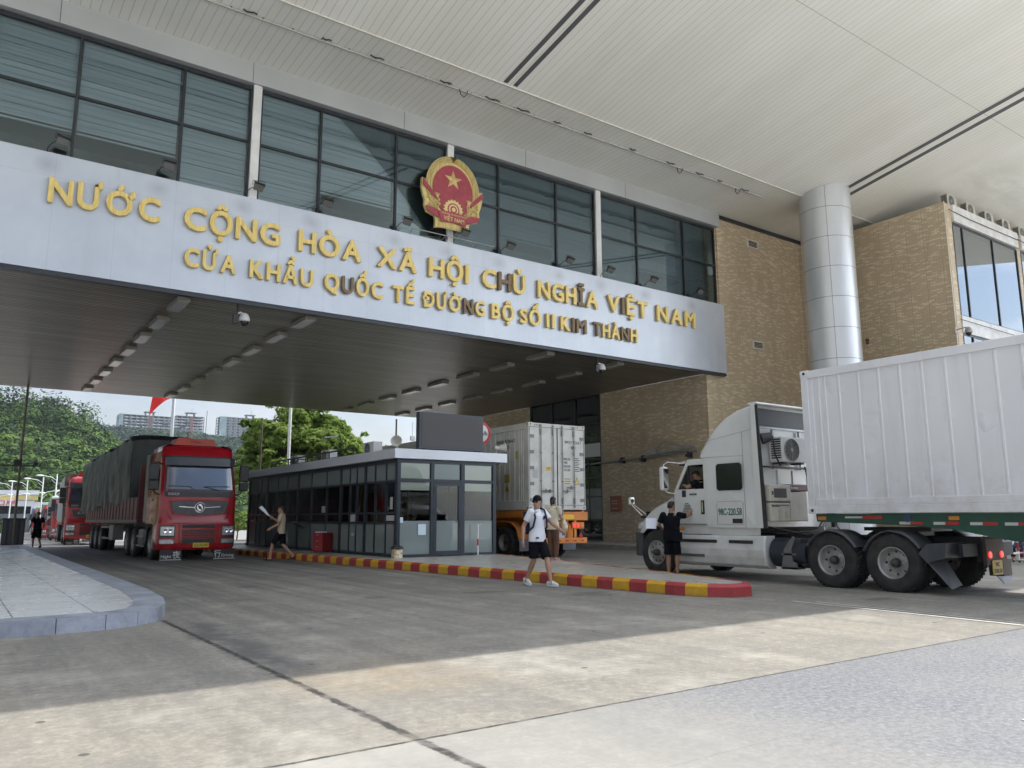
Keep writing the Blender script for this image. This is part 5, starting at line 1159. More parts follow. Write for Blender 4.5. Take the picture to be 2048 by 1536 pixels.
# quarter fenders
for x0 in (-0.02, 1.92):
    for yc in (8.02, 9.26):
        b = TB(); rings = []
        for k in range(17):
            a = R(28 + 124 * k / 16) if yc > 9 else R(22 + 128 * k / 16); r0, r1 = 0.60, 0.575; c, s_ = math.cos(a), math.sin(a)
            rings.append([(x0, yc + c * r0, 0.50 + s_ * r0), (x0 + 0.06, yc + c * (r0 + 0.015), 0.50 + s_ * (r0 + 0.015)), (x0 + 0.56, yc + c * (r0 + 0.015), 0.50 + s_ * (r0 + 0.015)), (x0 + 0.6, yc + c * r0, 0.50 + s_ * r0), (x0 + 0.6, yc + c * r1, 0.50 + s_ * r1), (x0, yc + c * r1, 0.50 + s_ * r1)])
        b.loft(rings); b.build('rear_fender', M_MUD, tr)
    b = TB(); b.prism([(7.52, 0.70), (7.36, 0.88), (7.02, 0.90), (7.06, 0.64), (7.38, 0.55)], (x0, 0, 0), (0, 1, 0), (0, 0, 1), (0.58, 0, 0)); b.build('fender_end', M_MUD, tr, bevel=0.02)
    b = TB(); b._add([(x0 + 0.02, 7.42, 0.60), (x0 + 0.56, 7.36, 0.62), (x0 + 0.58, 7.10, 0.16), (x0 + 0.04, 7.02, 0.12), (x0 + 0.02, 7.405, 0.60), (x0 + 0.56, 7.345, 0.62), (x0 + 0.58, 7.085, 0.16), (x0 + 0.04, 7.005, 0.12)], [(0, 1, 2, 3), (7, 6, 5, 4), (0, 4, 5, 1), (1, 5, 6, 2), (2, 6, 7, 3), (3, 7, 4, 0)])
    b.build('mudflap', mat('mudflap', (0.10, 0.105, 0.115), 0.6, dirt=0.5, dirtcol=(0.22, 0.21, 0.2)), tr)
b = TB(); b.box(0.92, 1.58, 6.80, 6.86, 0.50, 0.95); b.box(1.62, 1.95, 6.85, 7.1, 0.28, 0.58); b.build('tail_bracket', mat('tail_rust', (0.10, 0.075, 0.065), 0.7, dirt=0.4), tr)
for x in (1.02, 1.46):
    b = TB(); b.cyl((x, 6.80, 0.68), (x, 6.775, 0.68), 0.06, n=18); b.build('tail_light', mat('red_lamp_lit', (0.5, 0.02, 0.02), 0.3, emit=((1.0, 0.06, 0.04), 0.35)), tr)
b = TB(); b.box(1.06, 1.43, 6.775, 6.79, 0.33, 0.58); q = b.build('number_plate', M_YPL, tr)
b = TB(); b.text('98C', (1.245, 6.773, 0.475), (1, 0, 0), (0, 0, 1), 0.075, 0.003, 0.02, align='C'); b.text('220.58', (1.245, 6.773, 0.36), (1, 0, 0), (0, 0, 1), 0.075, 0.003, 0.02, width=0.30, align='C'); b.build('plate_lettering', M_BLACK, q)
sd = thing('sandals', 'pair of black slide sandals left on the cab step of the white tractor unit', 'sandals', (TX - 1.25 + 0.14, 12.75, 0.975))
for y in (0.0, -0.13):
    b = MB(); b.prism([(-0.05, -0.05), (0.05, -0.05), (0.055, 0.05), (0.03, 0.07), (-0.03, 0.07), (-0.055, 0.05)], (0, y, 0), (1, 0, 0), (0, 0.9, 0), (0, 0, 0.02)); b.tube([(-0.05, y, 0.02), (-0.04, y, 0.07), (0, y, 0.085), (0.04, y, 0.07), (0.05, y, 0.02)], 0.014, 6); b.build('sandal', M_BLACK, sd)

# ================================================================ white container on green trailer
M_GREEN = mat('trailer_green', (0.012, 0.075, 0.045), 0.4, var=0.2, dirt=0.35, dirtcol=(0.05, 0.05, 0.04))
tg = thing('container_trailer', 'dark green container trailer under the white container, red and white reflector strips', 'trailer', (15.4, 4.0, 0))
def CB():
    b = MB(); b.T = Matrix.Translation((-1.25, -4.0, 0)); return b
for x in (0.14, 2.26):
    b = CB(); b.prism([(9.60, 1.26), (9.62, 1.41), (-2.4, 1.41), (-2.4, 1.02), (5.0, 0.86), (6.0, 0.95), (7.0, 1.14), (8.0, 1.20)], (x, 0, 0), (0, 1, 0), (0, 0, 1), (0.1, 0, 0)); b.build('side_beam', M_GREEN, tg, bevel=0.006)
b = CB()
for y in (9.3, 7.5, 5.5, 3.5, 1.5, -0.5, -2.3): b.box(0.24, 2.26, y, y + 0.12, 1.27, 1.40)
b.box(0.8, 0.95, -2.3, 6.0, 0.9, 1.26); b.box(1.55, 1.7, -2.3, 6.0, 0.9, 1.26); b.build('cross_member', M_GREEN, tg)
y = 8.75
for k in range(10):
    z = 1.235 if k > 0 else 1.30
    if k == 0:
        b = CB(); b.box(0.132, 0.139, 8.62, 8.98, 1.325, 1.36, 0); b.box(0.132, 0.139, 8.22, 8.615, 1.31, 1.37, 1); b.build('reflector_strip', [M_RETR, M_LAMPR], tg); y = 7.9; continue
    b = CB(); b.box(0.132, 0.139, y - 0.20, y, z - 0.02 - 0.003 * k, z + 0.03 - 0.003 * k, 0); b.box(0.132, 0.139, y - 0.44, y - 0.205, z - 0.02 - 0.003 * k, z + 0.03 - 0.003 * k, 1); b.build('reflector_strip', [M_RETR, M_LAMPR], tg); y -= 0.62 if k < 3 else 0.55
for y, z in ((9.48, 1.32), (6.92, 1.32), (3.4, 1.32)):
    b = CB(); b.box(0.125, 0.139, y - 0.09, y + 0.09, z - 0.03, z + 0.04); b.build('side_lamp', M_LAMPO, tg, bevel=0.006)
b = CB(); b.cyl((0.139, 7.75, 1.32), (0.132, 7.75, 1.32), 0.07, n=18); b.build('maker_badge', mat('badge_blue', (0.03, 0.06, 0.14), 0.4), tg)
for x in (0.35, 2.05):
    b = CB(); b.box(x, x + 0.12, 3.7, 3.84, 0.25, 1.2); b.box(x - 0.08, x + 0.2, 3.6, 3.94, 0.22, 0.25); b.build('landing_leg', M_CHAS, tg)
for y in (1.9, 0.6, -0.7):
    for x, f_ in ((0.13, 0), (0.45, 0), (2.37, 1), (2.05, 1)): wcopy(wr_, tg, x - 1.25, y - 4.0, 0.52, bool(f_))
    b = CB(); b.cyl((0.3, y, 0.52), (2.2, y, 0.52), 0.07, n=12); b.build('axle', M_CHAS, tg)

def m_cont():
    g = NG('container_white', rough=0.33)
    c = g.mix(g.mr(g.noise(0.5, 4), 0.35, 0.65), (0.74, 0.75, 0.79), (0.80, 0.81, 0.83))
    st = g.noise(1.0, 6, 0.7, st=(3, 3, 0.25)); c = g.mix(g.mr(st, 0.5, 0.8, 0, 0.25), c, (0.42, 0.38, 0.33))
    c = g.mix(g.math('MULTIPLY', g.mr(g.z, 0.2, 1.3, 0.5, 0), g.mr(g.noise(2, 6, .7), 0.4, 0.7)), c, (0.42, 0.36, 0.29)); g.color(c)
    h = g.math('ADD', g.math('MULTIPLY', g.noise(0.8, 3, 0.6, st=(1, 1, .5)), 1.0), g.math('MULTIPLY', g.mr(g.noise(1.6, 2, 0.5), 0.60, 0.75), 0.9))
    g.bump(h, 0.35, 0.05); return g.m
M_CONT = m_cont()
ct = thing('shipping_container', 'long white ribbed shipping container on the green trailer at the right edge', 'container', (15.4, 3.605, 1.42))
L2, W2, H2 = 6.095, 1.22, 2.90
b = MB(); b.box(-W2 + 0.035, W2 - 0.035, -L2 + 0.05, L2 - 0.05, 0.16, H2 - 0.03)
ribs = [L2 - 0.22, L2 - 0.38, L2 - 0.52] ; y = L2 - 0.83
while y > -L2 + 0.3: ribs.append(y); y -= 0.415
for y in ribs:
    for s_ in (-1, 1): b.prism([(-0.030, 0), (-0.016, 0.009), (0.016, 0.009), (0.030, 0)], (s_ * (W2 - 0.0355), y, 0.288), (0, 1, 0), (s_, 0, 0), (0, 0, H2 - 0.46))
b.build('side_panels', M_CONT, ct)
b = MB()
for s_ in (-1, 1):
    x0, x1 = (-W2, -W2 + 0.034) if s_ < 0 else (W2 - 0.034, W2)
    b.box(x0, x1, -L2 + 0.15, L2 - 0.15, 0.0, 0.155); b.box(x0 + (0.008 if s_ < 0 else 0), x1 - (0.008 if s_ > 0 else 0), -L2 + 0.16, L2 - 0.16, 0.156, 0.285); b.box(x0, x1, -L2 + 0.15, L2 - 0.15, H2 - 0.17, H2 - 0.01)
    for yy in (-L2, L2 - 0.149): b.box(x0, x1 if s_ < 0 else x1, yy, yy + 0.149, 0.0, H2)
b.box(-W2 + 0.035, W2 - 0.035, L2 - 0.04, L2 - 0.0, 0.0, H2 - 0.01); b.box(-W2 + 0.035, W2 - 0.035, -L2, -L2 + 0.04, 0.0, H2 - 0.01); b.build('frame_rail', M_CONT, ct, bevel=0.008)
for sx in (-1, 1):
    for sy in (-1, 1):
        for z in (0, H2 - 0.118):
            b = MB(); cx, cy = sx * (W2 - 0.078), sy * (L2 - 0.085); b.box(cx - 0.084, cx + 0.084, cy - 0.09, cy + 0.09, z - 0.003, z + 0.121); b.cyl((cx + sx * 0.086, cy, z + 0.06), (cx + sx * 0.08, cy, z + 0.06), 0.032, n=12, mi=1); b.build('corner_casting', [M_CONT, M_BLACK], ct, bevel=0.004)

# ================================================================ reefer container on the orange trailer
M_ORA = mat('trailer_orange', (0.62, 0.20, 0.02), 0.45, var=0.15, dirt=0.55, dirtcol=(0.12, 0.08, 0.05))
M_RF = mat('reefer_white', (0.56, 0.56, 0.52), 0.4, var=0.06, dirt=0.45, dirtcol=(0.26, 0.23, 0.18), dscale=1.8)
RX = 16.86
rc = thing('refrigerated_container', 'dirty white container with locking bars on its rear doors, right of the booth', 'container', (RX, 21.15 + L2, 1.62))
b = MB(); b.box(-W2 + 0.035, W2 - 0.035, -L2 + 0.05, L2 - 0.05, 0.10, H2 - 0.03)
y = -L2 + 0.35
for k, dy in enumerate((0, 0.12, 0.24)): 
    for s_ in (-1, 1): b.prism([(-0.02, 0), (-0.01, 0.014), (0.01, 0.014), (0.02, 0)], (s_ * (W2 - 0.0355), y + dy, 0.302), (0, 1, 0), (s_, 0, 0), (0, 0, H2 - 0.525))
y += 0.5
while y < L2 - 0.3:
    for s_ in (-1, 1): b.prism([(-0.02, 0), (-0.01, 0.014), (0.01, 0.014), (0.02, 0)], (s_ * (W2 - 0.0355), y, 0.302), (0, 1, 0), (s_, 0, 0), (0, 0, H2 - 0.525))
    y += 0.30
b.build('side_panels', M_RF, rc)
b = MB()
for s_ in (-1, 1):
    x0, x1 = (-W2, -W2 + 0.034) if s_ < 0 else (W2 - 0.034, W2)
    b.box(x0, x1, -L2 + 0.15, L2 - 0.15, 0.0, 0.30); b.box(x0, x1, -L2 + 0.15, L2 - 0.15, H2 - 0.22, H2 - 0.01); b.box(x0, x1, -L2, -L2 + 0.149, 0, H2); b.box(x0, x1, L2 - 0.149, L2, 0, H2)
b.box(-W2 + 0.035, W2 - 0.035, -L2, -L2 + 0.05, 0, 0.14); b.box(-W2 + 0.035, W2 - 0.035, -L2, -L2 + 0.05, H2 - 0.14, H2 - 0.005)
b.build('frame_rail', M_RF, rc, bevel=0.008)
yb = -L2 + 0.05
for s_ in (-1, 1):
    b = MB(); x0, x1 = (-W2 + 0.05, -0.02) if s_ < 0 else (0.02, W2 - 0.05); b.box(x0, x1, yb - 0.045, yb - 0.002, 0.15, H2 - 0.15); dr = b.build('door', M_RF, rc, bevel=0.01)
    b = MB(); b.box(x0 - 0.012, x0, yb - 0.047, yb, 0.15, H2 - 0.15); b.box(x1, x1 + 0.012, yb - 0.047, yb, 0.15, H2 - 0.15); b.box(x0, x1, yb - 0.047, yb, 0.141, 0.15); b.box(x0, x1, yb - 0.047, yb, H2 - 0.15, H2 - 0.141); b.build('door_gasket', M_BLACK, dr)
    for z in (0.32, 0.85, 1.38, 1.91, 2.44):
        b = MB(); xa = -W2 + 0.03 if s_ < 0 else W2 - 0.22; b.box(xa, xa + 0.19, yb - 0.062, yb - 0.046, z - 0.055, z + 0.055)
        b.build('hinge', mat('hinge_grey', (0.20, 0.20, 0.19), 0.6), dr)
    for x in (0.20, 0.72):
        b = MB(); xx = s_ * x; b.cyl((xx, yb - 0.085, 0.06), (xx, yb - 0.085, H2 - 0.06), 0.017, n=10)
        for z in (0.10, 0.30, 0.95, 1.9, 2.6, 2.82): b.box(xx - 0.028, xx + 0.028, yb - 0.10, yb - 0.046, z - (0.10 if z in (0.30, 2.6) else 0.02), z + (0.10 if z in (0.30, 2.6) else 0.02))
        b.build('locking_bar', mat('bar_grey', (0.24, 0.24, 0.235), 0.5, 0.3), dr)
        b = MB(); z = 0.62 + (0.13 if x > 0.5 and s_ > 0 else 0); x2 = xx + (0.36 if (s_ < 0) == (x > 0.5) else -0.36) * (1 if s_ < 0 else -1) * (1 if s_ < 0 else -1)
        xd = 1 if (xx < 0) == (x > 0.5) else -1
        b.bar((xx, yb - 0.11, z), (xx + xd * 0.34, yb - 0.11, z), 0.02, 0.028); b.box(xx + xd * 0.17 - 0.02, xx + xd * 0.17 + 0.02, yb - 0.12, yb - 0.09, z - 0.06, z + 0.06); b.build('lock_handle', mat('bar_dark', (0.13, 0.13, 0.125), 0.5), dr)
tyb = yb - 0.049
b = MB()
for tx, z, h_, wd in (('BMOU  972616 7', 2.25, 0.11, 0.72), ('45R1', 2.07, 0.11, 0.22)): b.text(tx, (0.70 if tx != '45R1' else 0.70, tyb, z), (1, 0, 0), (0, 0, 1), h_, 0.003, 0.0, width=wd, align='C')
for k, tx in enumerate(('MAX.GR.', 'TARE', 'PAYLOAD', 'CU.CAP.')):
    b.text(tx, (0.27, tyb, 1.68 - k * 0.125), (1, 0, 0), (0, 0, 1), 0.09, 0.003, 0.0, width=0.30 if tx != 'TARE' else 0.17)
for k in range(8): b.box(0.76, 0.76 + (0.22 if k % 2 else 0.17), tyb - 0.002, tyb, 1.74 - k * 0.062, 1.765 - k * 0.062)
for k in range(3): b.box(0.30, 0.56, tyb - 0.004, tyb - 0.002, 1.03 - k * 0.08, 1.05 - k * 0.08)
b.build('door_lettering', M_BLACK, rc)
b = MB(); b.box(0.28, 0.58, tyb - 0.0015, tyb, 0.82, 1.10); b.build('caution_panel', mat('label_cream', (0.60, 0.57, 0.42), 0.6), rc)
b = MB(); b.prism([(0.74, 0.86), (0.96, 0.86), (0.85, 1.12)], (0, tyb, 0), (1, 0, 0), (0, 0, 1), (0, -0.002, 0), 1); b.prism([(0.762, 0.873), (0.938, 0.873), (0.85, 1.085)], (0, tyb - 0.0025, 0), (1, 0, 0), (0, 0, 1), (0, -0.002, 0), 0); b.build('warning_triangle', [mat('label_yellow', (0.62, 0.52, 0.12), 0.5), M_BLACK], rc)
b = MB(); b.box(-0.50, -0.28, tyb - 0.002, tyb, 1.30, 1.43); b.build('yellow_label', mat('label_amber', (0.65, 0.40, 0.06), 0.5), rc)
b = MB(); b.text('COT', (-0.39, tyb - 0.003, 1.365), (1, 0, 0), (0, 0, 1), 0.045, 0.002, 0.02, align='C'); b.text('5', (-0.39, tyb - 0.003, 1.312), (1, 0, 0), (0, 0, 1), 0.035, 0.002, 0.02, align='C'); b.build('label_lettering', M_BLACK, rc)
b = MB(); b.box(-1.06, -0.86, tyb - 0.002, tyb, 1.04, 1.32); b.build('data_plate', mat('plate_grey', (0.42, 0.44, 0.48), 0.5, col2=(0.3, 0.32, 0.36), vscale=40), rc)
b = MB()
for k in range(5):
    for xx in (-1.0 + k * 0.07, 0.60 + k * 0.07): b.prism([(xx, H2 - 0.10), (xx + 0.03, H2 - 0.10), (xx + 0.06, H2 - 0.05), (xx + 0.03, H2 - 0.05)], (0, -L2 - 0.001, 0), (1, 0, 0), (0, 0, 1), (0, -0.002, 0))
b.build('header_chevron', M_BLACK, rc)
sxp = -W2 - 0.001 + 0.034
b = MB(); ex = (0, -1, 0)
b.text('BMOU 972616 7', (-W2 + 0.014, -L2 + 1.35, 2.28), ex, (0, 0, 1), 0.13, 0.003, 0.0, width=1.1, align='C'); b.text('45R1', (-W2 + 0.014, -L2 + 1.35, 2.08), ex, (0, 0, 1), 0.13, 0.003, 0.0, width=0.36, align='C')
b.build('side_lettering', M_BLACK, rc)
b = MB(); b.box(-W2 + 0.008, -W2 + 0.018, -L2 + 0.62, -L2 + 0.76, 1.72, 1.96); b.box(-W2 + 0.008, -W2 + 0.018, -L2 + 1.12, -L2 + 1.42, 0.92, 1.22); b.prism([(-L2 + 1.12, 0.62), (-L2 + 1.42, 0.62), (-L2 + 1.27, 0.88)], (-W2 + 0.008, 0, 0), (0, 1, 0), (0, 0, 1), (0.01, 0, 0)); b.build('side_label', mat('label_ochre', (0.46, 0.36, 0.05), 0.5), rc)
b = MB()
for k in range(3): b.box(-W2 + 0.005, -W2 + 0.0075, -L2 + 1.17, -L2 + 1.37, 0.96 + k * 0.085, 0.985 + k * 0.085)
b.prism([(-L2 + 1.23, 0.66), (-L2 + 1.31, 0.66), (-L2 + 1.27, 0.78)], (-W2 + 0.006, 0, 0), (0, 1, 0), (0, 0, 1), (0.0015, 0, 0)); b.build('label_mark', M_BLACK, rc)
for sx in (-1, 1):
    for z in (0, H2 - 0.118):
        b = MB(); cx, cy = sx * (W2 - 0.078), -(L2 - 0.085); b.box(cx - 0.084, cx + 0.084, cy - 0.09, cy + 0.09, z - 0.003, z + 0.121)
        b.cyl((cx + sx * 0.086, cy, z + 0.06), (cx + sx * 0.08, cy, z + 0.06), 0.03, n=12, mi=1); b.cyl((cx, cy - 0.092, z + 0.06), (cx, cy - 0.086, z + 0.06), 0.03, n=12, mi=1); b.build('corner_casting', [M_RF, M_BLACK], rc, bevel=0.004)
ot = thing('container_trailer', 'orange container trailer with yellow rear panel and lamps right of the booth', 'trailer', (RX, 21.1, 0))
b = MB(); b.box(-1.24, 1.26, 0, 0.12, 1.26, 1.55); b.build('rear_beam', M_ORA, ot, bevel=0.01)
b = MB(); b.box(-1.20, 1.22, 0.0, 0.12, 0.50, 0.68)
for x in (-0.7, 0.68): b.box(x, x + 0.10, 0.03, 0.12, 0.68, 1.26)
b.build('underrun_bar', M_ORA, ot, bevel=0.008)
b = MB(); b.box(-0.40, 0.30, 0.01, 0.12, 1.26 - 0.005, 1.26) if False else None
b = MB(); b.box(0.13, 0.66, -0.008, 0.0, 1.30, 1.46); b.build('yellow_panel', mat('panel_yellow', (0.75, 0.45, 0.02), 0.4), ot)
b = MB(); b.box(0.115, 0.675, -0.004, -0.0005, 1.285, 1.475); b.build('panel_border', mat('panel_red', (0.55, 0.06, 0.02), 0.4), ot)
b = MB(); b.box(-0.38, 0.02, -0.006, 0.0, 1.28, 1.52); b.build('rear_label', mat('label_pale', (0.50, 0.52, 0.55), 0.5, col2=(0.4, 0.38, 0.36), vscale=12), ot)
b = MB(); b.box(-0.22, 0.34, 0.0, 0.03, 1.05, 1.22); q = b.build('number_plate', mat('plate_rust', (0.55, 0.26, 0.06), 0.5), ot)
b = MB(); b.text('248.30', (0.06, -0.003, 1.08), (1, 0, 0), (0, 0, 1), 0.11, 0.004, 0.03, width=0.48, align='C'); b.build('plate_lettering', mat('lettering_blue', (0.05, 0.10, 0.25), 0.5), q)
b = MB(); b.box(-0.12, 0.26, 0.01, 0.12, 0.68, 0.92); b.build('crate', mat('crate_pale', (0.50, 0.52, 0.56), 0.5, col2=(0.2, 0.22, 0.3), vscale=10), ot)
b = MB(); b.box(0.56, 1.10, 0.0, 0.08, 0.98, 1.20); lp = b.build('lamp_box', M_ORA, ot, bevel=0.01)
b = MB(); b.box(-1.08, -0.58, 0.0, 0.08, 0.98, 1.20); b.build('lamp_box', M_ORA, ot, bevel=0.01)
for x, m_ in ((0.65, 0), (0.82, 0), (0.99, 1)):
    b = MB(); b.cyl((x, 0.0, 1.09), (x, -0.02, 1.09), 0.07, n=18); b.build('tail_light', mat('red_lamp_lit') if m_ == 0 else M_LAMPO, lp)
b = MB(); b.prism([(0.84, 0.70), (1.04, 0.70), (0.94, 0.86)], (0, -0.002, 0), (1, 0, 0), (0, 0, 1), (0, -0.01, 0)); b.build('reflector_triangle', M_LAMPR, ot)
b = MB()
for k in range(7): b.box(-1.1 + k * 0.34, -0.96 + k * 0.34, -0.004, -0.0005, 0.565, 0.605)
b.build('reflector_strip', M_LAMPR, ot)
b = MB(); b.box(-1.2, -1.1, 0.12, 11.5, 1.36, 1.6); b.box(1.1, 1.2, 0.12, 11.5, 1.36, 1.6); b.box(-0.5, -0.4, 0.12, 11.5, 1.0, 1.5); b.box(0.4, 0.5, 0.12, 11.5, 1.0, 1.5); b.build('side_beam', M_ORA, ot)
for y in (1.55, 2.85, 4.15):
    for x, f_ in ((-1.08, 0), (-0.76, 0), (1.08, 1), (0.76, 1)): wcopy(wr_, ot, x, y, 0.52, bool(f_))
    b = MB(); b.cyl((-1, y, 0.52), (1, y, 0.52), 0.07, n=12); b.build('axle', M_CHAS, ot)
for x0 in (-1.24, 0.62):
    b = MB(); rings = []
    pr = [(0.62, 0.62), (0.75, 1.0), (1.05, 1.20), (1.55, 1.24), (4.15, 1.24), (4.7, 1.18), (4.95, 0.9)]
    for y, z in pr: rings.append([(x0, y, z), (x0 + 0.6, y, z), (x0 + 0.6, y, z - 0.03), (x0, y, z - 0.03)])
    b.loft(rings); b.build('mudguard', M_ORA, ot)
    b = MB(); b.box(x0 + 0.02, x0 + 0.58, 0.60, 0.615, 0.26, 0.66); b.build('mudflap', mat('mudflap_blue', (0.13, 0.14, 0.17), 0.6, dirt=0.5), ot)
# ================================================================ red cab-over tractor
def m_red():
    g = NG('truck_red', rough=0.22)
    c = g.mix(g.mr(g.noise(2.0, 5, 0.6), 0.35, 0.65), (0.30, 0.006, 0.012), (0.37, 0.009, 0.015))
    c = g.mix(g.math('MULTIPLY', g.mr(g.noise(3, 6, 0.7), 0.45, 0.75), g.mr(g.z, 0.3, 1.6, 0.35, 0.03)), c, (0.20, 0.12, 0.09)); g.color(c)
    g.b.inputs['Coat Weight'].default_value = 0.35; g.b.inputs['Coat Roughness'].default_value = 0.08; return g.m
M_RED = m_red()
M_SCR = mat('windscreen', (0.035, 0.045, 0.065), 0.05, spec=1.0, coat=0.5)
M_SCR.node_tree.nodes['Principled BSDF'].inputs['IOR'].default_value = 1.5
M_VIS = mat('visor_dark', (0.035, 0.042, 0.052), 0.25)
CW = 1.27
def cab_prof(z):   # front offset and half width at a height
    P = [(0.35, 0.06, 1.22), (0.45, 0.0, 1.26), (1.22, 0.0, 1.27), (1.28, 0.03, 1.25), (2.1, 0.05, 1.25), (2.25, 0.07, 1.24), (3.15, 0.26, 1.20), (3.3, 0.30, 1.20), (3.62, 0.42, 1.17), (3.78, 0.55, 1.12), (3.86, 0.78, 1.0), (3.88, 1.1, 0.8)]
    for a, c in zip(P[:-1], P[1:]):
        if z <= c[0]:
            t = max(0, (z - a[0]) / (c[0] - a[0])); return a[1] + (c[1] - a[1]) * t, a[2] + (c[2] - a[2]) * t
    return P[-1][1:]
def front_y(x, z):
    y0, hw = cab_prof(z); r = 0.32; ax = abs(x)
    y = y0 + 0.05 * (x / hw) ** 2
    if ax > hw - r: d = min(1.0, (ax - (hw - r)) / r); y += r * (1 - math.sqrt(max(0, 1 - d * d))) * 0.85
    return y
def patch(b, x0, x1, z0, z1, off, nx=10, nz=4, mi=0, x0t=None, x1t=None):
    """sheet following the cab front"""
    x0t = x0 if x0t is None else x0t; x1t = x1 if x1t is None else x1t
    vs = []
    for j in range(nz + 1):
        t = j / nz; z = z0 + (z1 - z0) * t; a = x0 + (x0t - x0) * t; c = x1 + (x1t - x1) * t
        for i in range(nx + 1):
            x = a + (c - a) * i / nx; vs.append((x, front_y(x, z) - off, z))
    b._add(vs, [(j * (nx + 1) + i, j * (nx + 1) + i + 1, (j + 1) * (nx + 1) + i + 1, (j + 1) * (nx + 1) + i) for j in range(nz) for i in range(nx)], mi, True)

def make_red(full=True, label='', loc=(0, 0, 0), rz=0):
    t = thing('tractor_unit', label, 'truck', loc, rz)
    b = MB(); rings = []
    for z in (0.35, 0.40, 0.45, 0.6, 1.19, 1.21, 1.28, 1.6, 2.1, 2.25, 2.6, 3.15, 3.3, 3.62, 3.72, 3.78, 3.83, 3.86, 3.88):
        y0, hw = cab_prof(z); ring = []
        fl_ = 0.0
        for k in range(29):
            x = -hw + 2 * hw * (0.5 - 0.5 * math.cos(math.pi * k / 28)); ring.append((x, front_y(x, z), z))
        yb_ = 2.25
        ring += [(hw, 0.7, z), (hw, 1.4, z), (hw, yb_ - 0.05, z), (hw - 0.05, yb_, z), (-hw + 0.05, yb_, z), (-hw, yb_ - 0.05, z), (-hw, 1.4, z), (-hw, 0.7, z)]
        if z < 1.2: ring = [(x, min(y, 0.85 + (y - 0.85) * 0.0) if y > 0.85 else y, zz) for x, y, zz in ring]
        rings.append(ring)
    b.loft(rings, smooth=True); b.build('cab_body', M_RED, t)
    b = MB()
    for x in (-1.24, 0.94):
        arch = []
        for k in range(15):
            a = math.pi * k / 14; arch.append((1.42 + math.cos(a) * 0.60, 0.52 + math.sin(a) * 0.60))
        for k in range(14):
            (y0, z0), (y1, z1) = arch[k], arch[k + 1]; b.quad((x, y0, z0), (x, y1, z1), (x + 0.3, y1, z1), (x + 0.3, y0, z0)); b.quad((x, y1, z1 + 0.05), (x, y0, z0 + 0.05), (x + 0.3, y0, z0 + 0.05), (x + 0.3, y1, z1 + 0.05)); b.quad((x, y0, z0), (x, y0, z0 + 0.05), (x, y1, z1 + 0.05), (x, y1, z1))
    b.build('wheel_arch', M_CHAS, t)
    b = MB(); patch(b, -1.08, 1.08, 2.33, 3.10, 0.012, 16, 6, x0t=-1.03, x1t=1.03); b.build('windscreen', M_SCR, t)
    b = MB(); patch(b, -1.13, 1.13, 2.28, 3.16, 0.006, 16, 6, x0t=-1.08, x1t=1.08); b.build('windscreen_seal', M_BLACK, t)
    b = MB(); vs = []
    for z, off in ((3.13, 0.16), (3.40, 0.14)):
        for i in range(13): x = -1.14 + 2.28 * i / 12; vs.append((x, front_y(x, 3.2) - off - 0.02, z))
    for z, off in ((3.13, 0.13), (3.40, 0.02)):
        for i in range(13): x = -1.14 + 2.28 * i / 12; vs.append((x, front_y(x, 3.2) - off, z))
    b._add(vs, [(i, i + 1, 14 + i, 13 + i) for i in range(12)] + [(13 + i, 14 + i, 40 + i, 39 + i) for i in range(12)] + [(26 + i, 27 + i, 1 + i, i) for i in range(12)], 0)
    b.build('sun_visor', M_VIS, t)
    b = MB(); vs = []
    patch(b, -1.16, 1.16, 3.38, 3.46, 0.05, 14, 1); b.build('visor_bar', M_BLACK, t)
    b = MB(); patch(b, -1.10, 1.10, 2.08, 2.27, 0.010, 14, 2, x0t=-1.13, x1t=1.13); bs = b.build('lower_trim', M_BLACK, t)
    b = MB(); b.prism([(-0.82, 1.56), (-0.5, 1.50), (0, 1.48), (0.5, 1.50), (0.82, 1.56), (0.93, 1.93), (0.5, 1.95), (0, 1.955), (-0.5, 1.95), (-0.93, 1.93)], (0, 0.10, 0), (1, 0, 0), (0, 0, 1), (0, -0.075, 0)); gp_ = b.build('grille_panel', mat('grille_grey', (0.075, 0.08, 0.085), 0.35, 0.2, var=0.3, vscale=7), t, bevel=0.012)
    b = MB(); fr_ = [(-0.86, 1.54), (0, 1.445), (0.86, 1.54), (0.97, 1.95), (0, 1.98), (-0.97, 1.95)]
    for i in range(6): p, q = fr_[i], fr_[(i + 1) % 6]; b.bar((p[0], 0.03, p[1]), (q[0], 0.03, q[1]), 0.03, 0.03)
    b.build('grille_surround', M_RED, t, bevel=0.008)
    b = MB(); b.lathe([(0, 0.175), (0.03, 0.17), (0.035, 0.15), (0.02, 0.145)], (0, 0.035, 1.73), (0, -1, 0), 32)
    for sg in (1, -1):
        pts = [(0.02, 0.115), (0.085, 0.045), (0.10, -0.03), (0.06, -0.10), (0.065, -0.02), (0.03, 0.045), (-0.02, 0.06), (-0.06, 0.10)]
        b.prism([(sg * x, sg * z) for x, z in pts], (0, 0.02, 1.73), (1, 0, 0), (0, 0, 1), (0, -0.02, 0))
    b.bar((-0.66, 0.02, 1.76), (-0.175, 0.01, 1.73), 0.012, 0.022); b.bar((0.175, 0.01, 1.73), (0.66, 0.02, 1.76), 0.012, 0.022); b.build('front_emblem', M_CHROME, gp_)
    b = MB(); b.box(-0.52, 0.52, -0.012, 0.02, 1.06, 1.17); b.box(-0.52, 0.52, -0.012, 0.02, 0.56, 0.70); b.build('air_intake', M_BLACK, t, bevel=0.008)
    b = MB(); b.box(-0.52, 0.52, -0.008, 0.02, 0.72, 1.0, 1)
    for k in range(3): b.box(-0.5, 0.5, -0.016, -0.008, 0.76 + k * 0.08, 0.785 + k * 0.08, 0)
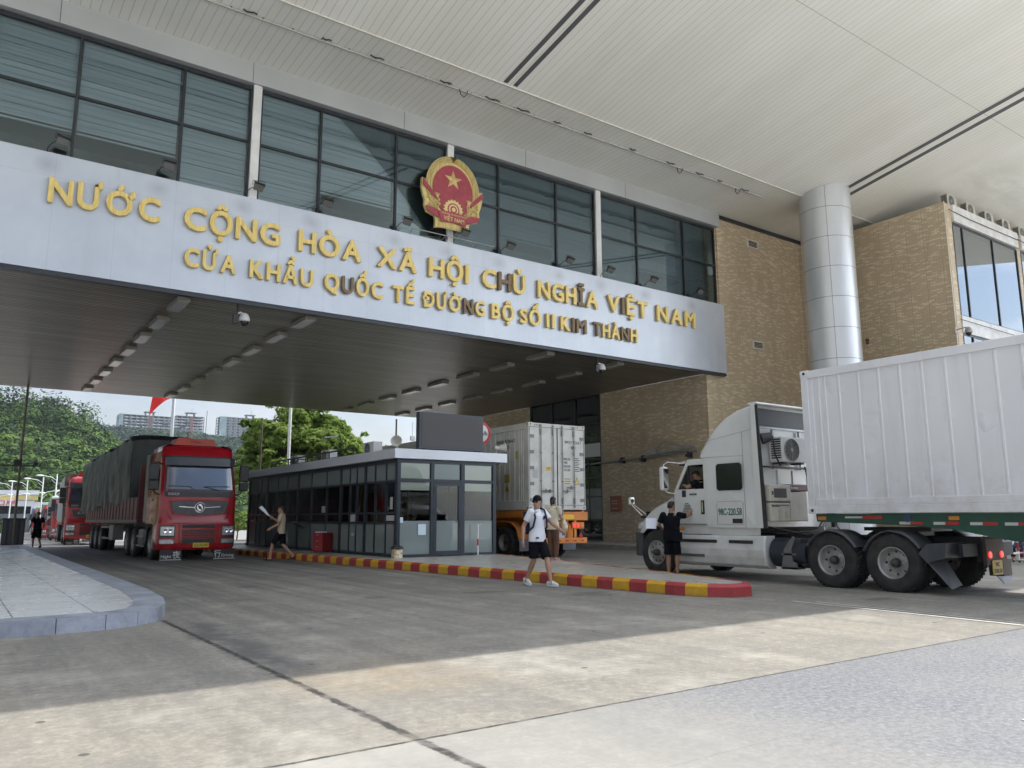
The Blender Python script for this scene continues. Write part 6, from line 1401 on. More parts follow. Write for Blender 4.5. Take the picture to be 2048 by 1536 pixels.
    for k in range(7): b.box(-0.48 + k * 0.16, -0.47 + k * 0.16, -0.014, -0.008, 0.73, 0.99, 0)
    b.build('lower_grille', [M_RED, M_BLACK], t)
    b = MB()
    for s_ in (-1, 1):
        b.bar((s_ * 1.08, 0.02, 1.75), (s_ * 0.86, -0.0, 1.34), 0.02, 0.035); b.bar((s_ * 0.62, -0.004, 1.25), (s_ * 0.60, -0.004, 0.5), 0.012, 0.02)
    b.bar((-0.9, -0.0, 1.225), (0.9, -0.0, 1.225), 0.02, 0.02); b.build('body_crease', M_RED, t, bevel=0.006)
    for s_ in (-1, 1):
        x0, x1 = (-1.20, -0.74) if s_ < 0 else (0.74, 1.20)
        b = MB(); patch(b, x0, x1, 0.76, 1.15, 0.010, 8, 3); hb = b.build('headlight_bezel', M_BLACK, t)
        b = MB(); patch(b, x0 + 0.03, x1 - 0.03, 0.82, 1.11, 0.016, 8, 3); hl = b.build('headlight', M_LAMPC, hb)
        b = MB()
        for xx in (x0 + 0.17, x0 + 0.32): yy = front_y(xx, 0.97) - 0.016; b.lathe([(0, 0.085), (0.02, 0.08), (0.022, 0.066), (0.004, 0.03), (0.0, 0.0)], (xx, yy, 0.97), (0, -1, 0), 18)
        b.build('lamp_ring', M_CHROME, hl)
        b = MB(); patch(b, x0 + 0.02, x1 - 0.03, 0.56, 0.69, 0.012, 8, 2); fg = b.build('fog_lamp', M_LAMPC, t)
        b = MB(); patch(b, x0, x1, 0.535, 0.715, 0.006, 8, 2); b.build('fog_bezel', M_BLACK, fg)
        # mirrors
        b = MB(); xm = s_ * 1.47; b.tube([(s_ * 1.18, 0.45, 3.16), (s_ * 1.33, 0.30, 3.22), (xm, 0.25, 3.16), (xm, 0.25, 3.0)], 0.022, 8); b.tube([(s_ * 1.22, 0.4, 2.15), (s_ * 1.38, 0.3, 2.2), (xm, 0.25, 2.35)], 0.022, 8); ma_ = b.build('mirror_arm', M_BLACK, t)
        b = MB(); b.box(xm - 0.15, xm + 0.15, 0.16, 0.32, 2.62, 3.18); b.box(xm - 0.15, xm + 0.15, 0.16, 0.32, 2.30, 2.60); b.build('side_mirror', M_BLACK, t, bevel=0.04, seg=3)
        b = MB(); b.box(s_ * 1.205 - 0.004, s_ * 1.205 + 0.004, 0.62, 1.45, 2.32, 3.02) if False else b.prism([(0.50, 2.35), (1.42, 2.35), (1.42, 3.02), (0.68, 3.02)], (s_ * 1.24 if s_ > 0 else -1.24, 0, 0), (0, 1, 0), (0, 0, 1), (s_ * 0.012, 0, 0)); b.build('side_window', M_OPQ, t)
        b = MB(); xs_ = s_ * 1.255; b.box(min(xs_, xs_ + s_ * 0.01), max(xs_, xs_ + s_ * 0.01), 1.2, 1.36, 1.95, 2.03); b.build('door_handle', M_BLACK, t)
        b = MB()
        for yy in (0.44, 1.5): b.box(s_ * 1.262 - 0.002, s_ * 1.262 + 0.002, yy, yy + 0.01, 1.2, 2.3)
        b.build('door_seam', M_BLACK, t)
        # lower flaps
        x0, x1 = (-1.14, -0.47) if s_ < 0 else (0.55, 1.25)
        b = MB(); b.box(x0, x1, 0.10, 0.12, 0.02, 0.36); mf = b.build('front_mudflap', M_BLACK, t)
        b = MB(); b.box(x0, x1, 0.092, 0.099, 0.02, 0.055, 1)
        if s_ < 0: b.text('Night', (x0 + 0.03, 0.098, 0.10), (1, 0, 0), (0, 0, 1), 0.10, 0.004, 0.01, width=0.32); b.text('夜', (x0 + 0.39, 0.098, 0.10), (1, 0, 0), (0, 0, 1), 0.19, 0.004, 0.01, width=0.24)
        else: b.text('行', (x0 + 0.02, 0.098, 0.10), (1, 0, 0), (0, 0, 1), 0.19, 0.004, 0.01, width=0.22); b.text('Driving', (x0 + 0.27, 0.098, 0.10), (1, 0, 0), (0, 0, 1), 0.10, 0.004, 0.01, width=0.40)
        b.build('flap_lettering', [mat('lettering_pale', (0.55, 0.56, 0.55), 0.5), mat('strip_grey', (0.35, 0.35, 0.34), 0.5)], mf)
    b = MB(); b.text('东风天龙', (-1.02, front_y(-0.85, 2.17) - 0.016, 2.14), (1, 0, 0), (0, 0, 1), 0.07, 0.004, 0.005, width=0.36); b.build('trim_lettering', mat('lettering_pale', (0.5, 0.5, 0.5)), bs)
    b = MB(); b.box(-0.16, 0.35, -0.03, -0.015, 0.42, 0.575); pl = b.build('number_plate', M_YPL, t)
    b = MB(); b.text('云G·A2347', (0.095, -0.032, 0.455), (1, 0, 0), (0, 0, 1), 0.085, 0.003, 0.008, width=0.45, align='C'); b.build('plate_lettering', M_BLACK, pl)
    b = MB()
    for x0_, x1_ in ((-1.0, -0.32), (0.95, 0.1)):
        b.bar((x1_ + (0.1 if x0_ < 0 else 0.55), front_y(0.2, 2.35) - 0.03, 2.30), (x1_, front_y(x1_, 2.42) - 0.035, 2.43), 0.018, 0.018); b.bar((x1_, front_y(x1_, 2.43) - 0.03, 2.43), (x0_, front_y(x0_, 2.44) - 0.03, 2.44), 0.012, 0.025)
    b.build('wiper', M_BLACK, t)
    b = MB(); b.prism([(-0.78, 0), (0.62, 0), (0.52, 0.24), (-0.66, 0.24)], (0, 0.75, 3.86), (1, 0, 0), (0, 0, 1), (0, 0.9, 0)); rf = b.build('roof_air_conditioner', mat('roof_box_red', (0.42, 0.05, 0.025), 0.45, dirt=0.3), t, bevel=0.02)
    b = MB(); b.text('Haier', (-0.07, 0.745, 3.94), (1, 0, 0), (0, 0, 1), 0.10, 0.004, 0.01, width=0.36, align='C'); b.build('roof_lettering', M_BLACK, rf)
    b = MB(); b.cyl((0.3, 1.1, 4.0), (0.33, 1.15, 5.15), 0.008, n=6); b.build('aerial', M_BLACK, t)
    # chassis
    b = MB()
    for x in (-0.43, 0.35): b.box(x, x + 0.08, 1.0, 6.6, 0.72, 0.98)
    b.box(-0.9, 0.9, 0.5, 2.2, 0.55, 1.15); b.box(-0.45, 0.45, 4.3, 5.4, 1.0, 1.18); b.build('chassis_frame', M_CHAS, t)
    b = MB(); b.box(-1.22, -0.62, 2.55, 3.5, 0.42, 1.02); b.build('fuel_tank', mat('tank_grey', (0.10, 0.105, 0.11), 0.4, 0.4), t, bevel=0.10, seg=4)
    b = MB()
    for z in (0.40, 0.72): b.box(-1.25, -1.20, 2.45, 3.6, z, z + 0.06)
    for y in (2.6, 2.95, 3.3): b.box(-1.24, -1.21, y, y + 0.04, 0.4, 0.75)
    b.build('side_guard', mat('guard_grey', (0.24, 0.24, 0.23), 0.5, 0.3), t)
    b = MB(); b.box(-1.20, -1.0, 2.25, 2.30, 0.6, 3.5); b.box(1.0, 1.2, 2.25, 2.3, 0.6, 3.5); b.box(-1.24, -1.19, 2.2, 2.75, 1.25, 3.6); b.box(1.19, 1.24, 2.2, 2.75, 1.25, 3.6); b.build('wind_deflector', mat('deflector_dark', (0.10, 0.07, 0.08), 0.35), t)
    for y in (1.42, 4.35, 5.65):
        b = MB(); b.cyl((-1, y, 0.52), (1, y, 0.52), 0.07, n=12); b.build('axle', M_CHAS, t)
    for x, y, f_ in ((-1.08, 1.42, 0), (1.08, 1.42, 1), (-1.10, 4.35, 0), (1.10, 4.35, 1), (-1.10, 5.65, 0), (1.10, 5.65, 1), (-0.78, 4.35, 0), (0.78, 4.35, 1), (-0.78, 5.65, 0), (0.78, 5.65, 1)):
        wcopy(wr_, t, x, y, 0.52, bool(f_))
    return t
red = make_red(True, 'large red tractor unit facing the camera under the gate hall, leftmost lane', (6.92, 27.9, 0))

# ---------------------------------------------------------------- dropside trailer and its tarpaulin
M_MAR = mat('trailer_maroon', (0.13, 0.022, 0.028), 0.5, var=0.25, dirt=0.5, dirtcol=(0.10, 0.07, 0.06))
def make_dropside(label, loc, rz=0, L_=13.0):
    t = thing('dropside_trailer', label, 'trailer', loc, rz)
    b = MB(); b.box(-1.25, 1.25, 0, L_, 1.20, 1.34); b.build('deck', M_MAR, t)
    for s_ in (-1, 1):
        b = MB(); x0 = -1.25 if s_ < 0 else 1.21; b.box(x0, x0 + 0.04, 0.05, L_ - 0.05, 1.345, 2.15)
        y = 0.1; xo = -1.275 if s_ < 0 else 1.252
        while y < L_ - 0.1: b.box(xo, xo + 0.022, y, y + 0.06, 1.345, 2.13); y += 0.72
        y = 0.05
        while y < L_ - 0.2: b.box(xo - 0.004, xo + 0.018, y, y + 0.14, 1.225, 1.33, 1); y += 0.24
        b.build('side_panel', [M_MAR, mat('marker_grey', (0.26, 0.24, 0.22), 0.6)], t)
    b = MB(); b.box(-1.25, 1.25, 0, 0.05, 1.345, 3.3); b.box(-1.25, 1.25, L_ - 0.05, L_, 1.345, 2.15); b.build('headboard', M_MAR, t)
    b = MB(); b.box(-0.5, -0.4, 0.5, L_, 0.85, 1.2); b.box(0.4, 0.5, 0.5, L_, 0.85, 1.2); b.build('chassis_frame', M_CHAS, t)
    b = MB(); b.box(-1.2, -0.8, 5.2, 6.2, 0.5, 1.1); b.build('tool_box', mat('toolbox_grey', (0.28, 0.28, 0.27), 0.5, dirt=0.4), t)
    b = MB()
    for z in (0.52, 0.98): b.box(-1.22, -1.19, 6.3, 8.2, z, z + 0.08)
    b.build('side_guard', mat('guard_grey'), t)
    for y in (L_ - 4.6, L_ - 3.25, L_ - 1.9):
        for x, f_ in ((-1.10, 0), (1.10, 1), (-0.78, 0), (0.78, 1)): wcopy(wr_, t, x, y, 0.52, bool(f_))
    y = 0.3; b = MB()
    while y < L_: b.sphere((-1.26, y, 1.14), 0.025, 6); y += 2.2
    b.build('side_lamp', M_LAMPO, t)
    return t
def make_tarp(label, loc, rz, L_, col, name, zt0, zt1, zb0, zb1, hw=1.30, seed=1, front_drop=1.2, group=None):
    b = MB(); ny, nu = 120, 64; vs = []
    for j in range(ny + 1):
        t = j / ny; y = -0.06 + (L_ + 0.1) * t; zt = zt0 + (zt1 - zt0) * t + 0.10 * math.exp(-((t - 0.10) / 0.10) ** 2) - 0.07 * math.exp(-((t - 0.30) / 0.06) ** 2) + 0.06 * math.exp(-((t - 0.48) / 0.10) ** 2); zb = zb0 + (zb1 - zb0) * t
        bay = (y * 0.62 + 0.2 * math.sin(y * 1.3)) % 1.0
        hump = 0.16 * math.sin(math.pi * bay) ** 0.6
        sc_y = min(1.0, min(t, 1 - t) * 26) ; end = 0.55 + 0.45 * math.sqrt(max(0, 1 - (1 - sc_y) ** 2))
        for i in range(nu + 1):
            u = i / nu * 2 - 1     # -1 left hem .. 1 right hem
            a = abs(u); sgn = 1 if u > 0 else -1
            if a > 0.42:
                q = (a - 0.42) / 0.58; z = zt - 0.16 - (zt - 0.16 - zb) * q; x = sgn * (hw - 0.02 + 0.04 * math.sin(q * 3.0))
            else:
                q = a / 0.42; x = sgn * hw * (1 - (1 - q) ** 1.6) ; z = zt + hump - 0.16 * q ** 3.5
            nn = mnoise.noise(Vector((y * 2.3, z * 0.7, seed + sgn * 3))) * 0.10 + mnoise.noise(Vector((y * 5.5 + z * 1.2, z * 1.5, seed * 7))) * 0.045
            crease = 0.085 * math.sin(y * 3.9 + math.sin(z * 1.7) * 0.9) * (q if a > 0.42 else 0.3)
            cin = 0.0 if a < 0.42 else 0.07 * math.sin(math.pi * q) * (1 - hump * 8)
            x = x + sgn * (nn + crease * 0.7 - cin) if a > 0.3 else x
            z = z + (nn * 1.2 if a < 0.42 else 0)
            if a > 0.98: z += 0.07 * math.sin(y * 2.1) + 0.03 * math.sin(y * 7)
            if a < 0.42: z = zb + (z - zb) * (0.93 + 0.07 * end)
            vs.append((x * (0.97 + 0.03 * end), y, z))
    n = nu + 1
    b._add(vs, [(j * n + i, j * n + i + 1, (j + 1) * n + i + 1, (j + 1) * n + i) for j in range(ny) for i in range(nu)], 0, True)
    # front and back curtains
    for j0, sg, zl in ((0, -1, zb0 + front_drop), (ny, 1, zb1 + 0.3)):
        row = vs[j0 * n:(j0 + 1) * n]; top = [p for p in row if p[2] > zl]; m = len(top); lo = [(p[0], p[1] + sg * (0.05 + 0.05 * math.sin(p[0] * 9)), zl + 0.05 * math.sin(p[0] * 5)) for p in top]
        mid = [(p[0], p[1] + sg * (0.04 + 0.06 * math.sin(p[0] * 7 + 1)), (p[2] + zl) / 2) for p in top]
        f_ = [(i, i + 1, m + i + 1, m + i) for i in range(m - 1)] + [(m + i, m + i + 1, 2 * m + i + 1, 2 * m + i) for i in range(m - 1)]
        b._add(top + mid + lo, f_, 0, True)
    g = _mc.get(name)
    if g is None:
        q = NG(name, rough=0.42, spec=0.4); c1 = tuple(c * 0.7 for c in col)
        c = q.mix(q.mr(q.noise(1.4, 5, 0.65), 0.35, 0.65), c1, col); c = q.mix(q.mr(q.noise(1.0, 5, 0.7, st=(1, 2.6, 0.3)), 0.55, 0.75, 0, 0.4), c, tuple(min(1, x * 1.9 + 0.02) for x in col)); q.color(c)
        q.bump(q.math('ADD', q.noise(3.0, 5, 0.65, st=(1, 2.2, 0.6)), q.math('MULTIPLY', q.noise(12, 3, 0.6), 0.25)), 0.7, 0.06); g = q.m
    o = b.build('tarpaulin', g); o.location = loc; o.rotation_euler = (0, 0, rz)
    return tag(o, label, 'tarpaulin', group)
ds = make_dropside('maroon dropside trailer behind the near red cab, half under a dark tarpaulin', (6.92, 31.6, 0))
ds.children[0]
make_tarp('dark olive tarpaulin draped over the maroon trailer of the near red truck', (6.92, 33.4, 0), 0, 13.4 - 1.9 + 1.6, (0.040, 0.046, 0.040), 'tarp_olive', 4.42, 4.08, 2.05, 1.66, seed=1, front_drop=0.12)
b = MB(); b.box(-0.95, 0.95, 0.3, 12.2, 1.35, 3.95); b.T = None
o = b.build('cargo_stack', mat('cargo_dark', (0.05, 0.05, 0.045), 0.8)); o.location = (6.92, 33.4, 0); tag(o, 'dark cargo stacked beneath the olive tarpaulin', 'cargo')

# ---------------------------------------------------------------- the queue behind
def box_trailer(label, loc, rz, side, front, L_=12.2, cat='trailer'):
    t = thing('box_trailer', label, cat, loc, rz)
    b = MB(); b.box(-1.22, 1.22, 0, L_, 1.25, 4.0); b.build('box_body', front, t, bevel=0.02)
    for s_ in (-1, 1):
        b = MB(); ny = 60; vs = []
        for j in range(ny + 1):
            y = 0.05 + (L_ - 0.1) * j / ny
            for i in range(9):
                z = 1.35 + 2.6 * i / 8; vs.append((s_ * (1.245 + 0.02 * math.sin(y * 2.7 + i * 0.4) + 0.018 * mnoise.noise(Vector((y * 1.5, z, 4)))), y, z))
        b._add(vs, [(j * 9 + i, j * 9 + i + 1, j * 9 + 10 + i, j * 9 + 9 + i) for j in range(ny) for i in range(8)], 0, True); b.build('side_curtain', side, t)
    b = MB(); b.box(-1.24, -1.16, -0.02, 0.04, 1.25, 4.02); b.box(1.16, 1.24, -0.02, 0.04, 1.25, 4.02); b.box(-1.16, 1.16, -0.02, 0.04, 3.9, 4.02); b.build('front_frame', mat('frame_rust', (0.20, 0.17, 0.13), 0.7, dirt=0.4), t)
    b = MB(); b.box(-0.5, -0.4, 0.3, L_, 0.85, 1.25); b.box(0.4, 0.5, 0.3, L_, 0.85, 1.25); b.box(-1.22, 1.22, 0.2, L_, 1.12, 1.25); b.build('chassis_frame', mat('chassis_ochre', (0.16, 0.12, 0.06), 0.7), t)
    for y in (L_ - 4.4, L_ - 3.1, L_ - 1.8):
        for x, f_ in ((-1.10, 0), (1.10, 1)): wcopy(wr_, t, x, y, 0.52, bool(f_))
    return t
M_SIDEG = mat('curtain_grey', (0.34, 0.37, 0.36), 0.5, col2=(0.24, 0.27, 0.27), vscale=1.2, bump=0.3, bscale=3)
M_BEIGE = mat('box_beige', (0.38, 0.34, 0.27), 0.6, dirt=0.5)
def rig(x, y, rz, ci, lab):
    z = zg(y); o = dup(red, (x, y, z), rz, lab, 'red trucks queued behind the first'); return o, z
def behind(x, y, rz, d): return (x - math.sin(rz) * d, y + math.cos(rz) * d)
r2 = R(-4.5)
t2, z2 = rig(6.62, 50.2, r2, 0, 'second red tractor unit, behind the olive tarpaulin, pulling a grey curtained box')
x, y = behind(6.62, 50.2, r2, 2.5); box_trailer('grey curtained box trailer with a beige front behind the second red cab', (x - 0.1, y, z2), r2, M_SIDEG, M_BEIGE)
r3 = R(-8)
t3, z3 = rig(7.85, 67.5, r3, 0, 'third tractor unit, mostly hidden beyond the grey curtained box')
x, y = behind(7.85, 67.5, r3, 3.7); d3 = dup(ds, (x, y, z3), r3, 'maroon dropside trailer under a slate blue tarpaulin, third in the queue')
x, y = behind(7.85, 67.5, r3, 4.4); make_tarp('slate blue tarpaulin on the third truck of the queue', (x, y, z3), r3, 12.0, (0.10, 0.13, 0.18), 'tarp_slate', 4.0, 3.6, 2.3, 2.0, seed=3)
r4 = R(-4)
t4, z4 = rig(9.35, 86, r4, 0, 'bright red tractor unit standing in the sun, fourth in the queue')
x, y = behind(9.35, 86, r4, 3.7); dup(ds, (x, y, z4), r4, 'maroon dropside trailer under a pale green tarpaulin, fourth in the queue')
x, y = behind(9.35, 86, r4, 4.4); make_tarp('pale green tarpaulin on the fourth truck of the queue', (x, y, z4), r4, 12.0, (0.34, 0.40, 0.36), 'tarp_pale', 4.1, 3.7, 2.2, 2.0, seed=5)
for i, (x0, y0, col, nm, lab) in enumerate(((10.2, 105, (0.16, 0.26, 0.22), 'tarp_green', 'green'), (11.2, 124, (0.30, 0.28, 0.14), 'tarp_khaki', 'khaki'), (12.1, 143, (0.10, 0.16, 0.30), 'tarp_blue', 'deep blue'))):
    tt, zz = rig(x0, y0, r4, 0, f'far tractor unit of the queue towing the {lab} tarpaulin load')
    x, y = behind(x0, y0, r4, 3.7); dup(ds, (x, y, zz), r4, f'far dropside trailer beneath the {lab} tarpaulin')
    x, y = behind(x0, y0, r4, 4.4); make_tarp(f'{lab} tarpaulin on a far truck of the queue', (x, y, zz), r4, 12.0, col, nm, 4.0, 3.8, 2.2, 2.0, seed=8 + i)
# a parked line across the lane, left
for i, (x0, y0, m1, lab) in enumerate(((1.4, 96, M_SIDEG, 'pale box trailer of the parked truck at the left edge'), )):
    tt, zz = rig(x0 + 0.0, y0, R(-3), 0, 'parked tractor unit at the left picture edge, pale box behind')
    x, y = behind(x0, y0, R(-3), 2.5); box_trailer(lab, (x, y, zz), R(-3), M_BEIGE, M_BEIGE)
# ================================================================ hills and far background
def interp(x, P):
    if x <= P[0][0]: return P[0][1]
    for a, c in zip(P[:-1], P[1:]):
        if x <= c[0]: t = (x - a[0]) / (c[0] - a[0]); t = t * t * (3 - 2 * t); return a[1] + (c[1] - a[1]) * t
    return P[-1][1]
def sst(t): t = max(0, min(1, t)); return t * t * (3 - 2 * t)
def h_near(x, y):
    r = interp(x, [(-300, 54), (-80, 48), (12, 38.5), (30, 37.5), (38, 35), (50, 28.5), (62, 23), (85, 18), (130, 15), (220, 10), (340, 3)])
    return -1.3 + r * sst((y - 165) / 190) * (1 + 0.10 * mnoise.noise(Vector((x / 34, y / 30, 0)))) * (1 - 0.35 * sst((y - 370) / 150))
def h_far(x, y):
    r = interp(x, [(-100, 70), (60, 79), (160, 79), (260, 76), (380, 62), (600, 40), (900, 20)])
    return -1.5 + r * sst((y - 420) / 400) * (1 + 0.05 * mnoise.noise(Vector((x / 60, y / 60, 3))))
def leafmat(name, cols, sc, rough=0.7, trans=0.25, hz=None):
    m = bpy.data.materials.new(name); m.use_nodes = True; t = m.node_tree; N = t.nodes; L = t.links; b = N['Principled BSDF']
    b.inputs['Roughness'].default_value = rough; b.inputs['Specular IOR Level'].default_value = 0.06
    tcn = N.new('ShaderNodeTexCoord'); n = N.new('ShaderNodeTexNoise'); n.inputs['Scale'].default_value = sc; n.inputs['Detail'].default_value = 5; n.inputs['Roughness'].default_value = 0.65; L.new(tcn.outputs['Object'], n.inputs['Vector'])
    r = N.new('ShaderNodeValToRGB'); e = r.color_ramp.elements; e[0].position = 0.32; e[0].color = (*cols[0], 1); e[1].position = 0.68; e[1].color = (*cols[-1], 1)
    if len(cols) == 3: q = e.new(0.5); q.color = (*cols[1], 1)
    L.new(n.outputs[0], r.inputs[0]); L.new(r.outputs[0], b.inputs['Base Color'])
    tr = N.new('ShaderNodeBsdfTranslucent'); L.new(r.outputs[0], tr.inputs[0]); ms = N.new('ShaderNodeMixShader'); ms.inputs[0].default_value = trans
    L.new(b.outputs[0], ms.inputs[1]); L.new(tr.outputs[0], ms.inputs[2]); L.new(ms.outputs[0], N['Material Output'].inputs[0]); return m
def leaf_cloud(name, centers, m, seed, parent=None, rough=0.55):
    """centers: array (cx,cy,cz,rx,rz,n,size); leaf clumps scattered over lumpy crown shells"""
    rg = np.random.default_rng(seed); V = []; 
    for cx, cy, cz, rx, rz, n, sz in centers:
        n = int(n); d = rg.normal(size=(n, 3)); d /= np.linalg.norm(d, axis=1)[:, None]; d[:, 2] = np.where(d[:, 2] < -0.45, -d[:, 2], d[:, 2])
        rad = rg.uniform(0.45 if rough > 0.4 else 0.75, 1.0, n) ** 0.5; lump = 1 + 0.18 * np.sin(d[:, 0] * 5 + cx) * np.cos(d[:, 1] * 4 + cy) + 0.12 * np.sin(d[:, 2] * 7 + cz)
        p = d * (rad * lump)[:, None] * np.array([rx, rx, rz]) + np.array([cx, cy, cz])
        nr = d + rg.normal(scale=rough, size=(n, 3)) + np.array([0, 0, 0.35]); nr /= np.linalg.norm(nr, axis=1)[:, None]
        a = np.cross(nr, rg.normal(size=(n, 3))); a /= np.linalg.norm(a, axis=1)[:, None]; c = np.cross(nr, a)
        s = sz * rg.uniform(0.6, 1.3, n)[:, None]
        V.append(np.stack([p - a * s, p - c * s * 0.55, p + a * s, p + c * s * 0.55], 1).reshape(-1, 3))
    V = np.concatenate(V); nf = len(V) // 4
    me = bpy.data.meshes.new(name); me.vertices.add(len(V)); me.vertices.foreach_set('co', V.astype(np.float32).ravel())
    me.loops.add(nf * 4); me.loops.foreach_set('vertex_index', np.arange(nf * 4, dtype=np.int32)); me.polygons.add(nf)
    me.polygons.foreach_set('loop_start', np.arange(0, nf * 4, 4, dtype=np.int32)); me.polygons.foreach_set('loop_total', np.full(nf, 4, dtype=np.int32)); me.update(calc_edges=True)
    me.materials.append(m); o = bpy.data.objects.new(name, me); COL.objects.link(o)
    if parent: o.parent = parent
    return o
def terrain(name, hf, x0, x1, y0, y1, nx, ny, m):
    b = MB(); vs = [(x0 + (x1 - x0) * i / nx, y0 + (y1 - y0) * j / ny, 0) for j in range(ny + 1) for i in range(nx + 1)]
    vs = [(x, y, hf(x, y)) for x, y, _ in vs]; n = nx + 1
    b._add(vs, [(j * n + i, j * n + i + 1, (j + 1) * n + i + 1, (j + 1) * n + i) for j in range(ny) for i in range(nx)], 0, True)
    return structure(b.build(name, m))
M_SCRUB = mat('hill_scrub', (0.025, 0.045, 0.012), 0.9, col2=(0.05, 0.075, 0.02), vscale=0.15, bump=0.6, bscale=1.2)
terrain('hill', h_near, -300, 340, 160, 540, 110, 70, M_SCRUB)
terrain('far_hill', h_far, -150, 950, 415, 1000, 80, 40, M_SCRUB)
rg = np.random.default_rng(11); cs = []; cl2 = []
for _ in range(4600):
    y = rg.uniform(166, 380); x = rg.uniform(-60, 200) if rg.random() < 0.8 else rg.uniform(-250, 330)
    z = h_near(x, y); up = sst((z - 20) / 14); s = rg.uniform(2.2, 4.6) * (0.75 + 0.45 * up)
    if up < 0.5 and rg.random() < 0.18: s *= 0.5
    tall = 1.7 if (up > 0.5 and rg.random() < 0.25) else 0.85
    (cs if rg.random() < 0.35 + 0.55 * up else cl2).append((x, y, z + s * tall * 0.8, s, s * tall * 0.8, 90, 0.62))
M_F1 = leafmat('forest_dark', [(0.010, 0.024, 0.008), (0.024, 0.050, 0.012), (0.060, 0.100, 0.020)], 0.06, trans=0.1)
M_F2 = leafmat('forest_light', [(0.030, 0.060, 0.012), (0.062, 0.110, 0.020), (0.105, 0.165, 0.036)], 0.06, trans=0.12)
o = leaf_cloud('hill_forest', cs, M_F1, 1, None, 0.28); o['kind'] = 'stuff'; o = leaf_cloud('hill_thicket', cl2, M_F2, 2, None, 0.28); o['kind'] = 'stuff'
cs = []
for _ in range(2600):
    y = rg.uniform(560, 880); x = rg.uniform(60, 460); z = h_far(x, y); s = rg.uniform(3.0, 5.5); cs.append((x, y, z + s * 0.6, s, s * 0.95, 26, 1.5))
M_F3 = leafmat('forest_far', [(0.014, 0.032, 0.016), (0.024, 0.050, 0.022), (0.040, 0.072, 0.028)], 0.03, trans=0.1)
o = leaf_cloud('far_forest', cs, M_F3, 3, None, 0.25); o['kind'] = 'stuff'

# high blocks under construction
M_FC = mat('raw_concrete', (0.17, 0.185, 0.20), 0.8, var=0.15, vscale=0.2); M_NET = mat('scaffold_net', (0.22, 0.30, 0.31), 0.7, var=0.2, vscale=0.3)
def block(label, x0, x1, y, zb, zt, open_=True, net=0.0):
    t = thing('apartment_block', label, 'building', ((x0 + x1) / 2, y, zb)); W = x1 - x0; H = zt - zb; nf = int(H / 3.0); hx = W / 2
    b = MB()
    for k in range(nf + 1): b.box(-hx, hx, 0, 16, k * 3.0, k * 3.0 + 0.5)
    b.build('floor_slabs', M_FC, t)
    b = MB(); nb = max(2, int(W / 5)); 
    for i in range(nb + 1):
        x = -hx + W * i / nb
        for yy in (0.0, 7.5, 15.2): b.box(x - 0.35, x + 0.35, yy, yy + 0.7, 0.5, nf * 3.0)
    b.build('columns', M_FC, t)
    b = MB(); q = random.Random(int(x0))
    for k in range(nf):
        for i in range(nb):
            a = -hx + W * i / nb + 0.35; c = -hx + W * (i + 1) / nb - 0.35
            if open_ and k > nf * 0.55 and q.random() < 0.75: continue
            b.box(a, c, 8.0, 8.3, k * 3 + 0.5, k * 3 + 3.0)
            if not open_ or q.random() < 0.5:
                b.box(a, a + (c - a) * 0.3, 0.2, 0.4, k * 3 + 0.5, k * 3 + 3.0); b.box(c - (c - a) * 0.3, c, 0.2, 0.4, k * 3 + 0.5, k * 3 + 3.0); b.box(a + (c - a) * 0.3, c - (c - a) * 0.3, 0.2, 0.4, k * 3 + 0.5, k * 3 + 1.4)
            elif q.random() < 0.5: b.box(a, c, 0.2, 0.4, k * 3 + 0.5, k * 3 + 1.5)
    b.build('infill_walls', mat('infill_grey', (0.20, 0.215, 0.22), 0.8, var=0.12, vscale=0.2), t)
    for i, fx_ in enumerate([0.2, 0.75] if W > 60 else [0.55]):
        b = MB(); x = -hx + W * fx_; b.box(x - 4, x - 3.4, 4, 10, nf * 3 + 0.5, nf * 3 + 4); b.box(x + 3.4, x + 4, 4, 10, nf * 3 + 0.5, nf * 3 + 4); b.box(x - 5, x + 5, 3, 11, nf * 3 + 4, nf * 3 + 4.8); b.bar((x + 1, 6, nf * 3 + 4.8), (x + 1, 6, nf * 3 + 10), 0.25, 0.25); b.build('roof_hut', M_FC, t)
        b = MB(); b.box(x - 1.6, x + 1.6, -0.25, -0.05, 0.5, nf * 3); b.build('hoist_tower', mat('hoist_red', (0.17, 0.07, 0.07), 0.7), t) if i == 0 and fx_ == 0.55 else None
    if net:
        b = MB(); b.box(-hx - 1.0, -hx + W * net, -1.0, -0.9, 0, nf * 3 + 0.5); b.build('scaffold_net', M_NET, t)
    return t
block('unfinished concrete block on the ridge, leftmost, sky showing through its top floors', 130, 181, 850, 76, 105.5, True, 0.06)
block('unfinished concrete block behind the flagpole on the ridge', 182.5, 209.5, 850, 78, 105.5, True, 0.0)
block('walled apartment block right of the gap on the ridge, partly netted', 226, 285, 850, 80, 107.5, False, 0.10)
t = thing('hill_house', 'small white house with dark windows between the ridge blocks', 'house', (217, 845, 79))
b = MB(); b.box(-9, 9, 0, 8, 0, 8); b.build('wall', M_WHITEP, t); b = MB()
for k in range(4):
    b.box(-7.5 + k * 4, -5.5 + k * 4, -0.1, -0.02, 4.5, 6.8)
b.build('window', M_OPQ, t)

